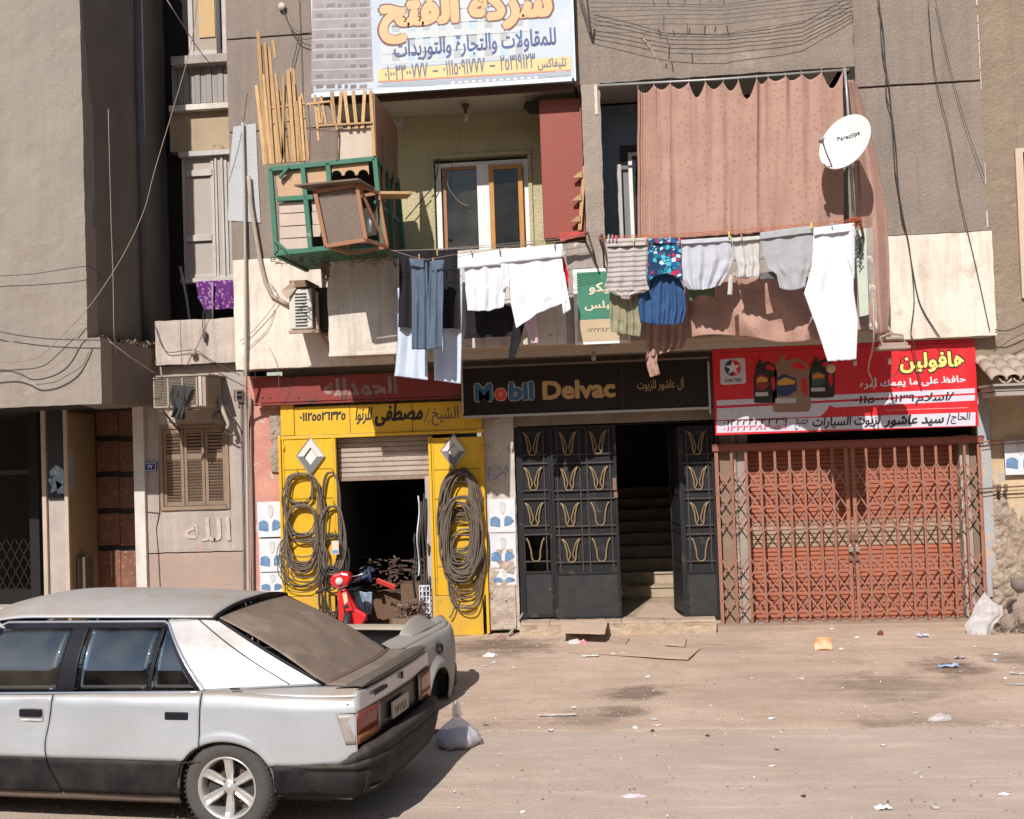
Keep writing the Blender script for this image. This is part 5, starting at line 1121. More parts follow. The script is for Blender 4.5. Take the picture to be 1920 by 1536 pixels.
m = M(); drape(m, [(1048, 437), (1050, 453)], [(1104, 434), (1102, 440)], YLN+.35, 20, 8, .008, 2, 4); garment('folded_red_towel', 'folded faded red towel on the lines beside the pillar', 'towel', m, PINKR)
def strip_mat():
    m = cloth_mat('striped_jersey', (.52, .47, .44)); t = m.node_tree; N = t.nodes; L = t.links; b = N['Principled BSDF']; src = b.inputs['Base Color'].links[0].from_socket
    g = N.new('ShaderNodeNewGeometry'); w = N.new('ShaderNodeTexWave'); w.bands_direction = 'Z'; w.inputs['Scale'].default_value = 5.6; w.inputs['Distortion'].default_value = .6; L.new(g.outputs['Position'], w.inputs['Vector'])
    r = N.new('ShaderNodeMapRange'); r.inputs[1].default_value = .68; r.inputs[2].default_value = .85; r.inputs[4].default_value = .75; L.new(w.outputs['Fac'], r.inputs[0])
    x = N.new('ShaderNodeMix'); x.data_type = 'RGBA'; L.new(r.outputs[0], x.inputs[0]); L.new(src, x.inputs[6]); x.inputs[7].default_value = (.16, .11, .11, 1); L.new(x.outputs[2], b.inputs['Base Color']); return m
STR = strip_mat()
m = M(); fold(m, 1137, 449, 1216, 447, 14, YLN-.02, 0, 1); drape(m, [(1139, 452), (1140, 500), (1138, 525), (1132, 540)], [(1215, 450), (1212, 500), (1212, 525), (1218, 545)], YLN, 40, 30, .016, 3, 12, sag=3)
drape(m, [(1132, 538), (1145, 548), (1160, 556), (1166, 560)], [(1218, 543), (1205, 549), (1188, 552), (1180, 562)], YLN-.01, 30, 10, .014, 3, 2)
garment('striped_shirt', 'brown and cream striped shirt hanging upside down by the pillar', 'shirt', m, STR)
def floral():
    m = cloth_mat('floral_cotton', (.04, .20, .28), trans=.05); t = m.node_tree; N = t.nodes; L = t.links; b = N['Principled BSDF']
    g = N.new('ShaderNodeNewGeometry'); v = N.new('ShaderNodeTexVoronoi'); v.inputs['Scale'].default_value = 21; L.new(g.outputs['Position'], v.inputs['Vector'])
    s = N.new('ShaderNodeSeparateColor'); L.new(v.outputs['Color'], s.inputs[0]); r = N.new('ShaderNodeValToRGB'); r.color_ramp.interpolation = 'CONSTANT'
    cr = r.color_ramp; cr.elements[0].color = (.02, .05, .12, 1); cr.elements[1].position = .28; cr.elements[1].color = (.08, .42, .55, 1)
    for p, c in ((.5, (.45, .03, .09, 1)), (.65, (.02, .20, .26, 1)), (.8, (.5, .62, .68, 1)), (.88, (.03, .10, .30, 1))): e = cr.elements.new(p); e.color = c
    L.new(s.outputs[0], r.inputs[0]); v2 = N.new('ShaderNodeTexVoronoi'); v2.feature = 'DISTANCE_TO_EDGE'; v2.inputs['Scale'].default_value = 21; L.new(g.outputs['Position'], v2.inputs['Vector'])
    k = N.new('ShaderNodeMapRange'); k.inputs[1].default_value = .10; k.inputs[2].default_value = .06; L.new(v2.outputs[0], k.inputs[0])
    x = N.new('ShaderNodeMix'); x.data_type = 'RGBA'; L.new(k.outputs[0], x.inputs[0]); L.new(r.outputs[0], x.inputs[6]); x.inputs[7].default_value = (.015, .05, .10, 1); L.new(x.outputs[2], b.inputs['Base Color'])
    for l in list(N):
        if l.type == 'BSDF_TRANSLUCENT': L.new(x.outputs[2], l.inputs[0])
    return m
FLO = floral()
m = M(); fold(m, 1214, 449, 1278, 448, 8, YLN-.02, 0, 3); drape(m, [(1215, 452), (1214, 490), (1213, 530)], [(1277, 450), (1278, 490), (1280, 528)], YLN, 34, 26, .014, 2.5, 3, sag=-16)
garment('floral_top', 'blue and red flowered top pegged above the blue trousers', 'shirt', m, FLO)
m = M(); drape(m, [(1222, 515), (1200, 545), (1196, 570), (1200, 602)], [(1246, 512), (1246, 550), (1245, 580), (1243, 608)], YLN+.10, 26, 30, .026, 3, 3, sag=3); drape(m, [(1246, 512), (1246, 550), (1245, 580), (1244, 608)], [(1272, 515), (1284, 545), (1287, 580), (1280, 605)], YLN+.10, 26, 30, .026, 3, 8, sag=3)
garment('blue_trousers', 'dark blue gathered trousers hanging below the flowered top', 'trousers', m, DEN)
m = M(); drape(m, [(1143, 545), (1144, 600), (1145, 622)], [(1200, 545), (1204, 600), (1201, 632)], YLN+.14, 34, 26, .022, 4, 6, hem=.2); garment('olive_trousers', 'olive green shorts hanging under the striped shirt', 'trousers', m, OLIVE)
m = M(); fold(m, 1277, 451, 1372, 445, 7, YLN-.02, 0, 6); drape(m, [(1279, 452), (1277, 500), (1278, 525), (1290, 543)], [(1370, 446), (1378, 480), (1368, 508), (1350, 535)], YLN, 44, 32, .026, 4, 21, sag=4)
garment('pale_grey_shirt', 'pale grey shirt with dangling ties right of the flowered top', 'shirt', m, LGRY)
m = M(); drape(m, [(1287, 538), (1294, 566)], [(1340, 540), (1340, 560)], YLN+.12, 20, 12, .012, 2, 4, sag=-10); garment('olive_green_cloth', 'small dark green cloth showing under the pale grey shirt', 'clothing', m, cloth_mat('moss_cotton', (.10, .14, .07), trans=0))
m = M(); fold(m, 1372, 447, 1425, 443, 6, YLN-.02, 0, 6); drape(m, [(1374, 448), (1378, 480), (1384, 500), (1380, 520)], [(1424, 444), (1424, 480), (1425, 500), (1424, 520)], YLN+.02, 26, 24, .022, 3, 31)
drape(m, [(1366, 520), (1364, 553)], [(1374, 518), (1373, 553)], YLN, 6, 10, .006, 1, 2)
garment('cream_blouse', 'crumpled cream blouse between the pale grey shirt and the grey tee shirt', 'shirt', m, cloth_mat('cream_cotton', (.56, .53, .50)))
m = M(); fold(m, 1425, 437, 1525, 424, 12, YLN-.02, 0, 8); drape(m, [(1426, 440), (1432, 480), (1440, 503), (1456, 515), (1462, 540)], [(1524, 428), (1524, 470), (1520, 495), (1514, 510), (1510, 537)], YLN, 46, 34, .014, 2.5, 12, sag=6)
garment('grey_tshirt', 'mid grey tee shirt hung upside down beside the long white robe', 'shirt', m, GRYC)
m = M(); drape(m, [(1420, 512), (1424, 524)], [(1458, 508), (1462, 522)], YLN+.05, 12, 6, .01, 1, 4); garment('grey_waistband', 'dark grey waistband peeping out below the cream blouse', 'clothing', m, cloth_mat('dark_grey_cotton', (.16, .15, .15)))
m = M(); fold(m, 1526, 428, 1600, 419, 14, YLN-.03, 0, 3); drape(m, [(1525, 430), (1522, 500), (1508, 550), (1530, 610), (1552, 678)], [(1602, 418), (1600, 470), (1601, 545), (1609, 600), (1605, 674)], YLN, 44, 60, .016, 1.6, 15, hem=.15)
drape(m, [(1592, 430), (1588, 480)], [(1603, 424), (1602, 524)], YLN-.03, 8, 16, .012, 1, 2)
garment('white_robe', 'long bright white robe, largest garment at the right end of the line', 'clothing', m, WH)
# small pegs
pg = [(786, 480, (.45, .25, .1)), (812, 487, (.5, .28, .12)), (820, 472, (.5, .28, .12)), (884, 470, (.3, .2, .15)), (937, 470, (.2, .12, .12)), (1040, 458, (.2, .12, .12)), (1141, 443, (.15, .55, .42)), (1148, 443, (.65, .1, .2)), (1155, 445, (.65, .1, .25)), (1188, 446, (.6, .6, .1)), (1211, 446, (.8, .2, .1)), (1256, 447, (.1, .35, .6)), (1273, 449, (.6, .2, .2)), (1367, 438, (.7, .6, .1)), (1370, 446, (.2, .5, .2)), (1390, 443, (.5, .25, .2)), (1521, 421, (.75, .6, .05)), (1560, 420, (.1, .5, .45))]
nm_ = {0: 'wooden peg at the left leg of the slate trousers', 1: 'wooden peg at the right leg of the slate trousers', 2: 'tilted wooden peg on the black cloth'}
for i, (x, y, c) in enumerate(pg):
    p = at(x, y, YLN-.05); m = M(); m.box(p.x-.006, p.x+.006, p.y-.012, p.y-.004, p.z-.045, p.z+.02); m.box(p.x-.006, p.x+.006, p.y+.004, p.y+.012, p.z-.045, p.z+.02); m.tube([(p.x, p.y-.014, p.z-.01), (p.x, p.y+.014, p.z-.01)], .006, 5)
    o = obj('clothes_peg', m, flat('peg_%d' % i, c, .5))
    where = nm_.get(i) or ['dark peg on the short white undershirt', 'dark peg between the two white shirts', 'dark peg at the right shoulder of the large white tee shirt', 'mint green peg at the left edge of the striped shirt', 'first of two crimson pegs on the striped shirt', 'second of two crimson pegs on the striped shirt', 'olive yellow peg on the right of the striped shirt', 'orange red peg between striped shirt and flowered top', 'blue peg on the flowered top', 'dull red peg between flowered top and pale grey shirt', 'yellow peg at the pale grey shirt corner', 'green peg under the yellow one by the cream blouse', 'brown peg on the cream blouse', 'yellow peg between grey tee shirt and white robe', 'teal peg on the white robe'][i-3]
    meta(o, where, 'clothes peg', 'pegs along the clotheslines')
# ---------------------------------------------------------------- green cage on the balcony corner
YC = -2.15                                        # front face of the cage
GRN = mat('green_paint', (.030, .155, .095), .6, (.05, .12, .08), 7, .7, spot=((.28, .25, .19), 9, .66, .05), bump=.15)
CARD = mat('cardboard', (.50, .32, .19), .85, (.42, .27, .16), 4, .6, bump=.15)
PLAS = mat('dusty_boards', (.55, .44, .36), .85, (.46, .36, .30), 5, .7, bump=.2, streak=((.32, .24, .19), .3))
cg = thing('green_coop', at(612, 480, YC).to_tuple(), 'green timber pigeon coop with cardboard panels hung on the left balcony corner', 'coop')
def cbar(p, q, w=.055, d=.05, mt=GRN, nm='frame_bar', par=None, up_=(0, 1, 0)):
    m = M(); m.bar(at(*p), at(*q), w, d, up_); return obj(nm, m, mt, par or cg, bevel=.004)
A_, B_, C_, D_ = (507, 318), (703, 298), (716, 462), (518, 478)       # front face corners
back = lambda p, dx=0, dy=0: at(p[0], p[1], YC)+Vector((.03, 1.2, .0))
for p, q in ((A_, B_), ((518, 476), (632, 464)), (A_, (519, 476)), (B_, (718, 462)), ((568, 314), (583, 470)), ((615, 306), (618, 345)), ((520, 374), (588, 370))): cbar((*p, YC), (*q, YC))
cbar((524, 334, YC-.03), (542, 313, YC-.03), .03); cbar((516, 452, YC-.03), (546, 477, YC-.03), .03)
for p in (A_, B_, C_, D_, (705, 380)):
    m = M(); m.bar(at(*p, YC), back(p), .05, .05, (0, 0, 1)); obj('frame_bar', m, GRN, cg, bevel=.004)
for p, q in ((B_, C_), (A_, D_), (A_, B_)):
    m = M(); m.bar(back(p), back(q), .05, .05); obj('frame_bar', m, GRN, cg, bevel=.004)
mid = lambda p, q, t=.5: Vector(p).lerp(Vector(q), t)
m = M(); m.bar(mid(at(*B_, YC), back(B_)), mid(at(*C_, YC), back(C_)), .045, .04); obj('frame_bar', m, GRN, cg)
def cpanel(nm, pts, Y, mt, d=.012, par=None): m = M(); m.prism(pxpoly(pts, Y), Y, Y+d); return obj(nm, m, mt, par or cg)
p1 = cpanel('cardboard_panel', [(517, 325), (572, 318), (578, 366), (522, 372)], YC+.03, CARD)
tpx('lettering', 'Mobil', 528, 547, 330, 339, YC+.028, flat('faint_print', (.22, .16, .12)), p1)
cpanel('cardboard_panel', [(574, 317), (615, 312), (618, 345), (576, 350)], YC+.034, CARD)
zs = [(380, 400), (401, 424), (425, 447), (448, 468)]
for i, (a_, b_) in enumerate(zs): cpanel('board', [(523+i*.4, a_+1), (574+i, a_-2), (577+i, b_-3), (524+i*.6, b_)], YC+.03+.004*(i % 2), PLAS)
for i, (a_, b_) in enumerate(zs[:3]): cpanel('board', [(584+i*.6, a_-3), (600+i*2, a_-4), (603+i*2, b_-4), (586+i*.6, b_-3)], YC+.035, PLAS)
# scalloped fretwork with small arches
P = [(622, 309), (690, 302), (692, 325)]
for k in range(3):
    cx_ = 681-k*25
    for j in range(9): a_ = math.pi*j/8; P.append((cx_+10*math.cos(a_), 326-k*-.8-10*math.sin(a_)+2))
P.append((623, 330)); cpanel('scalloped_fret', P, YC+.02, CARD)
m = M(); a, b, c, e = rect(575, 705, 318, 460, YC+.45); m.box(a, b, YC+.45, YC+.47, c, e); m.box(a-.3, a-.001, YC+.46, YC+.48, c, e); obj('dark_inside', m, mat('coop_inside', (.05, .04, .03)), cg)
m = M(); p = at(518, 478, YC); q = at(716, 462, YC); m.add([p, q, q+Vector((.03, 1.2, 0)), p+Vector((.03, 1.2, 0)), p+Vector((0, 0, .02)), q+Vector((0, 0, .02)), q+Vector((.03, 1.2, .02)), p+Vector((.03, 1.2, .02))], [(3, 2, 1, 0), (4, 5, 6, 7), (0, 1, 5, 4), (1, 2, 6, 5), (2, 3, 7, 6), (3, 0, 4, 7)]); obj('floor_board', m, GRN, cg)
m = M(); p = at(703, 298, YC); m.add([at(507, 318, YC), p, back(B_), back(A_)], [(0, 1, 2, 3)]); obj('roof_sheet', m, GRN, cg, solid=.02)
# side boards seen through the right flank
for k in range(4):
    m = M(); p = mid(at(*B_, YC), back(B_), .12+.22*k); m.bar(p-Vector((0, 0, .05)), p-Vector((0, 0, .48+.1*(k % 2))), .012, .13, (0, 1, 0)); obj('side_board', m, mat('brown_board', (.26, .15, .085), .8, bump=.2), cg)
for k in range(2):
    m = M(); p = mid(at(*B_, YC), back(B_), .2+.4*k); m.bar(p-Vector((0, 0, .62)), p-Vector((0, 0, 1.02)), .012, .26, (0, 1, 0)); obj('side_board', m, mat('brown_board', (.26, .15, .085), .8, bump=.2), cg)
m = M(); p = at(*B_, YC)+Vector((-.01, 0, 0)); q = at(*C_, YC)+Vector((-.01, 0, 0)); m.add([p+Vector((0, .1, 0)), q+Vector((0, .1, 0)), q+Vector((.02, 1.18, 0)), p+Vector((.02, 1.18, 0))], [(0, 1, 2, 3)]); obj('side_sheet', m, mat('dark_mesh_side', (.09, .065, .05), .9, (.05, .04, .035), 8, .8), cg, solid=.008)
# debris nest under the coop
m = M(); c = at(590, 482, -1.75)
for i in range(240):
    p = c+Vector((R_.uniform(-.5, .95), R_.uniform(-.25, .3), R_.gauss(-.02, .035))); q = p+Vector((R_.uniform(-.1, .1), R_.uniform(-.1, .1), R_.uniform(-.05, .05))); m.bar(p, q, .006, .006)
for i in range(16):
    p = at(608+R_.uniform(-6, 10), 490, -1.6); z = 0
    m.tube([p+Vector((R_.uniform(-.03, .03), 0, -.05*k*R_.uniform(.6, 1.5))) for k in range(5)], .008, 4)
obj('twig_nest', m, mat('twig_brown', (.15, .105, .075), .9), cg, kind='stuff')
# ---- brown crate tipped against the coop
YK = YC-.42
ck = thing('brown_mesh_crate', at(660, 464, YK).to_tuple(), 'tilted brown wooden crate with wire mesh front leaning on the green coop', 'crate')
KB = mat('crate_wood', (.33, .15, .075), .7, (.27, .12, .06), 8, .7, bump=.2)
F4 = [(591, 360), (669, 346), (686, 450), (612, 462)]
for k in range(4):
    m = M(); m.bar(at(*F4[k], YK), at(*F4[(k+1) % 4], YK), .045, .04); obj('front_bar', m, KB, ck, bevel=.004)
bk = [at(x, y, YK)+Vector((.16, .40, -.02+.0)) for x, y in F4]
for k in range(4):
    m = M(); m.bar(at(*F4[k], YK), bk[k], .035, .035, (0, 0, 1)); obj('side_bar', m, KB, ck)
    m = M(); m.bar(bk[k], bk[(k+1) % 4], .035, .035); obj('back_bar', m, KB, ck)
m = M(); m.bar(at(671, 352, YK)+Vector((.02, .02, 0)), bk[2]+Vector((-.02, 0, .03)), .03, .03); obj('brace', m, KB, ck)
m = M(); m.prism(pxpoly([(594, 364), (668, 350), (684, 447), (614, 459)], YK+.03), YK+.03, YK+.036); obj('backing_sheet', m, mat('mesh_backing', (.27, .205, .155), .9, (.22, .165, .125), 3, .6, bump=.6, bs=70), ck)
for k in range(22):
    t = (k+1)/23; p = Vector(at(*F4[0], YK)).lerp(at(*F4[1], YK), t); q = Vector(at(*F4[3], YK)).lerp(at(*F4[2], YK), t); m = M(); m.bar(p+Vector((0, .012, 0)), q+Vector((0, .012, 0)), .0022, .0022); obj('mesh_wire', m, WIREL, ck)
for k in range(34):
    t = (k+1)/35; p = Vector(at(*F4[0], YK)).lerp(at(*F4[3], YK), t); q = Vector(at(*F4[1], YK)).lerp(at(*F4[2], YK), t); m = M(); m.bar(p+Vector((0, .016, 0)), q+Vector((0, .016, 0)), .0035, .0035); obj('mesh_wire', m, WIREL, ck)
m = M(); m.lathe([(0, 0), (.045, 0), (.05, .12), (.03, .15), (.014, .17), (.014, .2), (0, .2)], at(690, 436, YK+.2), 'z', 12); meta(obj('plastic_bottle', m, flat('milky_plastic', (.5, .52, .52), .4), smooth=True), 'milky plastic bottle wedged in the side of the brown mesh crate', 'bottle')
# slanted board roof over the crate
m = M(); P4 = [at(551, 346, YK-.12), at(672, 334, YK-.12), at(703, 352, YK+.25), at(594, 358, YK+.25)]
m.add(P4, [(0, 1, 2, 3)]); meta(obj('roof_board', m, mat('weathered_board', (.19, .14, .11), .9, (.14, .10, .08), 4, .8, bump=.4), solid=.02), 'weathered thin board laid as a slanting roof over the brown crate', 'board')
m = M(); pa, pb2 = at(708, 366, YC+.1), at(768, 366, YC+.25); m.bar(pa, pb2, .26, .035, (0, 0, 1)); meta(obj('timber_shelf', m, WOOD, bevel=.005), 'short raw timber plank jutting out from the right of the green coop', 'plank')
m = M(); m.bar(at(735, 232, -1.2), at(752, 244, -1.1), .12, .03); m.box(at(756, 240, -1.1).x-.03, at(756, 240, -1.1).x+.0, -1.15, -1.0, at(756, 246, -1.1).z, at(756, 224, -1.1).z); 
meta(obj('pale_shelf', m, mat('pale_shelf_paint', (.34, .27, .21), .8)), 'small pale shelf end sticking out under the balcony ceiling', 'shelf')
# ---- upper pen: bundle of upright laths, low wire panel, cardboard sheet
YT = YC-.02
ls = thing('lath_screen', at(540, 305, YT).to_tuple(), 'fan of tall raw wooden laths nailed upright on the left of the green coop', 'screen')
LA = [(484, 58, 500, 308), (490, 85, 506, 308), (497, 80, 513, 308), (501, 88, 520, 306), (505, 90, 526, 306), (512, 76, 517, 110), (481, 160, 497, 310), (509, 138, 527, 306), (517, 138, 532, 305), (524, 170, 540, 305), (532, 143, 530, 300), (534, 160, 548, 304), (540, 132, 553, 304), (546, 128, 558, 303), (551, 156, 560, 303), (549, 130, 566, 303), (562, 182, 571, 302), (566, 176, 579, 302), (493, 140, 508, 308), (528, 190, 536, 305), (556, 190, 566, 303)]
for i, (xa, ya, xb_, yb3) in enumerate(LA):
    m = M(); Yk = YT+(.035 if i % 2 else 0); m.bar(at(xa, ya, Yk), at(xb_, yb3, Yk), .030+.012*(i % 3 == 0), .022); obj('lath', m, WOOD, ls, bevel=.002)
for (xa, ya, xb_, yb3) in ((482, 206, 572, 194), (505, 232, 573, 220)): m = M(); m.bar(at(xa, ya, YT+.018), at(xb_, yb3, YT+.018), .02, .012); obj('cross_lath', m, WOOD, ls)
m = M(); m.bar(at(511, 236, YT+.05), at(560, 272, YT+.05), .02, .01); obj('cross_lath', m, mat('dark_lath', (.12, .07, .05)), ls)
up_ = thing('upper_pen', at(650, 300, YT).to_tuple(), 'upper wooden pen of cardboard and laths standing on top of the green coop', 'pen')
for i, (xa, ya, xb_, yb3) in enumerate(((622, 172, 629, 235), (640, 172, 636, 234), (646, 172, 655, 243), (662, 171, 669, 242), (684, 170, 680, 241), (695, 170, 702, 293), (590, 178, 598, 265), (602, 180, 612, 236), (597, 202, 600, 232), (604, 205, 604, 232))):
    m = M(); m.bar(at(xa, ya, YT), at(xb_, yb3, YT), .04 if xa > 610 else .028, .03); obj('lath', m, WOOD, up_, bevel=.003)
for (xa, ya, xb_, yb3) in ((597, 236, 698, 230), (575, 196, 620, 190), (620, 190, 632, 244)): m = M(); m.bar(at(xa, ya, YT-.025), at(xb_, yb3, YT-.025), .022, .02); obj('cross_lath', m, WOOD, up_)
cpanel('cardboard_sheet', [(632, 242), (695, 236), (702, 295), (630, 300)], YT+.04, mat('pale_cardboard', (.54, .44, .36), .85, (.47, .37, .29), 4, .6, streak=((.35, .26, .2), .25)), .012, up_)
m = M(); p = at(702, 174, YT); q = at(706, 296, YT); m.add([p, q, q+Vector((.04, 1.05, .0)), p+Vector((.06, 1.05, -.12))], [(0, 1, 2, 3)]); obj('side_sheet', m, mat('brown_board', (.26, .15, .085), .8, bump=.2), up_, solid=.015)
for k in range(3): m = M(); p = at(704, 245, YT)+Vector((.03, .3+.3*k, .0)); m.bar(p, p-Vector((0, 0, .42)), .035, .04); obj('side_post', m, WOODB, up_)
wp = thing('wire_mesh', at(605, 300, YT-.03).to_tuple(), 'rusty wire mesh panel between the laths and the cardboard sheet', 'mesh')
for k in range(12): m = M(); m.bar(at(582+k*4.2, 242+(-k*.5), YT-.01), at(584+k*4.2, 299, YT-.01), .004, .004); obj('mesh_wire', m, STEEL, wp)
for k in range(13): m = M(); m.bar(at(582, 244+k*4.4, YT-.012), at(632, 240+k*4.4, YT-.012), .003, .003); obj('mesh_wire', m, STEEL, wp)
for (a_, b_) in (((578, 241), (633, 247)), ((633, 247), (631, 300))): m = M(); m.bar(at(*a_, YT-.015), at(*b_, YT-.015), .018, .012); obj('mesh_frame', m, STEEL, wp)
m = M(); m.tube([at(577, 195, YT), at(581, 240, YT), at(580, 300, YT)], .007, 5); obj('mesh_post', m, STEEL, wp)
# ---- red metal cabinet panel and little wooden brackets
rc = thing('red_metal_panel', at(1056, 446, BF+.2).to_tuple(), 'tall red painted metal panel closing the right end of the left balcony', 'panel')
a, b, c, e = rect(1015, 1094, 186, 446, BF+.16); m = M(); m.box(a, b, BF+.16, BF+.55, c, e); obj('sheet', m, mat('brick_red_paint', (.26, .042, .024), .55, (.21, .045, .028), 2, .6, bump=.1, streak=((.18, .06, .04), .3)), rc, bevel=.006)
m = M(); m.box(a+.02, b-.02, BF+.155, BF+.159, e-.075, e-.02); obj('top_rib', m, mat('brick_red_paint_dark', (.22, .05, .035), .6), rc)
m = M(); c0_ = at(1000, 196, BF+.3); m.add([c0_+Vector(v) for v in ((-.13, 0, -.03), (.10, 0, -.03), (.10, .3, -.03), (-.07, .3, -.03), (-.09, 0, .05), (.10, 0, .05), (.10, .3, .05), (-.04, .3, .05))], [(0, 1, 5, 4), (1, 2, 6, 5), (2, 3, 7, 6), (3, 0, 4, 7), (4, 5, 6, 7), (3, 2, 1, 0)]); meta(obj('wall_lamp', m, flat('dark_lamp', (.03, .022, .02))), 'dark flat lamp bracket under the balcony ceiling beside the red panel', 'lamp')
br = thing('wooden_rack', at(1085, 432, BF-.02).to_tuple(), 'narrow wooden rack with three curved pegs on the red panel', 'rack')
m = M(); m.bar(at(1096, 312, BF+.1), at(1087, 432, BF+.1), .045, .03); obj('post', m, WOOD, br, bevel=.004)
for (x, y) in ((1092, 325), (1090, 368), (1088, 408)):
    m = M(); pts = [at(x, y-4, BF+.08), at(x-8, y-1, BF+.06), at(x-17, y+7, BF+.05), at(x-18, y+9, BF+.05), at(x-8, y+8, BF+.06), at(x, y+8, BF+.08)]
    m.prism([(p.x, p.z) for p in pts], BF+.06, BF+.10); obj('peg', m, WOOD, br)
# bulb under the ceiling, small lamp under the soffit
lb = thing('bulb_holder', at(873, 214, -1.0).to_tuple(), 'spiral bulb hanging from the ceiling of the left balcony', 'lamp')
c = at(873, 205, -1.0); m = M(); m.lathe([(0, .06), (.05, .06), (.045, .03), (.02, .01), (.022, -.05), (0, -.05)], c, 'z', 12); obj('holder', m, mat('lamp_base', (.09, .05, .04)), lb, smooth=True)
m = M(); m.tube([c+Vector((.02*math.cos(k*.9), .02*math.sin(k*.9), -.05-.006*k)) for k in range(20)], .007, 5); obj('bulb', m, flat('bulb_white', (.6, .58, .58), .3), lb, smooth=True)
m = M(); c = at(1113, 668, -.9); m.lathe([(0, .06), (.02, .06), (.02, .02), (.03, .0), (.03, -.04), (0, -.06)], c, 'z', 12); meta(obj('soffit_bulb', m, flat('dusty_bulb', (.32, .28, .24), .4), smooth=True), 'dusty bulb under the balcony soffit above the black sign', 'lamp')
# ---------------------------------------------------------------- air conditioners
AB = mat('ac_beige', (.34, .28, .22), .6, (.26, .215, .17), 4, .6, spot=((.25, .2, .16), 8, .66))
YA = -.62
ac = thing('window_air_conditioner', at(342, 762, YA).to_tuple(), 'beige louvred box air conditioner with a dark rag hung over it', 'air conditioner')
x0, x1, z0, z1 = rect(287, 386, 706, 764, YA); m = M(); m.box(x0, x1, YA, YA+.6, z0, z1); obj('casing', m, AB, ac, bevel=.008)
m = M(); m.box(x0+.02, x1-.1, YA-.003, YA+.01, z0+.03, z1-.02); obj('dark_grille_back', m, BLACK, ac)
W3 = (x1-.10-x0-.03)/3
for c in range(3):
    xa = x0+.03+c*W3
    for k in range(17):
        z = z0+.04+k*(z1-z0-.07)/17; m = M(); m.bar((xa, YA-.012, z), (xa+W3-.025, YA-.012, z+.002), .014, .006, (0, .7, .7)); obj('louvre', m, AB, ac)
    m = M(); m.box(xa+W3-.025, xa+W3-.005, YA-.02, YA-.003, z0+.02, z1-.02); obj('grille_post', m, AB, ac)
m = M(); m.box(x1-.09, x1-.05, YA-.02, YA-.001, z0+.01, z1-.01); obj('trim', m, mat('ac_trim', (.5, .43, .35), .6), ac, bevel=.003)
for k in range(14): z = z0+.05+k*.022; m = M(); m.box(x1-.001, x1+.006, YA+.08, YA+.5, z, z+.01); obj('side_louvre', m, AB, ac)
m = M(); m.box(x0+.05, x1+.05, YA-.02, YA+.62, z1+.001, z1+.02); obj('top_board', m, mat('rotten_board', (.36, .29, .23), .9, bump=.5), ac)
m = M(); m.bar((x0+.05, YA+.05, z0-.03), (x1-.1, YA+.05, z0-.03), .02, .02); m.bar((x0+.1, YA+.05, z0-.03), (x0+.1, 0, z0-.3), .02, .02); obj('bracket', m, STEEL, ac)
RAG = cloth_mat('charcoal_rag', (.055, .052, .05), trans=0)
m = M(); drape(m, [(322, 722), (318, 745), (326, 765), (320, 782)], [(352, 724), (346, 745), (350, 770), (346, 788)], YA-.05, 30, 30, .03, 3, 3); drape(m, [(330, 722), (338, 740), (346, 757)], [(362, 724), (356, 742), (350, 760)], YA-.07, 16, 14, .02, 2, 7)
meta(obj('dark_rag', m, RAG, smooth=True, solid=.004), 'crumpled charcoal rag hanging on the front of the box air conditioner', 'rag')
YA2 = -1.05
a2 = thing('split_air_conditioner', at(570, 618, YA2).to_tuple(), 'small white air conditioner outdoor unit with dark slots beside the parapet', 'air conditioner')
x0, x1, z0, z1 = rect(542, 585, 541, 617, YA2); ACW = mat('ac_white', (.58, .55, .50), .5, (.48, .44, .39), 4, .6, streak=((.33, .27, .22), .3))
m = M(); m.box(x0, x1, YA2, YA2+.55, z0, z1); obj('casing', m, ACW, a2, bevel=.015)
for k in range(11):
    z = z1-.07-k*.040; m = M(); pts = [(x0+.09+.014*math.cos(a_)*(1)+(0.0 if math.cos(a_) < 0 else .13), z+.011*math.sin(a_)) for a_ in [math.pi*(.5+j/6) for j in range(7)]+[math.pi*(-.5+j/6) for j in range(7)]]
    m.prism(pts, YA2-.003, YA2+.002); obj('slot', m, BLACK, a2)
m = M(); m.box(x0+.02, x0+.25, YA2-.03, YA2+.55, z1+.015, z1+.10); obj('top_box', m, mat('brown_top_box', (.20, .12, .08), .8), a2)
m = M(); m.box(x1+.03, x1+.07, YA2+.05, YA2+.09, z0-.05, z1-.04); m.box(x0-.02, x1+.08, YA2+.02, YA2+.08, z0-.05, z0-.01); m.bar((x1+.05, YA2+.07, z0-.03), (x1+.05, UP, z0-.03), .04, .04); m.bar((x1+.05, YA2+.1, z0-.03), (x1+.1, UP, z0-.25), .03, .03); obj('bracket', m, mat('pale_rust_bracket', (.36, .26, .2), .8), a2)
m = M(); m.box(x1+.01, x1+.28, YA2+.15, YA2+.5, z0+.0, z1+.02); obj('dark_rear', m, mat('black_rear', (.06, .045, .04)), a2)  # near-black block right of the casing
m = M(); m.add([at(528, 545, YA2-.05), at(550, 526, YA2-.05), at(556, 540, YA2-.02), at(538, 562, YA2-.05), at(560, 530, YA2+.35), at(540, 540, YA2+.35)], [(0, 3, 2, 1), (1, 2, 4), (0, 1, 4, 5)]); obj('bent_flap', m, mat('bent_flap_beige', (.48, .37, .28), .8), a2, solid=.012)
# thick lagged pipe falling down the wall to the unit
m = M(); m.tube([at(x, y, UP-.07) for x, y in ((466, 330), (470, 380), (478, 430), (488, 490), (498, 530), (510, 555), (528, 565), (540, 572))], .028, 8)
meta(obj('lagged_pipe', m, mat('lagging_beige', (.42, .34, .27), .9, (.32, .25, .2), 9, .8, bump=.5), smooth=True), 'lagged refrigerant pipe curving down the wall to the small air conditioner', 'pipe')
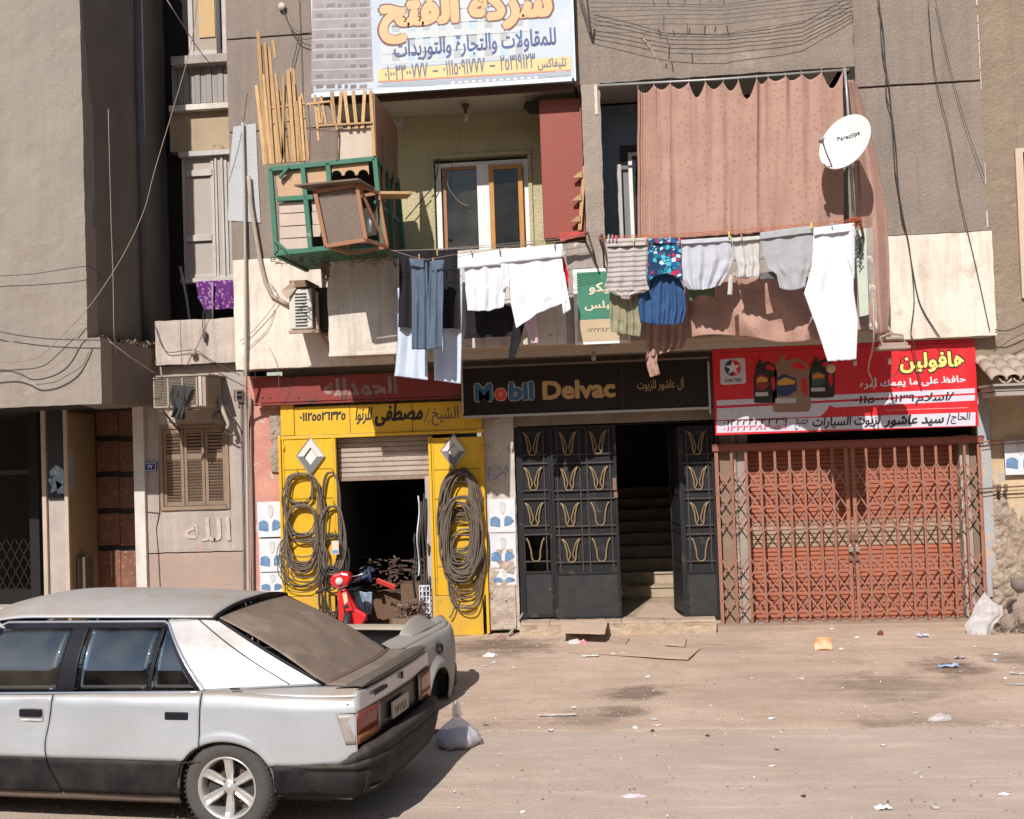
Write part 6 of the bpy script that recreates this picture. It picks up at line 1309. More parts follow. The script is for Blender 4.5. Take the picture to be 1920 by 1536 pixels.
# ---------------------------------------------------------------- pipes, boxes and wires
def cable(pts, lab, r=.008, mt=None, nm='cable', cat='cable', sm=4, grp=None):
    P = [Vector(at(*p)) for p in pts]; Q = []
    for i in range(len(P)-1):
        p0, p1, p2, p3 = P[max(i-1, 0)], P[i], P[i+1], P[min(i+2, len(P)-1)]
        for k in range(sm): t = k/sm; Q.append(.5*((2*p1)+(p2-p0)*t+(2*p0-5*p1+4*p2-p3)*t*t+(3*p1-p0-3*p2+p3)*t**3))
    Q.append(P[-1]); m = M(); m.tube(Q, r, 5); return meta(obj(nm, m, mt or WIRE, smooth=True), lab, cat, grp)
PIPEM = mat('dusty_conduit', (.24, .20, .17), .7, (.19, .155, .13), 5, .7)
cable([(455, 230, UP-.06), (459, 400, UP-.06), (461, 690, UP-.08), (462, 800, LOW-.12), (466, 1100, LOW-.12), (467, 1180, LOW-.12)], 'long pale conduit pipe down the wall left of the pink plaster', .02, mat('pale_conduit', (.42, .37, .33), .7), 'conduit', 'pipe')
for i, x in enumerate((452, 458, 469)):
    cable([(x, 745, LOW-.05), (x+1, 860, LOW-.05), (x+4, 1000, LOW-.05), (x+5, 1170, LOW-.05)], ('thin dark pipe at the left', 'middle dark pipe', 'thick dark pipe at the right')[i]+' of the pipe bundle beside the pink plaster', (.012, .014, .024)[i], PIPEM, 'wall_pipe', 'pipe')
jb = thing('junction_box', at(448, 745, LOW-.1).to_tuple(), 'small open metal junction box with wires left of the pink wall', 'junction box')
m = M(); x0, x1, z0, z1 = rect(440, 456, 732, 752, LOW-.1)
for (p, q) in (((x0, z0), (x1, z0)), ((x0, z1), (x1, z1)), ((x0, z0), (x0, z1)), ((x1, z0), (x1, z1)), ((x0, (z0+z1)/2), (x1, (z0+z1)/2))): m.bar((p[0], LOW-.1, p[1]), (q[0], LOW-.1, q[1]), .012, .03)
obj('frame', m, STEEL, jb); m = M(); m.box(x0+.02, x1-.02, LOW-.08, LOW-.01, z0+.01, z1-.01); obj('inside', m, BLACK, jb)
ba = thing('wall_bell', at(414, 780, LOW-.2).to_tuple(), 'grimy round lamp with drooping cloth wrapped hose beside the shutters', 'lamp')
c = at(412, 783, LOW-.15); m = M(); m.lathe([(.0, -.1), (.06, -.1), (.10, -.03), (.105, .03), (.07, .08)], c, 'y', 18); obj('shade', m, mat('grimy_glass', (.17, .13, .11), .4), ba, smooth=True)
cable([(410, 746, LOW-.15), (418, 770, LOW-.25), (428, 795, LOW-.25), (426, 803, LOW-.22)], 'pale wrapped hose drooping by the round wall lamp', .03, mat('pale_wrap', (.40, .33, .27), .9, bump=.4), 'wrapped_hose', 'hose')
cable([(423, 762, LOW-.2), (440, 790, LOW-.2), (443, 812, LOW-.2), (432, 816, LOW-.2), (415, 805, LOW-.2)], 'black loop of cable hanging beside the round wall lamp', .012)
Yq = BF-.14
cable([(313, 0, Yq), (372, 92, Yq+.6), (400, 125, Yq+2)], 'wire crossing the narrow window bay at top left', .006, WIREL, 'wire')
cable([(371, -10, Yq), (358, 85, Yq), (329, 190, Yq), (290, 320, Yq), (270, 395, Yq), (233, 475, Yq), (186, 550, Yq), (150, 595, Yq), (120, 626, Yq), (96, 650, Yq), (66, 672, Yq), (20, 679, Yq), (-20, 679, Yq)], 'long loose wire sweeping from the top down across the left building', .0055, WIREL, 'wire')
cable([(203, 205, Yq), (208, 400, Yq), (212, 520, Yq), (214, 628, Yq), (220, 680, Yq+.6), (222, 720, Yq+.6), (218, 745, Yq+.6)], 'straight vertical wire hanging down the dark side wall of the left building', .005, WIREL, 'wire')
cable([(-20, 518, Yq), (60, 514, Yq), (155, 500, Yq), (180, 508, Yq+.3), (192, 530, Yq+.5)], 'thin dark wire crossing the left building at mid height', .005, None, 'wire')
cable([(-20, 617, Yq), (30, 628, Yq), (100, 636, Yq), (190, 638, Yq)], 'dark wire running just above the left band edge', .007, None, 'wire')
cable([(-20, 699, Yq-.04), (15, 696, Yq-.04), (40, 702, Yq-.04), (63, 712, Yq-.04), (100, 705, Yq-.04), (130, 685, Yq-.04), (152, 648, Yq-.04), (162, 637, Yq)], 'thick dark wire sagging across the left band', .010, None, 'wire')
cable([(50, 699, Yq-.05), (85, 695, Yq-.05), (105, 685, Yq-.05), (135, 665, Yq-.05), (155, 645, Yq)], 'faint thin wire sagging above the thick one on the left band', .004, WIREL, 'wire')
cable([(205, 640, BF+.2), (245, 670, BF+.4), (295, 703, YA-.0)], 'straight wire from the left band to the box air conditioner', .008, WIREL, 'wire')
cable([(290, 610, LOW-.2), (300, 640, LOW-.2), (308, 655, LOW-.2), (320, 661, LOW-.2), (365, 657, LOW-.2), (395, 675, LOW-.2), (450, 704, LOW-.2)], 'wire looping along the stained parapet under the bay', .006, None, 'wire')
cable([(384, 560, LOW-.2), (380, 610, LOW-.2), (386, 640, LOW-.2)], 'short wire with a lump dangling on the stained parapet', .006, None, 'wire')
m = M(); m.lathe([(0, .03), (.03, .02), (.028, -.05), (.012, -.12), (0, -.13)], at(384, 625, LOW-.2), 'z', 8); meta(obj('hanging_fitting', m, mat('dirty_fitting', (.10, .08, .07)), smooth=True), 'small dirty fitting dangling on the stained parapet', 'fitting')
m = M(); m.lathe([(0, .04), (.04, .03), (.045, -.03), (0, -.05)], at(363, 663, LOW-.2), 'y', 10); meta(obj('spotlight_fitting', m, mat('pinkish_fitting', (.35, .26, .21)), smooth=True), 'small pale spotlight fitting on the lower stained parapet', 'fitting')
cable([(561, 0, UP-.03), (566, 130, UP-.03), (569, 250, UP-.03), (571, 310, UP-.03)], 'thin vertical wire behind the laths', .004, None, 'wire')
cable([(530, 15, UP-.05), (541, 45, UP-.08), (556, 70, UP-.08), (572, 82, UP-.06), (590, 88, UP-.05)], 'dark wire from the round cap towards the billboard', .007, None, 'wire')
cable([(543, 47, UP-.05), (565, 62, UP-.07), (590, 58, UP-.06)], 'thin wire crossing towards the billboard edge', .004, None, 'wire')
cable([(562, 65, UP-.05), (552, 105, UP-.05), (548, 128, UP-.05), (549, 170, UP-.05)], 'wire dropping behind the laths from the crossing', .006, None, 'wire')
m = M(); m.lathe([(0, -.03), (.05, -.03), (.052, -.01), (.03, 0)], at(529, 13, UP-.03), 'y', 14); meta(obj('cable_gland', m, mat('cream_cap', (.55, .47, .38), .6), smooth=True), 'round cream junction cap high on the wall left of the billboard', 'junction cap')
Yr = UP-.08
cable([(1645, 0, Yr), (1655, 50, Yr), (1660, 120, Yr), (1662, 180, Yr), (1672, 215, Yr), (1680, 280, Yr), (1683, 330, Yr), (1690, 400, Yr), (1700, 440, Yr), (1712, 510, Yr), (1722, 560, Yr), (1735, 590, Yr), (1762, 632, Yr)], 'dark twisted wire down the right facade, leftmost pair, bending right', .008, None, 'wire')
cable([(1649, 0, Yr-.02), (1654, 90, Yr-.02), (1668, 170, Yr-.02), (1677, 300, Yr-.02), (1680, 330, Yr-.02), (1694, 410, Yr-.02), (1706, 470, Yr-.02), (1714, 560, Yr-.02), (1708, 620, Yr-.02), (1712, 640, Yr-.02), (1722, 700, -.45), (1728, 720, -.45)], 'dark twisted wire down the right facade that ends on the red sign', .007, None, 'wire')
cable([(1740, 0, Yr), (1752, 130, Yr), (1780, 250, Yr), (1800, 370, Yr), (1830, 500, Yr), (1856, 620, Yr)], 'thin single wire slanting down the right facade', .005, None, 'wire')
cable([(1754, 0, Yr), (1780, 120, Yr), (1810, 230, Yr), (1845, 330, Yr)], 'thinnest wire slanting off the right facade corner', .004, None, 'wire')
cable([(1866, 618, Yr), (1890, 620, Yr), (1925, 605, Yr)], 'dark wire sagging off the right cream corner', .008, None, 'wire')
cable([(1863, 660, Yr), (1890, 640, Yr), (1925, 622, Yr)], 'second dark wire rising to the right edge', .006, None, 'wire')
cable([(1637, 560, BF-.3), (1638, 640, BF-.3), (1628, 690, -.9), (1634, 710, -.5), (1640, 730, -.45)], 'pale flex looping down over the red sign', .010, mat('pale_flex', (.5, .36, .26)), 'flex', 'cable')
cable([(1668, 665, -.9), (1668, 690, -.6), (1664, 700, -.5), (1676, 705, -.5), (1686, 690, -.6), (1690, 668, -.8)], 'thin wires hanging under the floodlight', .005, None, 'wire')
cable([(450, 640, UP-.08), (480, 615, UP-.08), (520, 560, UP-.1), (505, 530, UP-.1)], 'thin wire curving over the cream band towards the small unit', .005, WIREL, 'wire')
cable([(462, 655, UP-.06), (500, 620, UP-.06), (515, 580, UP-.06)], 'second thin wire curving over the cream band', .004, WIREL, 'wire')
cable([(504, 650, UP-.06), (521, 690, UP-.06), (523, 750, -.3)], 'thin string hanging over the red fascia board', .003, WIREL, 'string')
cable([(823, 296, YB-.08), (815, 345, YB-.1), (795, 370, YB-.1), (760, 412, YB-.12)], 'black cable swinging over the balcony wall beside the door', .008)
cable([(870, 215, -.9), (855, 290, YB-.1), (838, 340, YB-.1), (860, 378, YB-.1), (880, 385, YB-.1)], 'thin flex hanging from the ceiling bulb past the balcony door', .004, WIREL)
fl = thing('floodlight', at(1675, 655, -1.3).to_tuple(), 'dusty floodlight fixture hanging above the red sign', 'lamp')
FLM = mat('dusty_lamp_metal', (.36, .27, .22), .8, (.26, .19, .15), 8, .8)
m = M(); c = at(1676, 640, -1.3); m.box(c.x-.20, c.x+.16, -1.42, -1.15, c.z-.10, c.z-.06); m.box(c.x-.16, c.x+.14, -1.38, -1.2, c.z-.06, c.z-.02); obj('housing', m, FLM, fl, bevel=.006)
m = M(); m.tube([(c.x-.13, -1.3, c.z-.03), (c.x-.16, -1.3, c.z+.05), (c.x-.06, -1.3, c.z+.09), (c.x+.10, -1.3, c.z+.07), (c.x+.12, -1.3, c.z-.03)], .014, 6); m.box(c.x-.1, c.x+.1, -1.36, -1.25, c.z+.02, c.z+.05); m.bar((c.x-.02, -1.3, c.z+.09), (c.x-.03, -1.0, c.z+.25), .03, .03); obj('yoke', m, FLM, fl)
m = M(); m.lathe([(0, -.04), (.018, -.04), (.02, .03), (0, .04)], at(1668, 677, -1.2), 'z', 8); obj('hanging_bulb', m, flat('bulb_white', (.6, .58, .58), .3), fl, smooth=True)
m = M(); m.lathe([(0, -.03), (.02, -.03), (.024, .03), (0, .035)], at(1603, 681, -.9), 'z', 8); meta(obj('pale_switch', m, flat('pale_switch', (.42, .46, .42), .5), smooth=True), 'small pale plastic switch hanging beside the white robe hem', 'switch')
m = M(); m.lathe([(0, -.012), (.05, -.012), (.058, .0), (.05, .012), (0, .014)], at(1558, 691, -.9), 'y', 18); meta(obj('round_disc', m, flat('beige_disc', (.5, .36, .24), .5), smooth=True), 'beige round disc hanging in front of the red sign under the white robe', 'disc')
# upper right: wash-line rack with wires on the rough parapet
wr = thing('wire_rack', at(1100, 65, BF-.1).to_tuple(), 'rusty iron bracket with rows of thin drying wires on the upper right parapet', 'drying rack')
m = M(); m.bar(at(1086, -10, BF-.1), at(1108, 62, BF-.1), .04, .03); m.bar(at(1100, -10, BF-.35), at(1108, 62, BF-.1), .02, .02); obj('bracket', m, mat('dark_bracket', (.10, .08, .075), .8), wr)
for k, (ya, yb4, ym) in enumerate(((5, -30, 0), (14, -18, 4), (22, -8, 10), (34, 0, 18), (42, 8, 26), (50, 14, 36), (60, 22, 55))):
    m = M(); P = [at(1108-k*.5, ya, BF-.12), at(1250, lerp(ya, ym, .8)+6, BF-.3), at(1350, ym+10, BF-.3), at(1500, lerp(ym, yb4, .55)+4, BF-.3), at(1598, yb4, BF-.1)]
    Q = []
    for i in range(4):
        for t in range(5): Q.append(P[i].lerp(P[i+1], t/5))
    m.tube(Q+[P[-1]], .004, 4); obj('drying_wire', m, WIRE, wr)
for (x, y, h) in ((1224, -4, 14), (1252, 0, 10), (1284, -4, 12), (1314, -8, 18), (1334, -6, 10), (1355, -8, 18), (1245, 30, 26), (1250, 62, 18), (1288, 44, 20), (1240, 66, 8)):
    m = M(); m.bar(at(x, y, BF-.3), at(x+R_.uniform(-4, 5), y+h, BF-.3), .012, .012); obj('wire_clip', m, WIRE, wr)
m = M(); m.tube([at(x, y, BF-.004) for x, y in ((1206, 66), (1203, 70), (1212, 80), (1224, 97), (1232, 115), (1239, 138))], [.004, .012, .012, .012, .006, .003], 5); obj('patched_crack', m, mat('crack_patch', (.42, .32, .24), .9), MB)
# purple cloth in the bay
def purple():
    m = cloth_mat('purple_shawl', (.10, .025, .13), trans=0); t = m.node_tree; N = t.nodes; L = t.links; b = N['Principled BSDF']
    g = N.new('ShaderNodeNewGeometry'); w = N.new('ShaderNodeTexVoronoi'); w.inputs['Scale'].default_value = 18; L.new(g.outputs['Position'], w.inputs['Vector'])
    r = N.new('ShaderNodeValToRGB'); r.color_ramp.interpolation = 'CONSTANT'; c = r.color_ramp; c.elements[0].color = (.45, .12, .13, 1); c.elements[1].position = .22; c.elements[1].color = (.30, .20, .36, 1); e = c.elements.new(.34); e.color = (.12, .03, .16, 1)
    L.new(w.outputs['Distance'], r.inputs[0]); L.new(r.outputs[0], b.inputs['Base Color']); return m
m = M(); drape(m, [(368, 528), (372, 560), (384, 582)], [(450, 524), (450, 550), (450, 578)], WIN-.1, 30, 20, .02, 3, 4)
meta(obj('purple_shawl', m, purple(), smooth=True, solid=.004), 'purple patterned shawl hanging in the dark gap of the left bay', 'cloth')
m = M(); m.tube([at(338, 500, WIN-.12), at(350, 560, WIN-.12), at(355, 600, WIN-.12)], .02, 6); m.tube([at(398, 530, WIN-.16), at(399, 600, WIN-.16)], .012, 6); meta(obj('bay_pipes', m, mat('grey_bay_pipe', (.34, .31, .29), .5), smooth=True), 'thin grey pipes standing in the dark gap of the left bay', 'pipe')
# ---------------------------------------------------------------- hoses on the yellow doors
HOSE = mat('dusty_hose', (.14, .11, .085), .75, (.095, .075, .058), 12, .7); HOSE2 = mat('dark_hose', (.045, .038, .033), .6)
def coil(nm, lab, loops, mt=HOSE, r=.011, jit=1.0, grp='rubber hoses hung on the yellow doors'):
    "loops: (centre x, top y, half width, bottom y, count, spread)"
    hk = M(); m = M(); n = 0
    for (cx_, ty, hw, by, cnt, sp) in loops:
        for k in range(cnt):
            ox, oy = R_.uniform(-1, 1)*sp, R_.uniform(0, 1)*sp*.6; h2 = hw+R_.uniform(-1, 1)*sp*.7; b2 = by+R_.uniform(-1.2, 1)*sp*1.6; Yd = LOW-.16-.012*n/3-R_.random()*.03; n += 1
            sk = R_.uniform(-1, 1)*sp*.5; pts = []
            N_ = 30
            for j in range(N_):
                a_ = 2*math.pi*j/N_; sx = math.sin(a_); cy = -math.cos(a_)
                y = lerp(ty+oy, b2, (1+cy)/2); wd = h2*(abs(sx)**.75)*(1 if sx > 0 else -1)*(1+.10*math.sin(a_*2+k))
                pts.append(at(cx_+ox*.4+wd+sk*cy, y+.8*math.sin(3*a_+k), Yd+.012*math.sin(a_*2+k*1.3)))
            m.tube(pts, r*R_.uniform(.8, 1.15), 5, closed=True)
    o = obj(nm, m, mt, smooth=True); return meta(o, lab, 'hose', grp)
coil('hose_coil', 'wide upper loop of dark hose at the top left of the left yellow door', [(562, 887, 27, 945, 3, 3), (568, 887, 34, 1010, 5, 5)])
coil('hose_coil', 'thick oval hose coil at the centre of the left yellow door', [(566, 945, 30, 1068, 9, 5), (566, 948, 31, 1052, 3, 4)], r=.010)
coil('hose_coil', 'loose thin loops sagging low on the left yellow door', [(562, 1000, 38, 1100, 5, 8), (575, 1010, 45, 1095, 3, 6)], r=.008)
coil('hose_coil', 'thin tall hose loop hanging at the right edge of the left yellow door', [(620, 884, 18, 1065, 3, 4), (622, 946, 20, 1075, 5, 6)], r=.010)
coil('hose_coil', 'tangled hose bundle low on the right edge of the left yellow door', [(625, 1000, 22, 1100, 7, 7), (622, 1060, 18, 1165, 8, 9)], HOSE2, .010)
coil('hose_coil', 'inner concentric rings of hose at the top of the right yellow door', [(861, 902, 20+4*k, 950+9*k, 2, 2) for k in range(4)], r=.010)
coil('hose_coil', 'big heavy bundle of dusty hose covering the right yellow door', [(862, 880, 34, 1040, 8, 7), (864, 885, 31, 1065, 12, 10), (858, 940, 29, 1075, 8, 9), (866, 930, 31, 1085, 8, 8)], r=.0105)
coil('hose_coil', 'wide thin hose loops sagging at the bottom of the right yellow door', [(870, 960, 36, 1115, 4, 6), (872, 990, 35, 1140, 4, 8), (868, 1000, 40, 1090, 3, 6)], r=.009)
m = M(); drape(m, [(855, 880), (866, 892), (876, 908)], [(872, 876), (888, 900), (892, 925)], LOW-.22, 8, 10, .01, 1, 3); meta(obj('rubber_flap', m, flat('black_rubber', (.03, .028, .027), .5), smooth=True, solid=.01), 'black rubber flap draped at the top of the right hose bundle', 'rubber')
cable([(858, 1120, LOW-.2), (848, 1150, LOW-.2), (842, 1158, LOW-.2)], 'loose hose end hanging low on the right yellow door', .010, HOSE, 'hose_end', 'hose')
for (x, y) in ((556, 885), (622, 884), (562, 943), (624, 944), (860, 880), (627, 998)):
    m = M(); m.tube([at(x, y-4, LOW-.12), at(x, y-2, LOW-.24), at(x, y-8, LOW-.25)], .007, 5); obj('hook', m, YEL, yw)
wt = thing('price_tag', at(630, 1040, LOW-.28).to_tuple(), 'white and blue plastic packet hanging among the hoses of the left yellow door', 'packet')
a, b, c, e = rect(622, 636, 1014, 1040, LOW-.28); m = M(); m.box(a, b, LOW-.30, LOW-.28, c, e); obj('packet', m, flat('cream_packet', (.56, .48, .38)), wt, bevel=.008)
m = M(); m.box(a+.01, b-.01, LOW-.304, LOW-.3005, c+.02, c+.06); obj('blue_label', m, flat('label_blue', (.12, .25, .5)), wt)
# belts inside the doorway
for i, (x, w_, yt, yb5, c) in enumerate(((784, 3, 930, 1080, WH), (788, 4, 940, 1130, HOSE2), (794, 6, 925, 1150, HOSE2), (799, 4, 935, 1160, HOSE2), (779, 3, 1000, 1120, HOSE2), (805, 4, 1020, 1165, HOSE2), (776, 2, 1010, 1140, HOSE2))):
    m = M(); m.tube([at(x+math.sin(k*.9+i)*2.2, lerp(yt, yb5, k/10), -.02+.05*math.sin(k+i)) for k in range(11)], .016 if w_ > 3 else .010, 6)
    meta(obj('hanging_belt', m, c if i else flat('white_strip', (.55, .57, .6)), smooth=True), ['white strip hanging at the right of the workshop doorway', 'dark belt just right of the white strip', 'thickest dark belt in the workshop doorway', 'dark belt nearest the door jamb', 'thin dark belt left of the white strip', 'long dark belt reaching down by the jamb', 'thin curled belt, leftmost in the doorway'][i], 'belt', 'belts hanging in the workshop doorway')
gr_ = thing('wire_basket', at(797, 1150, .05).to_tuple(), 'white wire basket frame standing at the right of the workshop doorway', 'basket')
a, b, c, e = rect(787, 806, 1098, 1150, -.1); m = M()
for k in range(4): m.bar((lerp(a, b, k/3), -.1, c), (lerp(a, b, k/3), -.1, e), .010, .010)
for k in range(6): m.bar((a, -.1, lerp(c, e, k/5)), (b, -.1, lerp(c, e, k/5)), .010, .010)
m.box(a+.01, b-.01, -.06, -.05, c, e); obj('grid', m, flat('white_wire', (.62, .62, .66), .4), gr_)
# ---- clutter inside
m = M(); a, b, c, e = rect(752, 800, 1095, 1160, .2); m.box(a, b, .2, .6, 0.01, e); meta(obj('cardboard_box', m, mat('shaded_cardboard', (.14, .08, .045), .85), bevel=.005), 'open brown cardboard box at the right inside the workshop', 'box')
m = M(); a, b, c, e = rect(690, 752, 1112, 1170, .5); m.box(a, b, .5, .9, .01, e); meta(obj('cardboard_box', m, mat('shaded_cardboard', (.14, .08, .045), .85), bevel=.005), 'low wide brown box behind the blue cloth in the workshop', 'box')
m = M()
for i in range(130):
    p = at(770+R_.uniform(-26, 24), 1146+R_.uniform(-16, 14), -.25+R_.uniform(-.1, .2)); q = p+Vector((R_.uniform(-.1, .1), R_.uniform(-.1, .1), R_.uniform(-.06, .06))); m.tube([p, (p+q)/2+Vector((0, 0, .02)), q], R_.uniform(.006, .016), 5)
a, b, c, e = rect(740, 800, 1145, 1185, -.25)
m.box(a, b, -.4, .1, 0.01, c+.2)
meta(obj('scrap_pile', m, mat('oily_scrap', (.12, .09, .07), .5, (.24, .15, .10), 30, .9)), 'heap of oily scrap parts and wires in the workshop doorway', 'scrap', kind='stuff')
m = M()
for i in range(130):
    p = at(725+R_.uniform(-70, 75), 1085+R_.uniform(-40, 45), .5+R_.uniform(-.2, .8)); s_ = R_.uniform(.02, .07); m.bar(p, p+Vector((R_.uniform(-.2, .2), R_.uniform(-.1, .1), R_.uniform(-.08, .08))), s_*.4, s_*.4)
meta(obj('workshop_clutter', m, [mat('dim_clutter', (.05, .04, .035), .6, (.16, .08, .055), 11, .9)]), 'dim jumble of tools and parts at the back of the workshop', 'clutter', kind='stuff')
m = M(); m.bar(at(706, 1088, .3), at(742, 1102, .3), .07, .05); meta(obj('red_toolbox_lid', m, flat('dull_red_metal', (.42, .03, .02), .4), bevel=.01), 'red metal bar lying behind the scooter inside the workshop', 'bar')
m = M(); drape(m, [(660, 1108), (668, 1130), (686, 1152)], [(696, 1112), (696, 1130), (692, 1152)], -.05, 20, 20, .03, 2, 3); meta(obj('blue_cloth_bundle', m, cloth_mat('grey_blue_cloth', (.22, .27, .35), trans=0), smooth=True, solid=.02), 'grey blue cloth hanging behind the red scooter', 'cloth')
m = M()
c = at(672, 1080, .1)
for k in range(8): m.tube([c+Vector((R_.uniform(-.12, .2), R_.uniform(0, .2), R_.uniform(-.12, .1))) for _ in range(4)], .03, 6)
meta(obj('dark_bundle', m, flat('navy_bundle', (.03, .035, .07), .6), smooth=True), 'dark navy bundle behind the scooter handlebar', 'bundle')
# ---- red scooter
sk_ = thing('red_scooter', (at(640, 1150, -.6).x, -.6, 0), 'old red scooter seen from the front with black handlebar in the workshop doorway', 'scooter')
SRD = mat('scooter_red', (.60, .015, .02), .3, (.50, .015, .02), 4, .5, spec=.6)
YS2 = -.72
def spr(nm, pts, Y0, Y1, mt, bev=.02): m = M(); m.prism(pxpoly(pts, Y0), Y0, Y1); return obj(nm, m, mt, sk_, bevel=bev)
spr('headset', [(617, 1086), (624, 1078), (640, 1073), (655, 1076), (656, 1088), (648, 1100), (632, 1106), (620, 1098)], YS2-.05, YS2+.14, SRD, .03)
spr('leg_shield', [(632, 1108), (648, 1104), (656, 1120), (668, 1142), (688, 1154), (676, 1175), (645, 1172), (634, 1140)], YS2-.02, YS2+.06, SRD, .02)
spr('front_panel', [(640, 1112), (650, 1110), (657, 1130), (662, 1145), (648, 1148), (641, 1130)], YS2-.06, YS2-.021, SRD, .012)
spr('sticker', [(642, 1114), (650, 1113), (652, 1128), (646, 1134)], YS2-.064, YS2-.0602, flat('sticker_cream', (.55, .45, .26)), 0)
spr('vent', [(644, 1136), (653, 1133), (655, 1139), (647, 1142)], YS2-.064, YS2-.0602, BLACK, 0)
m = M(); m.tube([at(592, 1112, YS2-.05), at(604, 1106, YS2-.03), at(618, 1100, YS2)], .022, 8); obj('handlebar', m, flat('grip_rubber', (.03, .028, .028), .6), sk_, smooth=True)
m = M(); m.tube([at(655, 1082, YS2), at(668, 1080, YS2), at(681, 1076, YS2-.05)], .008, 6); obj('brake_lever', m, flat('chrome', (.6, .6, .6), .25, metal=.9), sk_, smooth=True)
m = M(); m.tube([at(650, 1092, YS2), at(665, 1090, YS2+.1), at(676, 1084, YS2+.1)], .02, 8); obj('handlebar', m, flat('grip_rubber', (.03, .028, .028), .6), sk_, smooth=True)
m = M(); wc = Vector((at(655, 1180, YS2).x, YS2, .22)); m.lathe([(.15, -.04), (.2, -.045), (.225, 0), (.2, .045), (.15, .04)], wc, 'x', 20); obj('front_wheel', m, flat('scooter_tyre', (.03, .028, .028)), sk_, smooth=True)
spr('rear_body', [(632, 1128), (650, 1124), (668, 1150), (672, 1180), (636, 1180)], YS2+.3, YS2+.9, SRD, .03)
m = M(); m.lathe([(0, -.02), (.045, -.018), (.05, 0)], at(636, 1090, YS2-.06), 'y', 16); obj('headlamp', m, flat('lamp_glass2', (.5, .5, .48), .15), sk_, smooth=True)
m = M(); m.tube([at(622, 1098, YS2-.07), at(636, 1104, YS2-.08), at(652, 1098, YS2-.07)], .008, 5); m.tube([at(640, 1106, YS2-.03), at(646, 1150, YS2-.05)], .007, 5); obj('cable', m, BLACK, sk_)
m = M(); a, b, c, e = rect(636, 664, 1108, 1120, YS2+.4); m.box(a, b, YS2+.35, YS2+.95, c, e); obj('seat', m, BLACK, sk_, bevel=.03)
# ---------------------------------------------------------------- silver car
CA = -.1257
car = thing('silver_hatchback', (-2.6094, -6.8298, -.024), 'dusty silver hatchback with black lower panels parked in the left foreground', 'car', rz=math.pi+CA)
SIL = mat('silver_car_paint', (.54, .56, .59), .30, (.45, .465, .49), 1.6, .8, metal=.5, dust=.95, spec=.6, fine=.03, bs=60, spot=((.40, .38, .36), 3.5, .69, .12))
BLP = mat('black_car_cladding', (.009, .008, .010), .7, (.040, .035, .033), 4, .8, dust=.12, spot=((.16, .13, .11), 11, .70, .05), spec=.15)
SILLM = mat('dusty_sill', (.17, .125, .10), .8, (.10, .08, .07), 4, .7)
TRIMB = mat('black_window_trim', (.010, .009, .015), .5, spec=.2); CHR = mat('bright_trim', (.62, .64, .68), .25, (.5, .52, .56), 5, .5, metal=.8, fine=0)
CGL = glass('car_glass', (.72, .76, .74), 2.7, .06, .01)
DARKC = mat('car_dark_inside', (.05, .045, .042), .9)
DUSTG = mat('dusty_rear_glass', (.15, .11, .082), .5, (.24, .175, .13), 1.8, .9, spot=((.31, .235, .175), 1.9, .50, .2), fine=.1, bs=80)
def wz(z):
    T = [(.18, .80), (.25, .835), (.35, .855), (.49, .872), (.62, .882), (.74, .880), (.84, .868), (.90, .848), (.93, .818), (.95, .80)]
    for i in range(len(T)-1):
        if z <= T[i+1][0]: return lerp(T[i][1], T[i+1][1], max(0, (z-T[i][0])/(T[i+1][0]-T[i][0])))
    return T[-1][1]
def tap(a): return (.10*max(0, (-a-.35)/.6)**2 if a < -.35 else 0)+(.13*max(0, (a-2.6)/1.05)**2 if a > 2.6 else 0)
def belt(a): return .93+.038*a/.93 if a < 0 else .93-.035*min(1, a/1.8) if a < 1.9 else lerp(.895, .80, min(1, (a-1.9)/1.7))
AR = ((-.04, .345), (2.68, .345))
def arch(a, base):
    z = base
    for c, r in AR:
        if abs(a-c) < r: z = max(z, .30+.325*math.sqrt(max(0, 1-((a-c)/r)**2))**.8)
    return z
def side_strip(m, s, a0, a1, lo, hi, na=24, nz_=10, off=0, mi=0, gap=None, dent=True):
    def f(u, v):
        al = a0(v) if callable(a0) else a0; ar = a1(v) if callable(a1) else a1
        a = lerp(al, ar, u); zl = lo(a) if callable(lo) else lo; zh = hi(a) if callable(hi) else hi; z = lerp(zl, max(zl+.002, zh), v)
        w = wz(z)-tap(a)+off
        if dent and s > 0: w -= .026*math.exp(-((a-1.38)/.16)**2-((z-.70)/.12)**2)+.007*math.exp(-((a-.7)/.2)**2-((z-.6)/.07)**2)+.011*noise.noise(Vector((a*2.2, z*3.4, 0)))+.010*math.exp(-((a-.3)/.1)**2-((z-.72)/.03)**2)
        # flared lip round the arches
        for c, r in AR:
            d = math.hypot(a-c, (z-.30)*1.02)
            if z > .3 and d < r+.06: w += .016*max(0, 1-abs(d-r)/.06)
        return (a, s*w, z)
    return m.sheet(f, na, nz_, mi)
gapf = lambda z: 1.235+.055*math.exp(-((z-.55)/.2)**2)-.05*max(0, (.4-z)/.2)
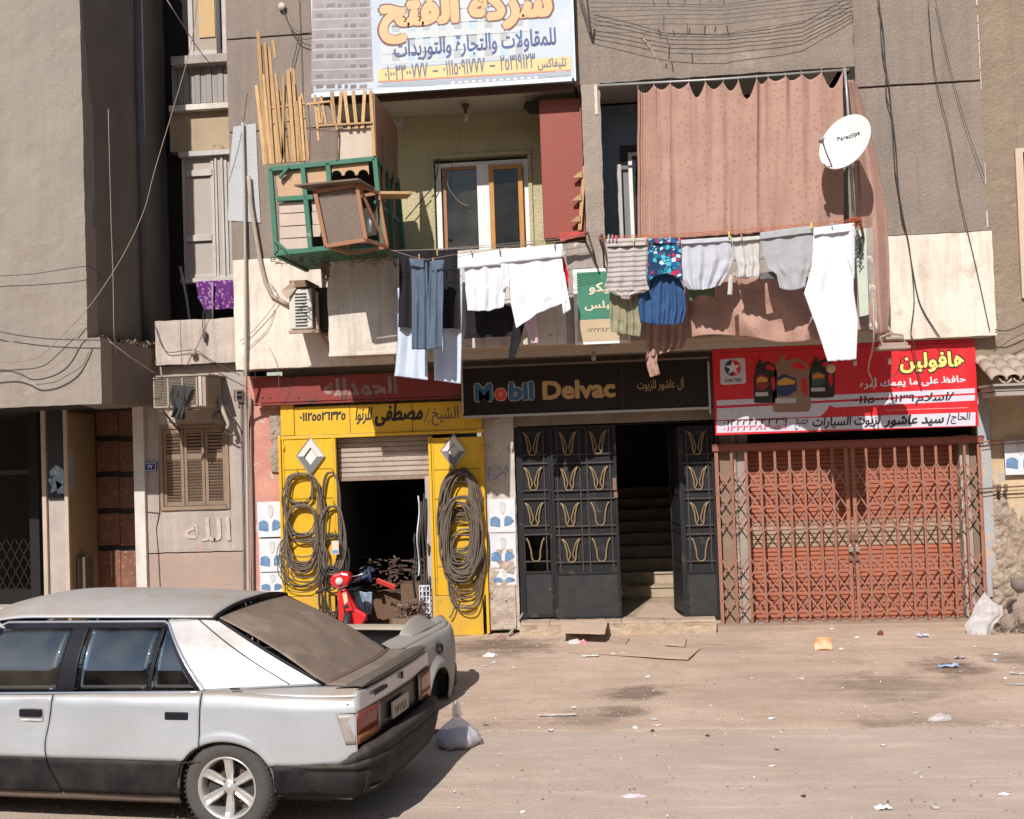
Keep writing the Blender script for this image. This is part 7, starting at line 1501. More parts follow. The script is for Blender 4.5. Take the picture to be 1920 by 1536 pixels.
for s in (1, -1):
    # quarter panel, silver above black skirt
    m = M(); side_strip(m, s, -.93, .128, lambda a: arch(a, .47), belt, 60, 14); obj('quarter_panel', m, SIL, car, smooth=True, solid=.012*s)
    m = M(); side_strip(m, s, -.93, -.38, .28, .468, 14, 5, .004); obj('rear_skirt', m, BLP, car, smooth=True, solid=.012*s)
    # rear door
    for nm, f0, f1, zl, zh, mt, off in (('rear_door', .138, 1, .485, None, SIL, .002), ('rear_door_cladding', .138, 1, .245, .481, BLP, .003)):
        m = M()
        hi = (lambda a: belt(a)-.004) if zh is None else zh
        def a1f(v, zl=zl, zh=zh): z = lerp(zl, zh or .91, v); return gapf(z)-.006
        if zh is None: side_strip(m, s, .138, a1f, lambda a: arch(a, .485), hi, 50, 14, off)
        else: side_strip(m, s, lambda v: .138 if v > .99 else .138, a1f, lambda a: min(.4805, arch(a, .245)), zh, 50, 6, off)
        rd = obj(nm, m, mt, car, smooth=True, solid=.012*s)
        if nm == 'rear_door': RD = rd
        m = M()
        def a0f(v, zl=zl, zh=zh): z = lerp(zl, zh or .91, v); return gapf(z)+.006
        side_strip(m, s, a0f, 2.24, .485 if zh is None else .245, hi, 40, 14, off)
        fd = obj(nm.replace('rear', 'front'), m, mt, car, smooth=True, solid=.012*s)
        if nm == 'rear_door': FD = fd
    for par, a_ in ((RD, .30), (FD, 1.40)):
        m = M(); w_ = wz(.78); m.box(a_-.085, a_+.085, s*(w_+.018), s*(w_-.03), .757, .808); obj('handle', m, TRIMB, par, bevel=.006)
        m = M(); m.sheet(lambda u, v: (lerp(a_-.09, a_+.09, u), s*(wz(.75)+.0025-.012*math.sin(math.pi*u)*math.sin(math.pi*v)), lerp(.73, .766, v)), 8, 5); obj('handle_cup', m, SIL, par, smooth=True)
    m = M(); side_strip(m, s, .33, 2.32, .185, .243, 20, 3, -.012, dent=False); obj('sill', m, SILLM, car, smooth=True, solid=.01*s)
    m = M(); side_strip(m, s, 2.25, 3.55, lambda a: arch(a, .485), belt, 60, 12); obj('front_wing', m, SIL, car, smooth=True, solid=.012*s)
    m = M(); side_strip(m, s, 3.06, 3.55, .25, .48, 12, 4, .004); side_strip(m, s, 2.25, 2.34, .25, .48, 4, 4, .004); obj('wing_cladding', m, BLP, car, smooth=True, solid=.012*s)
    # arch lip and liner
    for c, r in AR:
        m = M(); m.tube([(c+r*math.cos(t_), s*(wz(.55)-.008), .30+.325*max(0, math.sin(t_))**.8) for t_ in [math.pi*k/24 for k in range(25)]], .010, 6); obj('arch_lip', m, mat('dark_arch_lip', (.12, .11, .11), .5), car, smooth=True)
        m = M(); m.sheet(lambda u, v: (c+(r+.012)*math.cos(math.pi*u), s*lerp(.84, .42, v), .26+.37*math.sin(math.pi*u)), 20, 2); m.add([(c-r, s*.45, .2), (c+r, s*.45, .2), (c+r, s*.45, .66), (c-r, s*.45, .66)], [(0, 1, 2, 3)]); obj('arch_liner', m, DARKC, car)
    # shoulder strip along the deck
    m = M(); m.sheet(lambda u, v: ((a_ := lerp(.13, -.93, u)), s*lerp(wz(.93)-tap(a_)-.0, lerp(.80, .66, min(1, u*1.35))-(0 if u < .74 else 0), v), lerp(belt(lerp(.13, -.93, u)), .93+.015*min(1, u*1.5), v)+.004*math.sin(math.pi*v)), 30, 5); obj('deck_shoulder', m, SIL, car, smooth=True, solid=.01*s)
    # pillar and hatch side
    CP = [Vector((.14, .815, .93)), Vector((-.66, .645, .948)), Vector((.50, .605, 1.375)), Vector((.17, .56, 1.388))]
    def cpil(u, v):
        p = CP[0].lerp(CP[1], u).lerp(CP[2].lerp(CP[3], u), v); b_ = .044*math.sin(math.pi*min(1, v*1.0))*(1-.3*u); return (p.x, s*(p.y+b_), p.z)
    m = M(); m.sheet(cpil, 24, 24); obj('rear_pillar', m, SIL, car, smooth=True, solid=.012*s)
    m = M(); m.tube([Vector(cpil(u, v))+Vector((0, s*.007, .003)) for u, v in [(lerp(.62, .74, 1-k/16) if k < 16 else .62, lerp(.04, 1.0, k/16)) for k in range(17)]], .0045, 5); obj('hatch_shut_line', m, BLACK, car)
    m = M(); m.tube([Vector(cpil(1.0, k/12))+Vector((.004, s*.004, .004)) for k in range(13)], .011, 6); obj('hatch_seal', m, TRIMB, car, smooth=True)
    # side glass frame and panes
    def G(a, t, o_=0): return (a, s*(lerp(.815, .602, t)+.046*math.sin(math.pi*t)+o_), lerp(belt(a)+.0, 1.372, t))
    def glz(nm, pts, mt, o_=-.012, par=None, th=.005):
        m = M(); (a0, t0), (a1, t1), (a2, t2), (a3, t3) = pts
        m.sheet(lambda u, v: G(lerp(lerp(a0, a1, u), lerp(a3, a2, u), v), lerp(lerp(t0, t1, u), lerp(t3, t2, u), v), o_), 10, 10); return obj(nm, m, mt, par or car, smooth=True, solid=th*s)
    glz('rear_door_window', [(.56, .03), (1.10, .03), (1.09, .90), (.53, .90)], CGL); glz('quarter_window', [(.19, .03), (.52, .03), (.49, .90), (.49, .90)], CGL)
    glz('front_door_window', [(1.25, .03), (2.12, .03), (1.80, .88), (1.22, .90)], CGL)
    glz('centre_pillar', [(1.10, .0), (1.245, .0), (1.215, .97), (1.09, .97)], TRIMB, .002)
    glz('window_divider', [(.525, .0), (.555, .0), (.525, .93), (.495, .93)], TRIMB, .001)
    glz('window_rear_frame', [(.14, .0), (.19, .0), (.50, .93), (.475, .93)], TRIMB, .002)
    glz('window_top_frame', [(.475, .90), (1.8, .88), (1.76, .965), (.50, .965)], TRIMB, .002)
    glz('windscreen_pillar', [(2.12, .0), (2.32, .0), (1.82, .97), (1.76, .90)], SIL, .003)
    glz('window_front_frame', [(2.09, .0), (2.14, .0), (1.80, .90), (1.76, .88)], TRIMB, .0045)
    m = M(); m.tube([G(a, .0, .006) for a in [lerp(.13, 2.2, k/20) for k in range(21)]], .011, 6); obj('waist_trim', m, CHR, car, smooth=True)
    m = M(); m.tube([G(.13, .02, .008)]+[G(lerp(.15, .485, k/8), lerp(.04, .95, k/8), .007) for k in range(9)]+[G(lerp(.52, 1.75, k/16), .985-.01*k/16, .008) for k in range(17)]+[G(lerp(1.8, 2.28, k/8), lerp(.93, .02, k/8), .01) for k in range(9)], .010, 6); obj('roof_gutter', m, CHR, car, smooth=True)
for s in (1, -1): m = M(); m.tube([(a, s*(wz(belt(a))-tap(a)+.004), belt(a)-.006) for a in [lerp(.0, -.925, k/16) for k in range(17)]], .0045, 5); obj('waist_seam', m, BLACK, car)
# vent badge on the rear pillar
m = M(); m.add([(-.07, .832, .948), (-.14, .828, .948), (-.125, .826, .962), (-.055, .83, .962)], [(0, 1, 2, 3)]); obj('pillar_badge', m, BLACK, car, solid=.004)
# roof
def roof(u, v):
    a = lerp(.165, 2.0, u); b = lerp(-.60, .60, v); e = 1-abs(2*v-1)**2.6
    side_a = a if u > .2 else lerp(a, max(a, .165+(.50-.165)*0), 0)
    z = 1.385+.098*math.sin(math.pi*min(1, .08+u*.62))**.6*e+.012*e-(.05*max(0, (u-.75)/.25)**2)
    return (a, b*(1-.05*max(0, u-.7)), z)
m = M(); m.sheet(roof, 40, 30); obj('roof', m, SIL, car, smooth=True, solid=-.012)
m = M(); m.tube([(a_[0]-.012, a_[1], a_[2]+.002) for a_ in [roof(0, k/20) for k in range(21)]], .013, 6); obj('roof_rear_seal', m, TRIMB, car, smooth=True)
# windscreen, bonnet, nose
def wsc(u, v): b = lerp(-.60, .60, u); q = 1-(2*u-1)**2; p0 = roof(1, .5+(u-.5)*.98); return (lerp(p0[0], 2.62+.16*q, v), lerp(p0[1], b*1.2, v), lerp(p0[2], .90, v)+.03*math.sin(math.pi*v))
m = M(); m.sheet(wsc, 20, 12); obj('windscreen', m, CGL, car, smooth=True, solid=.005)
m = M(); m.sheet(lambda u, v: (lerp(2.56, 3.60, v)+.06*(1-(2*u-1)**2), lerp(-1, 1, u)*(.80-.10*v), lerp(.91, .76, v)+.03*(1-(2*u-1)**2)), 20, 14); obj('bonnet', m, SIL, car, smooth=True, solid=-.012)
m = M(); m.sheet(lambda u, v: (3.60+.08*(1-(2*u-1)**2)-.03*abs(v-.5), lerp(-.74, .74, u), lerp(.50, .77, v)), 16, 4); obj('grille', m, BLP, car, smooth=True, solid=.02)
for s in (1, -1): m = M(); m.box(3.585, 3.64, s*.42, s*.72, .60, .74); obj('headlight', m, flat('lamp_glass', (.6, .6, .6), .1), car, bevel=.02)
m = M(); m.sheet(lambda u, v: (3.55+.20*(1-abs(2*u-1)**3)-.03*abs(2*v-1), lerp(-.84, .84, u), lerp(.28, .50, v)), 20, 5); obj('front_bumper', m, BLP, car, smooth=True, solid=.02)
# rear glass
def rgl(u, v):
    b0 = lerp(-.555, .555, u); b1 = lerp(-.64, .64, u); q = 1-(2*u-1)**2
    return (lerp(.155, -.655-.085*q, v), lerp(b0, b1, v), lerp(1.39+.012*q, .950+.022*q, v)+.050*math.sin(math.pi*v)*(.6+.4*q))
m = M(); m.sheet(rgl, 30, 30); obj('rear_window', m, DUSTG, car, smooth=True, solid=.006)
m = M(); m.tube([Vector(rgl(k/20, 1))+Vector((-.006, 0, .006)) for k in range(21)], .010, 6); obj('rear_window_seal', m, mat('perished_seal', (.20, .12, .09), .9), car, smooth=True)
# deck behind the glass and spoiler
def deck(u, v): b = lerp(-.66, .66, u); q = 1-(2*u-1)**2; p = rgl(u, 1); return (lerp(p[0]-.008, -.86-.04*q, v), lerp(p[1]*1.02, b*1.02, v), lerp(p[2]-.006, .940+.02*q, v))
DKP = mat('dark_dusty_plastic', (.045, .038, .035), .65, (.08, .065, .055), 4, .8, dust=.75)
m = M(); m.sheet(deck, 24, 8); obj('hatch_deck', m, DKP, car, smooth=True, solid=-.01)
def spo(u, v):
    b = lerp(-.70, .70, u); q = 1-(2*u-1)**2; P = [(-.78, .942), (-.85, .972), (-.935, .992), (-.97, .978), (-.955, .945), (-.925, .930)]
    i = min(int(v*5), 4); f = v*5-i; x = lerp(P[i][0], P[i+1][0], f); z = lerp(P[i][1], P[i+1][1], f); e = min(1, min(u, 1-u)*14)
    return (x-.045*q+.03*(1-e), b, lerp(.935, z+.012*q, .35+.65*e))
m = M(); m.sheet(spo, 40, 15); obj('spoiler', m, mat('dark_spoiler', (.04, .036, .038), .5, (.06, .052, .05), 3, .6, dust=.35), car, smooth=True)
# tail
def rear(nm, b0, b1, z0, z1, mt, dx=0, na=16, nz_=4, th=.02):
    def f(u, v): b = lerp(b0, b1, u); z = lerp(z0, z1, v); q = 1-(b/.86)**2; return (-.915-.05*q**.5-dx-.03*(.93-z)*0-(.02 if z < .8 else 0)*0, b, z)
    m = M(); m.sheet(f, na, nz_); return obj(nm, m, mt, car, smooth=True, solid=-th)
rear('hatch_panel', -.79, .79, .805, .928, SIL, 0, 26, 6)
rear('lamp_panel', -.80, .80, .585, .803, mat('dark_lamp_panel', (.035, .028, .028), .4), -.012, 26, 5)
LR = mat('tail_lamp_red', (.22, .022, .012), .25, (.14, .015, .01), 10, .7, spec=.6, dust=.3); LO = mat('tail_lamp_amber', (.30, .10, .03), .3, (.2, .06, .02), 8, .7); LC = mat('tail_lamp_clear', (.34, .30, .27), .3, (.22, .18, .16), 8, .8)
for s in (1, -1):
    rear('tail_lamp', s*.46, s*.79, .66, .80, LR, .004, 8, 3, .012); rear('tail_lamp', s*.46, s*.79, .598, .656, LO, .003, 8, 2, .012)
    rear('reverse_lamp', s*.42, s*.455, .61, .80, LC, .003, 4, 3, .012)
    m = M(); m.sheet(lambda u, v: ((a_ := lerp(-.925, -.80-.06*(1-v), u)), s*(wz(lerp(.60, .80, v))-tap(a_)+.004), lerp(.60, .80, v)), 6, 6); obj('side_lamp', m, LC, car, smooth=True, solid=.01*s)
    m = M(); m.tube([(-.93, s*(wz(.7)-tap(-.93)+.008), .80), (-.80, s*(wz(.8)-tap(-.8)+.006), .805), (-.86, s*(wz(.6)-tap(-.86)+.006), .595), (-.93, s*(wz(.6)-tap(-.93)+.008), .59)], .005, 5); obj('lamp_seal', m, BLACK, car)
m = M(); m.box(-.985, -.97, -.13, .23, .628, .745); pl = obj('number_plate', m, mat('grimy_plate', (.48, .40, .31), .6, (.38, .30, .23), 9, .7), car, bevel=.004)
v, f = textmesh('١٧٢٤٤', .02, 0); w = max(p[0] for p in v); h = max(p[1] for p in v)
m = M(); m.add([(-.9865, .19-p[0]/w*.28, .65+p[1]/h*.055) for p in v], f); obj('lettering', m, BK, pl)
m = M(); m.box(-.978, -.968, .30, .55, .862, .888); obj('model_badge', m, TRIMB, car, bevel=.003)
m = M(); m.box(-.985, -.972, -.03, .005, .86, .91); obj('hatch_lock', m, BLACK, car, bevel=.003)
# bumper
def bum(u, v):
    # path around the tail, profile from top to bottom
    PB = [(-.40, .872), (-.70, .872), (-.93, .85), (-1.01, .77), (-1.055, .57), (-1.07, 0), (-1.055, -.57), (-1.01, -.76), (-.93, -.84), (-.70, -.872), (-.40, -.872)]
    k = u*10; i = min(int(k), 9); f = k-i; x, y = lerp(PB[i][0], PB[i+1][0], f), lerp(PB[i][1], PB[i+1][1], f)
    mid_ = min(1, max(0, (-.80-x)/.2))
    PR = [(.10, .560), (.04, .572), (.012, .560), (.008, .515), (.026, .505), (.008, .495), (.0, .46), (.018, .45), (.012, .40), (.03, .33), (.06, .275)]
    k = v*10; j = min(int(k), 9); g = k-j; ins, z = lerp(PR[j][0], PR[j+1][0], g), lerp(PR[j][1], PR[j+1][1], g)
    z = lerp(min(z, .468), z, mid_) if z > .46 else z
    L_ = math.hypot(x+.4, y)+1e-6; return (x+ins*(1 if x < -.9 else .2)*mid_, y-(ins if abs(x) < 1 else ins*.5)*(1 if y > 0 else -1)*min(1, abs(y)*2), z)
m = M(); m.sheet(bum, 90, 20); obj('rear_bumper', m, mat('scuffed_bumper', (.013, .012, .013), .65, (.035, .029, .027), 5, .8, spec=.2, dust=.2, spot=((.27, .25, .23), 14, .66, .06), bump=.15), car, smooth=True, solid=.01)
m = M(); m.add([(.1, .78, .235), (2.3, .78, .20), (3.5, .75, .25), (3.5, -.75, .25), (2.3, -.78, .20), (.1, -.78, .235), (-1.02, -.75, .31), (-1.02, .75, .31)], [(0, 1, 2, 3, 4, 5, 6, 7)]); m.box(-.7, -.35, .3, .7, .2, .32); obj('underside', m, DARKC, car)
m = M(); m.box(-.88, 2.2, -.78, .78, .24, .36); m.box(-.9, -.62, -.70, .70, .3, .90); obj('floor_pan', m, DARKC, car)
for s in (1, -1): m = M(); m.box(-.88, -.42, s*.8, s*.45, .32, .86); m.box(.34, 2.2, s*.800, s*.76, .3, .86); m.box(2.26, 2.31, s*.8, s*.3, .3, .85); obj('inner_shell', m, DARKC, car)
# cabin
SEAT = mat('seat_fabric', (.38, .33, .27), .95, (.28, .24, .20), 6, .7, bump=.3)
for b in (.38, -.38):
    m = M(); m.box(1.05, 1.55, b-.25, b+.25, .36, .52); obj('front_seat', m, SEAT, car, bevel=.05)
    m = M(); m.bar((1.05, b, .5), (.86, b, 1.05), .46, .13, (1, 0, 0)); obj('seat_back', m, SEAT, car, bevel=.04); m = M(); m.bar((.85, b, 1.07), (.82, b, 1.22), .24, .09, (1, 0, 0)); obj('headrest', m, SEAT, car, bevel=.03)
m = M(); m.box(.18, .62, -.66, .66, .36, .52); obj('rear_seat', m, SEAT, car, bevel=.06)
m = M(); m.sheet(lambda u, v: (lerp(.16, -.05, v)+.0, lerp(-.66, .66, u), lerp(.5, 1.02, v)+.05*math.sin(math.pi*u*3)**2*v), 24, 8); obj('rear_seat_back', m, SEAT, car, smooth=True, solid=.10)
m = M(); m.box(-.62, -.05, -.62, .62, .88, .90); obj('parcel_shelf', m, SEAT, car)
m = M(); m.box(1.95, 2.5, -.7, .7, .60, .93); obj('dashboard', m, DARKC, car, bevel=.05)
m = M(); m.tube([(1.82+.06*math.sin(t_), .38+.19*math.cos(t_), .86+.18*math.sin(t_)) for t_ in [2*math.pi*k/28 for k in range(28)]], .014, 6, closed=True); m.bar((1.82, .38, .86), (2.1, .38, .72), .04, .04); obj('steering_wheel', m, DARKC, car, smooth=True)
m = M(); m.sheet(lambda u, v: (lerp(.40, .98, u), lerp(.60, .35, v), .56+.34*math.sin(math.pi*u)**.8*(.7+.3*math.sin(v*3))+.02*noise.noise(Vector((u*6, v*6, 0)))), 20, 12); meta(obj('cloth_heap', m, SEAT, car, smooth=True, solid=.02))
m = M(); m.sheet(lambda u, v: (lerp(.52, .80, u), lerp(.66, .50, v), .78+.12*math.sin(math.pi*u)*math.sin(math.pi*v+.5)), 12, 8); obj('white_bag', m, flat('car_white_bag', (.55, .55, .5)), car, smooth=True, solid=.01)
# wheels
TYR = mat('dusty_tyre', (.055, .05, .046), .85, (.08, .07, .062), 5, .8, bump=.25); RIM = mat('alloy_rim', (.60, .58, .55), .35, (.5, .47, .44), 6, .6, metal=.6, spot=((.3, .25, .2), 10, .66))
def wheel(a, s):
    o = (a, s*.78, .31); sg = s
    m = M(); m.lathe([(.205, -.085*sg), (.225, -.092*sg), (.27, -.095*sg), (.30, -.080*sg), (.312, -.05*sg), (.314, 0), (.312, .05*sg), (.30, .080*sg), (.27, .098*sg), (.235, .095*sg), (.206, .082*sg)], o, 'y', 56); wh = obj('wheel', m, TYR, car, smooth=True)
    m = M()
    for k in range(56): 
        t_ = 2*math.pi*k/56; p = Vector((o[0]+.314*math.cos(t_), o[1], o[2]+.314*math.sin(t_)))
        for q in (-.055, .055): m.bar(p+Vector((0, q-.018, 0)), p+Vector((0, q+.018, 0)), .012, .006, (math.cos(t_), 0, math.sin(t_)))
    obj('tread', m, TYR, wh, kind='stuff')
    m = M(); m.lathe([(.206, .080*sg), (.208, .088*sg), (.198, .088*sg), (.188, .070*sg), (.182, .02*sg), (.18, -.06*sg)], o, 'y', 48); obj('rim', m, RIM, wh, smooth=True)
    m = M(); m.lathe([(.0, .058*sg), (.03, .058*sg), (.05, .046*sg), (.058, .03*sg), (.058, -.02*sg), (0, -.02*sg)], o, 'y', 24); m.lathe([(0, .066*sg), (.022, .064*sg), (.026, .056*sg)], o, 'y', 16); obj('hub', m, RIM, wh, smooth=True)
    m = M(); m.lathe([(0, -.03*sg), (.13, -.03*sg), (.13, -.045*sg)], o, 'y', 28); m.lathe([(0, -.06*sg), (.19, -.06*sg)], o, 'y', 28); obj('brake_disc', m, mat('rusty_disc', (.09, .06, .05), .6), wh)
    for k in range(6):
        t_ = math.pi/2+k*math.pi/3; d = Vector((math.cos(t_), 0, math.sin(t_))); n = Vector((-math.sin(t_), 0, math.cos(t_))); O_ = Vector(o); ys = Vector((0, sg, 0)); m = M()
        vs = []
        for r_, w_, y_ in ((.035, .020, .048), (.10, .030, .056), (.16, .032, .066), (.196, .036, .080)):
            vs += [O_+d*r_-n*w_+ys*(y_-.012), O_+d*r_-n*w_*.7+ys*y_, O_+d*r_-n*w_*.15+ys*(y_-.006), O_+d*r_+n*w_*.15+ys*(y_-.006), O_+d*r_+n*w_*.7+ys*y_, O_+d*r_+n*w_+ys*(y_-.012), O_+d*r_+n*w_*.8+ys*(y_-.04), O_+d*r_-n*w_*.8+ys*(y_-.04)]
        fs = [(j*8+i, j*8+(i+1) % 8, (j+1)*8+(i+1) % 8, (j+1)*8+i) for j in range(3) for i in range(8)]; m.add(vs, fs); obj('spoke', m, RIM, wh, smooth=False)
        p = O_+d.lerp(n, .5).normalized()*.052+ys*.045 if k < 4 else None
    for k in range(4):
        t_ = math.pi/4+k*math.pi/2; p = Vector(o)+Vector((math.cos(t_), 0, math.sin(t_)))*.048; m = M(); m.lathe([(0, .056*sg), (.009, .054*sg), (.010, .03*sg)], p, 'y', 8); obj('lug_nut', m, STEEL, wh)
for a in (-.04, 2.68):
    for s in (1, -1): wheel(a, s)
# ---------------------------------------------------------------- stripped grey car body behind it
wreck = thing('stripped_car_body', (-2.70, -4.08, -.25), 'stripped grey car body without wheel or glass standing behind the silver car', 'car', rz=math.radians(261))
GRY = mat('primer_grey_body', (.34, .34, .325), .6, (.29, .285, .27), 2.5, .7, dust=.55, spot=((.36, .29, .22), 4, .66), bump=.05)

def warch(a, base): return max(base, .31+.33*math.sqrt(max(0, 1-(a/.33)**2))**.85) if abs(a) < .33 else base
for s in (1, -1):
    def wf(u, v):
        a = lerp(-.86, 1.2, u); z = lerp(warch(a, .27), .93, v); w = wz(z)-.02-(.12*max(0, (-a-.4)/.5)**2 if a < -.4 else 0)
        d = math.hypot(a, z-.31)
        if d < .43: w += .045*max(0, 1-abs(d-.36)/.07)
        if s > 0: w -= .030*math.exp(-((a+.10)/.085)**2-((z-.795)/.05)**2)
        return (a, s*w, z)
    m = M(); m.sheet(wf, 90, 26); obj('flank', m, GRY, wreck, smooth=True, solid=.015*s)
    m = M(); m.sheet(lambda u, v: (lerp(-.93, 1.5, u), s*lerp(wz(.93)-.02-(.12*max(0, (-lerp(-.93, 1.5, u)-.4)/.5)**2 if lerp(-.93, 1.5, u) < -.4 else 0), .60, v), .93+.05*math.sin(math.pi*.5*v)+.01*noise.noise(Vector((u*8, v*2, s)))), 40, 6); obj('shoulder', m, GRY, wreck, smooth=True, solid=.012*s)
    def fin(u, v):
        a = lerp(-.62, .30, u); h = .15*math.sin(math.pi*min(1, max(0, (u-.05)/.95)))**.7*(.75+.25*u)
        return (a, s*lerp(.72, .60, v), .955+h*v)
    m = M(); m.sheet(fin, 24, 8); obj('pillar_stub', m, GRY, wreck, smooth=True, solid=.02*s)
    m = M(); m.sheet(lambda u, v: (.36*math.cos(math.pi*u), s*lerp(.84, .40, v), .28+.38*math.sin(math.pi*u)), 20, 2); m.add([(-.36, s*.42, .2), (.36, s*.42, .2), (.36, s*.42, .7), (-.36, s*.42, .7)], [(0, 1, 2, 3)]); obj('arch_liner', m, mat('wreck_black', (.02, .018, .016), .95), wreck)
m = M(); P = [(-.10+.075*math.cos(t_)*1.0, .866+.008, .795+.042*math.sin(t_)) for t_ in [2*math.pi*k/20 for k in range(20)]]; m.tube(P, .007, 5, closed=True); m.add(P, [tuple(range(20))]); fi = obj('filler_recess', m, mat('wreck_black2', (.04, .034, .03), .8), wreck)
m = M(); m.lathe([(0, .012), (.022, .012), (.026, 0)], (-.07, .872, .79), 'y', 12); obj('filler_cap', m, mat('filler_brown', (.14, .09, .07), .6), fi, smooth=True)
m = M(); m.sheet(lambda u, v: (-.93-.03*math.sin(math.pi*u), lerp(-.72, .72, u), lerp(.30, .86, v)), 20, 6); obj('tail_panel', m, GRY, wreck, smooth=True, solid=.02)
m = M(); m.sheet(lambda u, v: (lerp(-.93, -.70, v)-.03*math.sin(math.pi*u), lerp(-.70, .70, u), .86+.03*math.sin(math.pi*v)), 20, 5); obj('boot_sill', m, mat('dusty_sill_panel', (.42, .35, .29), .8, dust=.6), wreck, smooth=True, solid=.015)
m = M(); m.box(-.9, 1.4, -.76, .76, .28, .46); obj('floor_pan', m, mat('wreck_black', (.02, .018, .016), .95), wreck)
m = M(); m.sheet(lambda u, v: (-.88-.06*math.sin(math.pi*u)**.5-.02*math.sin(math.pi*v), lerp(-.76, .76, u), lerp(.30, .50, v)), 30, 5); obj('rear_bumper', m, mat('faded_bumper', (.17, .14, .125), .8), wreck, smooth=True, solid=.03)
m = M(); m.sheet(lambda u, v: (lerp(1.2, 1.5, v), lerp(-.76, .76, u), .95-.02*v), 10, 3); obj('cowl_panel', m, GRY, wreck, smooth=True, solid=.01)
# ---------------------------------------------------------------- things on the ground
def gpt(px, py, dz=0.0): p = gr(px, py); p.z = gz(p.x, p.y)+.006+dz if p.y > edge(p.x) else gz(p.x, p.y)-.002-(.02 if p.y < -7.2 else .02*max(0, -6.2-p.y))+dz; return p
def blob(nm, px, py, w, d, h, mt, lab, cat, seed=0, n=14, solid=0, rz=0, group=None, flatb=True):
    "crumpled thing: squashed faceted sheet closed over the ground"
    p = gpt(px, py); m = M(); vs = []; rings = 7
    c_, s_ = math.cos(rz), math.sin(rz)
    for r in range(rings+1):
        for k in range(n):
            t_ = 2*math.pi*k/n; q = r/rings; el = q*math.pi/2
            rad = math.cos(el)*(1+.35*noise.noise(Vector((math.cos(t_)*1.5+seed, math.sin(t_)*1.5, q*2))))
            x, y = rad*w/2*math.cos(t_), rad*d/2*math.sin(t_); z = h*math.sin(el)*(1+.5*noise.noise(Vector((math.cos(t_)*2, math.sin(t_)*2+seed, q*3))))
            vs.append((p.x+x*c_-y*s_, p.y+x*s_+y*c_, p.z+max(0, z)))
    m.add(vs, [(j*n+i, j*n+(i+1) % n, (j+1)*n+(i+1) % n, (j+1)*n+i) for j in range(rings) for i in range(n)]); m.add([vs[k] for k in range(n)], [tuple(range(n))])
    return meta(obj(nm, m, mt), lab, cat, group)
def scrapsheet(nm, px, py, w, d, mt, lab, cat='paper', rz=0, curl=.02, seed=0, group=None, th=.002):
    p = gpt(px, py); c_, s_ = math.cos(rz), math.sin(rz); m = M()
    def f(u, v):
        x = (u-.5)*w*(1+.25*noise.noise(Vector((v*3, seed, 0)))); y = (v-.5)*d*(1+.25*noise.noise(Vector((u*3, seed, 5))))
        return (p.x+x*c_-y*s_, p.y+x*s_+y*c_, p.z+.004+curl*(.5+noise.noise(Vector((u*4, v*4, seed)))))
    m.sheet(f, 10, 8); return meta(obj(nm, m, mt, solid=th), lab, cat, group)
WP = flat('white_paper', (.62, .61, .60), .7); BP = flat('pale_blue_plastic', (.45, .55, .62), .4); LIT = 'litter scattered over the dusty pavement and road'
def film(nm, tint, rough=.25, op=.5):
    m = mat(nm, tint, rough, fine=0, amt=.3, ns=20, alpha=op, spec=.8, bump=.6, bs=30); return m
# knotted bag of rubbish
bp = gpt(858, 1397); tb = thing('rubbish_bag', bp.to_tuple(), 'knotted clear plastic bag of rubbish on the road behind the silver car', 'rubbish bag')
m = M(); R1 = [(.0, .0), (.15, .005), (.185, .05), (.17, .11), (.12, .16), (.065, .205), (.028, .235), (.022, .255)]
vs = []; n = 30
for r_, h_ in R1:
    for k in range(n):
        t_ = 2*math.pi*k/n; q = 1+.16*noise.noise(Vector((math.cos(t_)*2, math.sin(t_)*2, h_*9)))+.05*math.sin(t_*9+h_*30); vs.append((bp.x+r_*q*math.cos(t_), bp.y+r_*q*math.sin(t_), bp.z+h_))
m.add(vs, [(j*n+i, j*n+(i+1) % n, (j+1)*n+(i+1) % n, (j+1)*n+i) for j in range(len(R1)-1) for i in range(n)]); obj('bag_film', m, film('bag_film', (.85, .85, .90), .18, .55), tb, smooth=True)
m = M(); m.sheet(lambda u, v: (bp.x+(u-.5)*.09*(1-.5*v)+.004*math.sin(v*9), bp.y+.03*math.sin(u*7), bp.z+.24+.13*v), 8, 8); obj('knot_ear', m, film('bag_film2', (.66, .66, .70), .25, .7), tb, smooth=True)
m = M(); vs = []
for r_, h_ in ((0, .005), (.155, .008), (.165, .05), (.13, .095), (.06, .12), (0, .125)):
    for k in range(18): t_ = 2*math.pi*k/18; q = 1+.3*noise.noise(Vector((math.cos(t_)*2, math.sin(t_)*2, h_*20))); vs.append((bp.x+r_*q*math.cos(t_), bp.y+r_*q*math.sin(t_), bp.z+h_*q))
m.add(vs, [(j*18+i, j*18+(i+1) % 18, (j+1)*18+(i+1) % 18, (j+1)*18+i) for j in range(5) for i in range(18)]); obj('contents', m, mat('bag_contents', (.20, .06, .05), .5, (.62, .55, .54), 30, .9), tb)
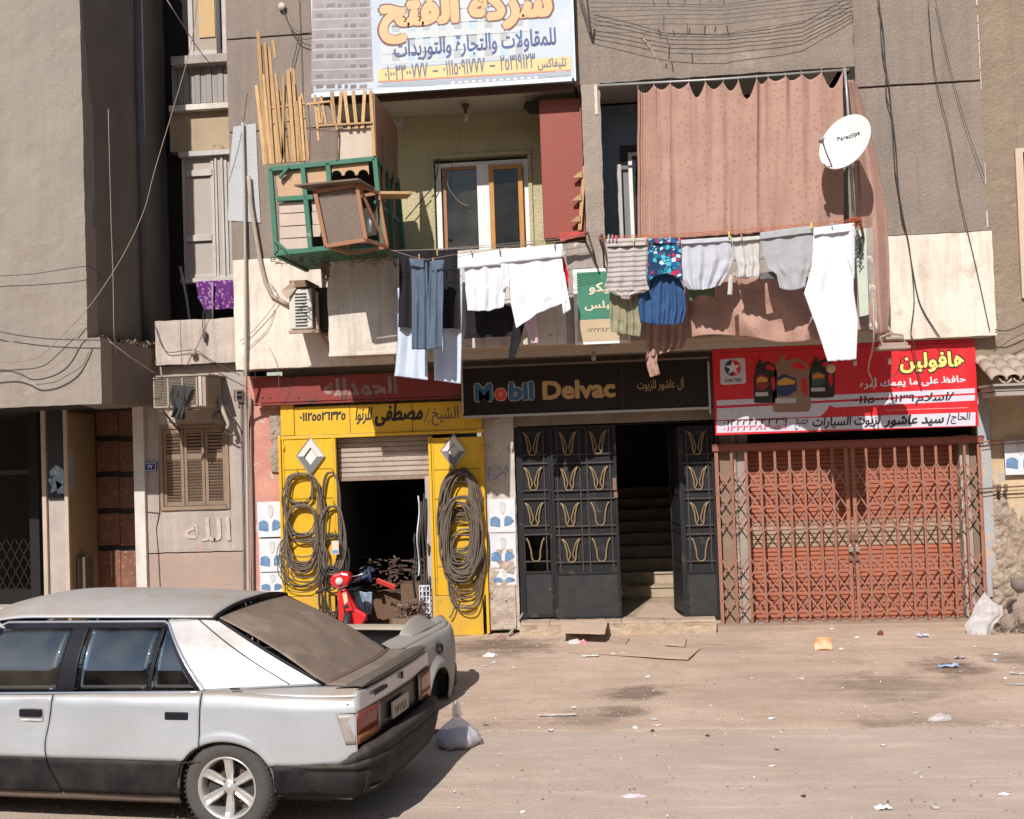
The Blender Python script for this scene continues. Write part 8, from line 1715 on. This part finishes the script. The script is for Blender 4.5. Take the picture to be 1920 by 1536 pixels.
# big empty plastic bag by the gate
p0 = gpt(1852, 1188); bgm = thing('plastic_bag', p0.to_tuple(), 'large empty translucent plastic bag slumped by the rubble at the right wall', 'plastic bag')
P = [(-.24, .0), (-.25, .10), (-.14, .22), (-.06, .36), (.05, .47), (.13, .36), (.23, .30), (.22, .20), (.10, .10), (.05, .0)]
m = M()
def bagf(u, v):
    k = v*4; i = min(int(k), 3); f = k-i; l, r_ = P[i] if i < 4 else P[4], P[9-i]
    l = (lerp(P[i][0], P[i+1][0], f), lerp(P[i][1], P[i+1][1], f)); r_ = (lerp(P[9-i][0], P[8-i][0], f), lerp(P[9-i][1], P[8-i][1], f))
    x, z = lerp(l[0], r_[0], u), lerp(l[1], r_[1], u); th = .11*math.sin(math.pi*u)*(1-.6*v); return (p0.x+x, p0.y-th+.05*noise.noise(Vector((u*4, v*4, 1)))+.22*v, p0.z+z)
m.sheet(bagf, 30, 30); m.sheet(lambda u, v: (lambda q: (q[0], q[1]+.2*math.sin(math.pi*u)*(1-.6*v), q[2]))(bagf(1-u, v)), 20, 20)
obj('film', m, film('empty_bag_film', (.62, .58, .57), .3, .5), bgm, smooth=True)
blob('crumpled_bag', 1762, 1353, .20, .10, .05, film('bag3', (.50, .45, .42), .4, .8), 'crumpled greyish plastic bag on the stained kerb at the right', 'plastic bag', 4)
blob('crumpled_foil', 1078, 1207, .20, .10, .045, flat('crinkled_foil', (.48, .42, .40), .35), 'crumpled silver foil wrapper by the cardboard sheet at the step', 'wrapper', 2, rz=-.1)
blob('red_wrapper', 1094, 1208, .09, .07, .05, mat('red_white_print', (.62, .05, .05), .4, (.6, .55, .55), 30, .9), 'small red and white crumpled wrapper beside the silver foil', 'wrapper', 8)
blob('crumpled_paper', 919, 1231, .16, .09, .04, flat('creased_white', (.56, .56, .56), .5), 'crumpled white and grey paper on the dark stain near the white pillar', 'paper', 5)
p = gpt(1545, 1221); m = M(); m.sheet(lambda u, v: (p.x+(u-.5)*(.19+.02*math.sin(v*5)), p.y+.05*v+.015*math.sin(u*5+v*3), p.z+.135*v+.012*math.sin(u*3)), 12, 10); meta(obj('orange_packet', m, mat('orange_cream_print', (.72, .22, .03), .5, (.66, .50, .36), 7, .9), smooth=True, solid=.02), 'bright orange and cream food packet standing before the folding gate', 'packet')
blob('brown_cup', 1651, 1192, .085, .07, .05, mat('maroon_cup', (.16, .03, .03), .6), 'small dark red cup lying at the foot of the folding gate', 'cup', 3)
scrapsheet('white_tube', 1731, 1196, .13, .05, mat('blue_white_tube', (.62, .62, .66), .4, (.12, .16, .5), 30, .7), 'crumpled white and blue tube in front of the folding gate', 'tube', .15, .05, 4)
blob('toothpaste_tube', 1188, 1491, .20, .05, .02, mat('printed_tube', (.60, .50, .56), .4, (.60, .30, .34), 18, .8), 'flattened white and pink printed tube lying on the road in the foreground', 'tube', 6, rz=.02)
scrapsheet('white_rag', 1655, 1512, .11, .045, flat('clean_white', (.66, .66, .64), .7), 'bright white twisted scrap on the road at the bottom right', 'paper', .2, .025, 7)
blob('grey_slab_scrap', 1720, 1447, .10, .025, .015, flat('grey_card', (.36, .33, .31)), 'small grey folded card on the road in the lower right', 'card', 1, rz=.5)
scrapsheet('white_board_strip', 1045, 1343, .34, .06, mat('dusty_white_strip', (.52, .46, .42), .8), 'long dusty white plastic strip lying on the pavement', 'strip', .03, .012, 3)
scrapsheet('blue_film', 1160, 1229, .16, .06, BP, 'pale blue plastic film in front of the doorstep', 'plastic film', .35, .02, 9)
scrapsheet('green_white_film', 1107, 1234, .19, .06, mat('green_white_print', (.58, .60, .58), .4, (.25, .38, .16), 14, .8), 'white and green plastic film left of the pale blue one', 'plastic film', .05, .02, 12)
scrapsheet('blue_white_scraps', 1778, 1253, .20, .07, mat('blue_scrap_print', (.55, .60, .64), .5, (.05, .16, .38), 12, .9), 'blue and white scraps of packaging on the dark patch at the right', 'packaging', -.05, .03, 15)
scrapsheet('paper_scrap', 1800, 1236, .12, .06, mat('maroon_white', (.5, .45, .45), .6, (.10, .03, .05), 14, .9), 'white and maroon paper scrap above the blue packaging', 'paper', .3, .03, 17)
scrapsheet('grey_film', 1910, 1266, .16, .05, film('pale_film', (.5, .52, .54), .4, .8), 'pale film scrap at the right edge of the pavement', 'plastic film', -.3, .02, 19)
scrapsheet('grey_card', 1908, 1285, .20, .05, flat('grey_card2', (.36, .32, .30)), 'flat grey card at the right edge of the pavement', 'card', -.15, .01, 21)
blob('brick_fragment', 940, 1200, .13, .07, .05, mat('reddish_stone', (.34, .18, .14), .9, bump=.6), 'reddish stone fragment at the foot of the white pillar', 'stone', 3)
# cardboard on the step and flattened on the pavement
def quad(nm, pts, zs, mt, lab, cat, th=.008, **k):
    m = M(); V = [Vector((gr(x, y, z).x, gr(x, y, z).y, z)) for (x, y), z in zip(pts, zs)]
    m.sheet(lambda u, v: (lambda q: (q.x+.006*noise.noise(Vector((u*4, v*4, 1))), q.y, q.z+.008*noise.noise(Vector((u*3, v*3, 2)))))(V[0].lerp(V[1], u).lerp(V[3].lerp(V[2], u), v)), 14, 10)
    return meta(obj(nm, m, mt, solid=th), lab, cat)
CB = mat('flattened_cardboard', (.52, .375, .275), .9, (.44, .315, .23), 3, .7, bump=.2, spot=((.27, .18, .125), 6, .64))
quad('cardboard_sheet', [(1053, 1186), (1134, 1188), (1140, 1163), (1052, 1165)], [LZ-.03, LZ-.03, LZ+.022, LZ+.022], CB, 'small cardboard sheet bent over the edge of the doorstep', 'cardboard', .01)
quad('flattened_cardboard', [(1062, 1222), (1290, 1236), (1312, 1216), (1140, 1206)], [.024]*4, CB, 'large trodden cardboard sheet flattened on the pavement before the iron gate', 'cardboard', .006)
quad('flattened_cardboard', [(1246, 1209), (1284, 1212), (1287, 1196), (1252, 1194)], [.034]*4, CB, 'small square cardboard piece against the doorstep riser', 'cardboard', .006)
quad('doormat_cardboard', [(1190, 1157), (1278, 1158), (1255, 1130), (1215, 1130)], [LZ+.016]*4, CB, 'cardboard doormat lying inside the open iron gate', 'cardboard', .006)
quad('patio_tile_sheet', [(1130, 1209), (1172, 1209), (1180, 1196), (1150, 1195)], [.020]*4, mat('dusty_tile', (.42, .31, .235), .9), 'dusty square tile showing beside the large cardboard sheet', 'tile', .006)
# broken green bottle stick at the pillar
m = M(); m.tube([gr(955, 1190, .03)+Vector((0, 0, 0)), gr(968, 1172, .10), at(980, 1150, -.15)], [.02, .022, .012], 8); meta(obj('green_rag_stick', m, mat('dull_green_cloth', (.20, .24, .17), .9, (.34, .26, .18), 12, .8), smooth=True), 'dull green rag wrapped stick leaning in the corner of the iron gate', 'stick')
# small scraps
CL = (flat('scrap_white', (.66, .66, .65)), flat('scrap_cream', (.60, .52, .42)), flat('scrap_blue', (.35, .48, .6)), flat('scrap_dark', (.07, .05, .045)))
S_ = [(963, 1253, 0, 'white scrap right of the dark stain'), (927, 1244, 2, 'tiny blue scrap on the dark stain'), (909, 1251, 0, 'tiny white scrap at the left of the stain'), (1216, 1270, 0, 'long white scrap on the mid pavement'), (1077, 1329, 0, 'white scrap just above the white strip'), (1033, 1371, 0, 'pair of white scraps at the kerb line'), (1228, 1350, 0, 'white scrap below the oil stain'), (1232, 1361, 1, 'cream scrap below the oil stain'), (1191, 1366, 0, 'white scrap beside the black cap at the kerb'), (1448, 1349, 0, 'white folded scrap near the middle of the kerb'), (1391, 1351, 0, 'narrow white scrap on the kerb line'), (1577, 1218, 0, 'little white scrap right of the orange packet'), (1608, 1197, 0, 'little white scrap at the foot of the gate'), (1580, 1294, 0, 'small white scrap on the faint stain'), (1409, 1274, 0, 'star shaped white scrap on the pavement'), (1868, 1230, 0, 'white scrap standing on the right pavement'), (1866, 1239, 2, 'blue scrap below the white one on the right pavement'), (1905, 1255, 0, 'white scrap near the right edge'), (1884, 1273, 0, 'thin white scrap near the right edge'), (1827, 1216, 1, 'cream scrap near the rubble'), (1715, 1339, 1, 'cream scrap left of the crumpled bag'), (939, 1416, 0, 'white scrap alone on the road'), (1655, 1398, 1, 'cream scrap on the road below the kerb'), (1448, 1436, 1, 'cream smear scrap on the road'), (1224, 1370, 3, 'flat black cap at the kerb line'), (1455, 1406, 3, 'thin dark scrap on the road below the kerb'), (1506, 1489, 3, 'dark sliver on the road in the foreground'), (1327, 1380, 3, 'tiny dark scrap at the kerb'), (1882, 1485, 0, 'faint white scrap at the lower right of the road'), (1752, 1509, 1, 'thin cream scrap at the bottom right'), (980, 1518, 0, 'tiny white scrap at the bottom of the road'), (1837, 1188, 2, 'small blue and white scrap by the big plastic bag'), (912, 1361, 3, 'dark stick on the road beside the rubbish bag'), (1560, 1182, 0, 'tiny white scrap below the lock'), (1340, 1282, 1, 'cream scrap in the middle of the pavement'), (1503, 1275, 0, 'pale scrap right of the star shaped one')]
for i, (x, y, c, lab) in enumerate(S_):
    p = gpt(x, y); n = R_.randint(5, 9); L_ = R_.uniform(.018, .045)*(1.5 if 'long' in lab or 'folded' in lab else 1); W_ = L_*R_.uniform(.3, .8); ph = R_.random()*6; m = M()
    vs = [(p.x, p.y, p.z+.004+R_.uniform(.004, .02))]+[(p.x+L_*q*math.cos(t_), p.y+W_*1.6*q*math.sin(t_), p.z+R_.uniform(0, .012)) for t_, q in [(ph+2*math.pi*k/n+R_.uniform(-.25, .25), R_.uniform(.5, 1.2)) for k in range(n)]]
    m.add(vs, [(0, 1+k, 1+(k+1) % n) for k in range(n)]); meta(obj('litter_scrap', m, CL[c], solid=.0015), lab, 'litter', LIT)
m = M()
for i in range(300):
    cx_, cy_ = R_.choice(((1785, 1248), (1785, 1250), (1095, 1340), (1130, 1338), (925, 1232), (950, 1215), (1180, 1330), (1750, 1362), (1880, 1362), (1690, 1300), (1600, 1330), (1250, 1290), (1400, 1240)))
    p = gpt(cx_+R_.gauss(0, 30), cy_+R_.gauss(0, 8)); r = R_.uniform(.004, .013); a_ = R_.random()*6
    m.add([p+Vector((r*math.cos(a_+k*2.1), r*math.sin(a_+k*2.1), R_.uniform(0, .006))) for k in range(3)], [(0, 1, 2)], R_.choice((0, 0, 1, 2)))
meta(obj('tiny_litter', m, [WP, flat('scrap_cream', (.60, .52, .42)), CL[3]], solid=.001), 'tiny shreds of paper trodden into the stained patches of pavement', 'litter', kind='stuff')
# rubble heap at the right wall
SACK = mat('dirty_sack', (.30, .23, .18), .95, (.20, .15, .115), 6, .8, bump=.8, bs=24); RUB = mat('rubble_mix', (.34, .26, .20), .95, (.20, .145, .11), 12, .9, bump=1.2, bs=20)
m = M()
for i in range(260):
    t_ = R_.random(); x = 1880+R_.uniform(-22, 60); y = 1185-(x-1850)*.9*R_.random()
    p = gr(x, 1192-R_.random()*6, 0); p.y = -.75+R_.random()*.6; p.z = max(0, (p.x-4.55)*R_.uniform(.2, .9))*(.5 if p.y < -.5 else 1)*.55; r = R_.uniform(.015, .065)
    vs = [p+Vector((R_.uniform(-1, 1), R_.uniform(-1, 1), R_.uniform(-.7, .9))).normalized()*r*R_.uniform(.7, 1.2) for _ in range(8)]
    m.add(vs, [(0, 1, 2), (0, 2, 3), (0, 3, 4), (0, 4, 1), (5, 2, 1), (5, 3, 2), (5, 4, 3), (5, 1, 4), (6, 7, 0), (6, 2, 7)])
meta(obj('rubble_heap', m, RUB), 'heap of broken plaster rubble against the wall at the right edge', 'rubble', kind='stuff')
def sack(px, pyb, w, h, Y, lab, seed, mt=SACK):
    c = at(px, pyb, Y); m = M(); n = 16; vs = []
    for j in range(11):
        q = j/10
        for k in range(n):
            t_ = 2*math.pi*k/n; r_ = math.sin(math.pi*min(.97, max(.06, q)))**.55*(1+.5*noise.noise(Vector((math.cos(t_)*1.6+seed, math.sin(t_)*1.6, q*3)))+.16*noise.noise(Vector((math.cos(t_)*6, math.sin(t_)*6+seed, q*9))))
            vs.append((c.x+w/2*r_*math.cos(t_)+.05*q, c.y+w*.35*r_*math.sin(t_), max(.0, c.z)+h*q))
    m.add(vs, [(j*n+i, j*n+(i+1) % n, (j+1)*n+(i+1) % n, (j+1)*n+i) for j in range(10) for i in range(n)]+[tuple(range(n-1, -1, -1)), tuple(range(10*n, 11*n))]); meta(obj('dirty_sack', m, mt), lab, 'sack')
sack(1888, 1198, .17, .24, -.72, 'upright dirty sack at the front of the rubble heap', 3); sack(1916, 1200, .26, .42, -.62, 'larger dirty sack at the right edge on the rubble heap', 7)
sack(1912, 1112, .20, .16, -.45, 'pale lumpy sack on top of the rubble heap', 12, mat('pale_sack', (.50, .42, .33), .9, (.38, .3, .24), 8, .8, bump=.5))
m = M(); c = at(1912, 1102, -.55); m.lathe([(.085, -.01), (.10, .02), (.11, .11), (.105, .112), (.09, .02), (0, .01)], c, 'z', 20); meta(obj('dusty_bucket', m, mat('dusty_bucket', (.20, .16, .14), .8), smooth=True), 'dusty dark bucket half buried in the rubble heap', 'bucket')
# ---------------------------------------------------------------- far side of the street (seen only in reflections)
ob = thing('opposite_building', (0, -34, 0), 'plain low buildings across the street, seen only as reflections in the car windows', 'building')
m = M(); m.box(-34, -8, -42, -34, 0, 12); m.box(-7.9, 6, -43, -34.5, 0, 10.8); m.box(6.1, 30, -42, -33.6, 0, 12.6); obj('facade', m, mat('opposite_render', (.20, .15, .12), .9, (.14, .11, .09), .5, .7), ob)
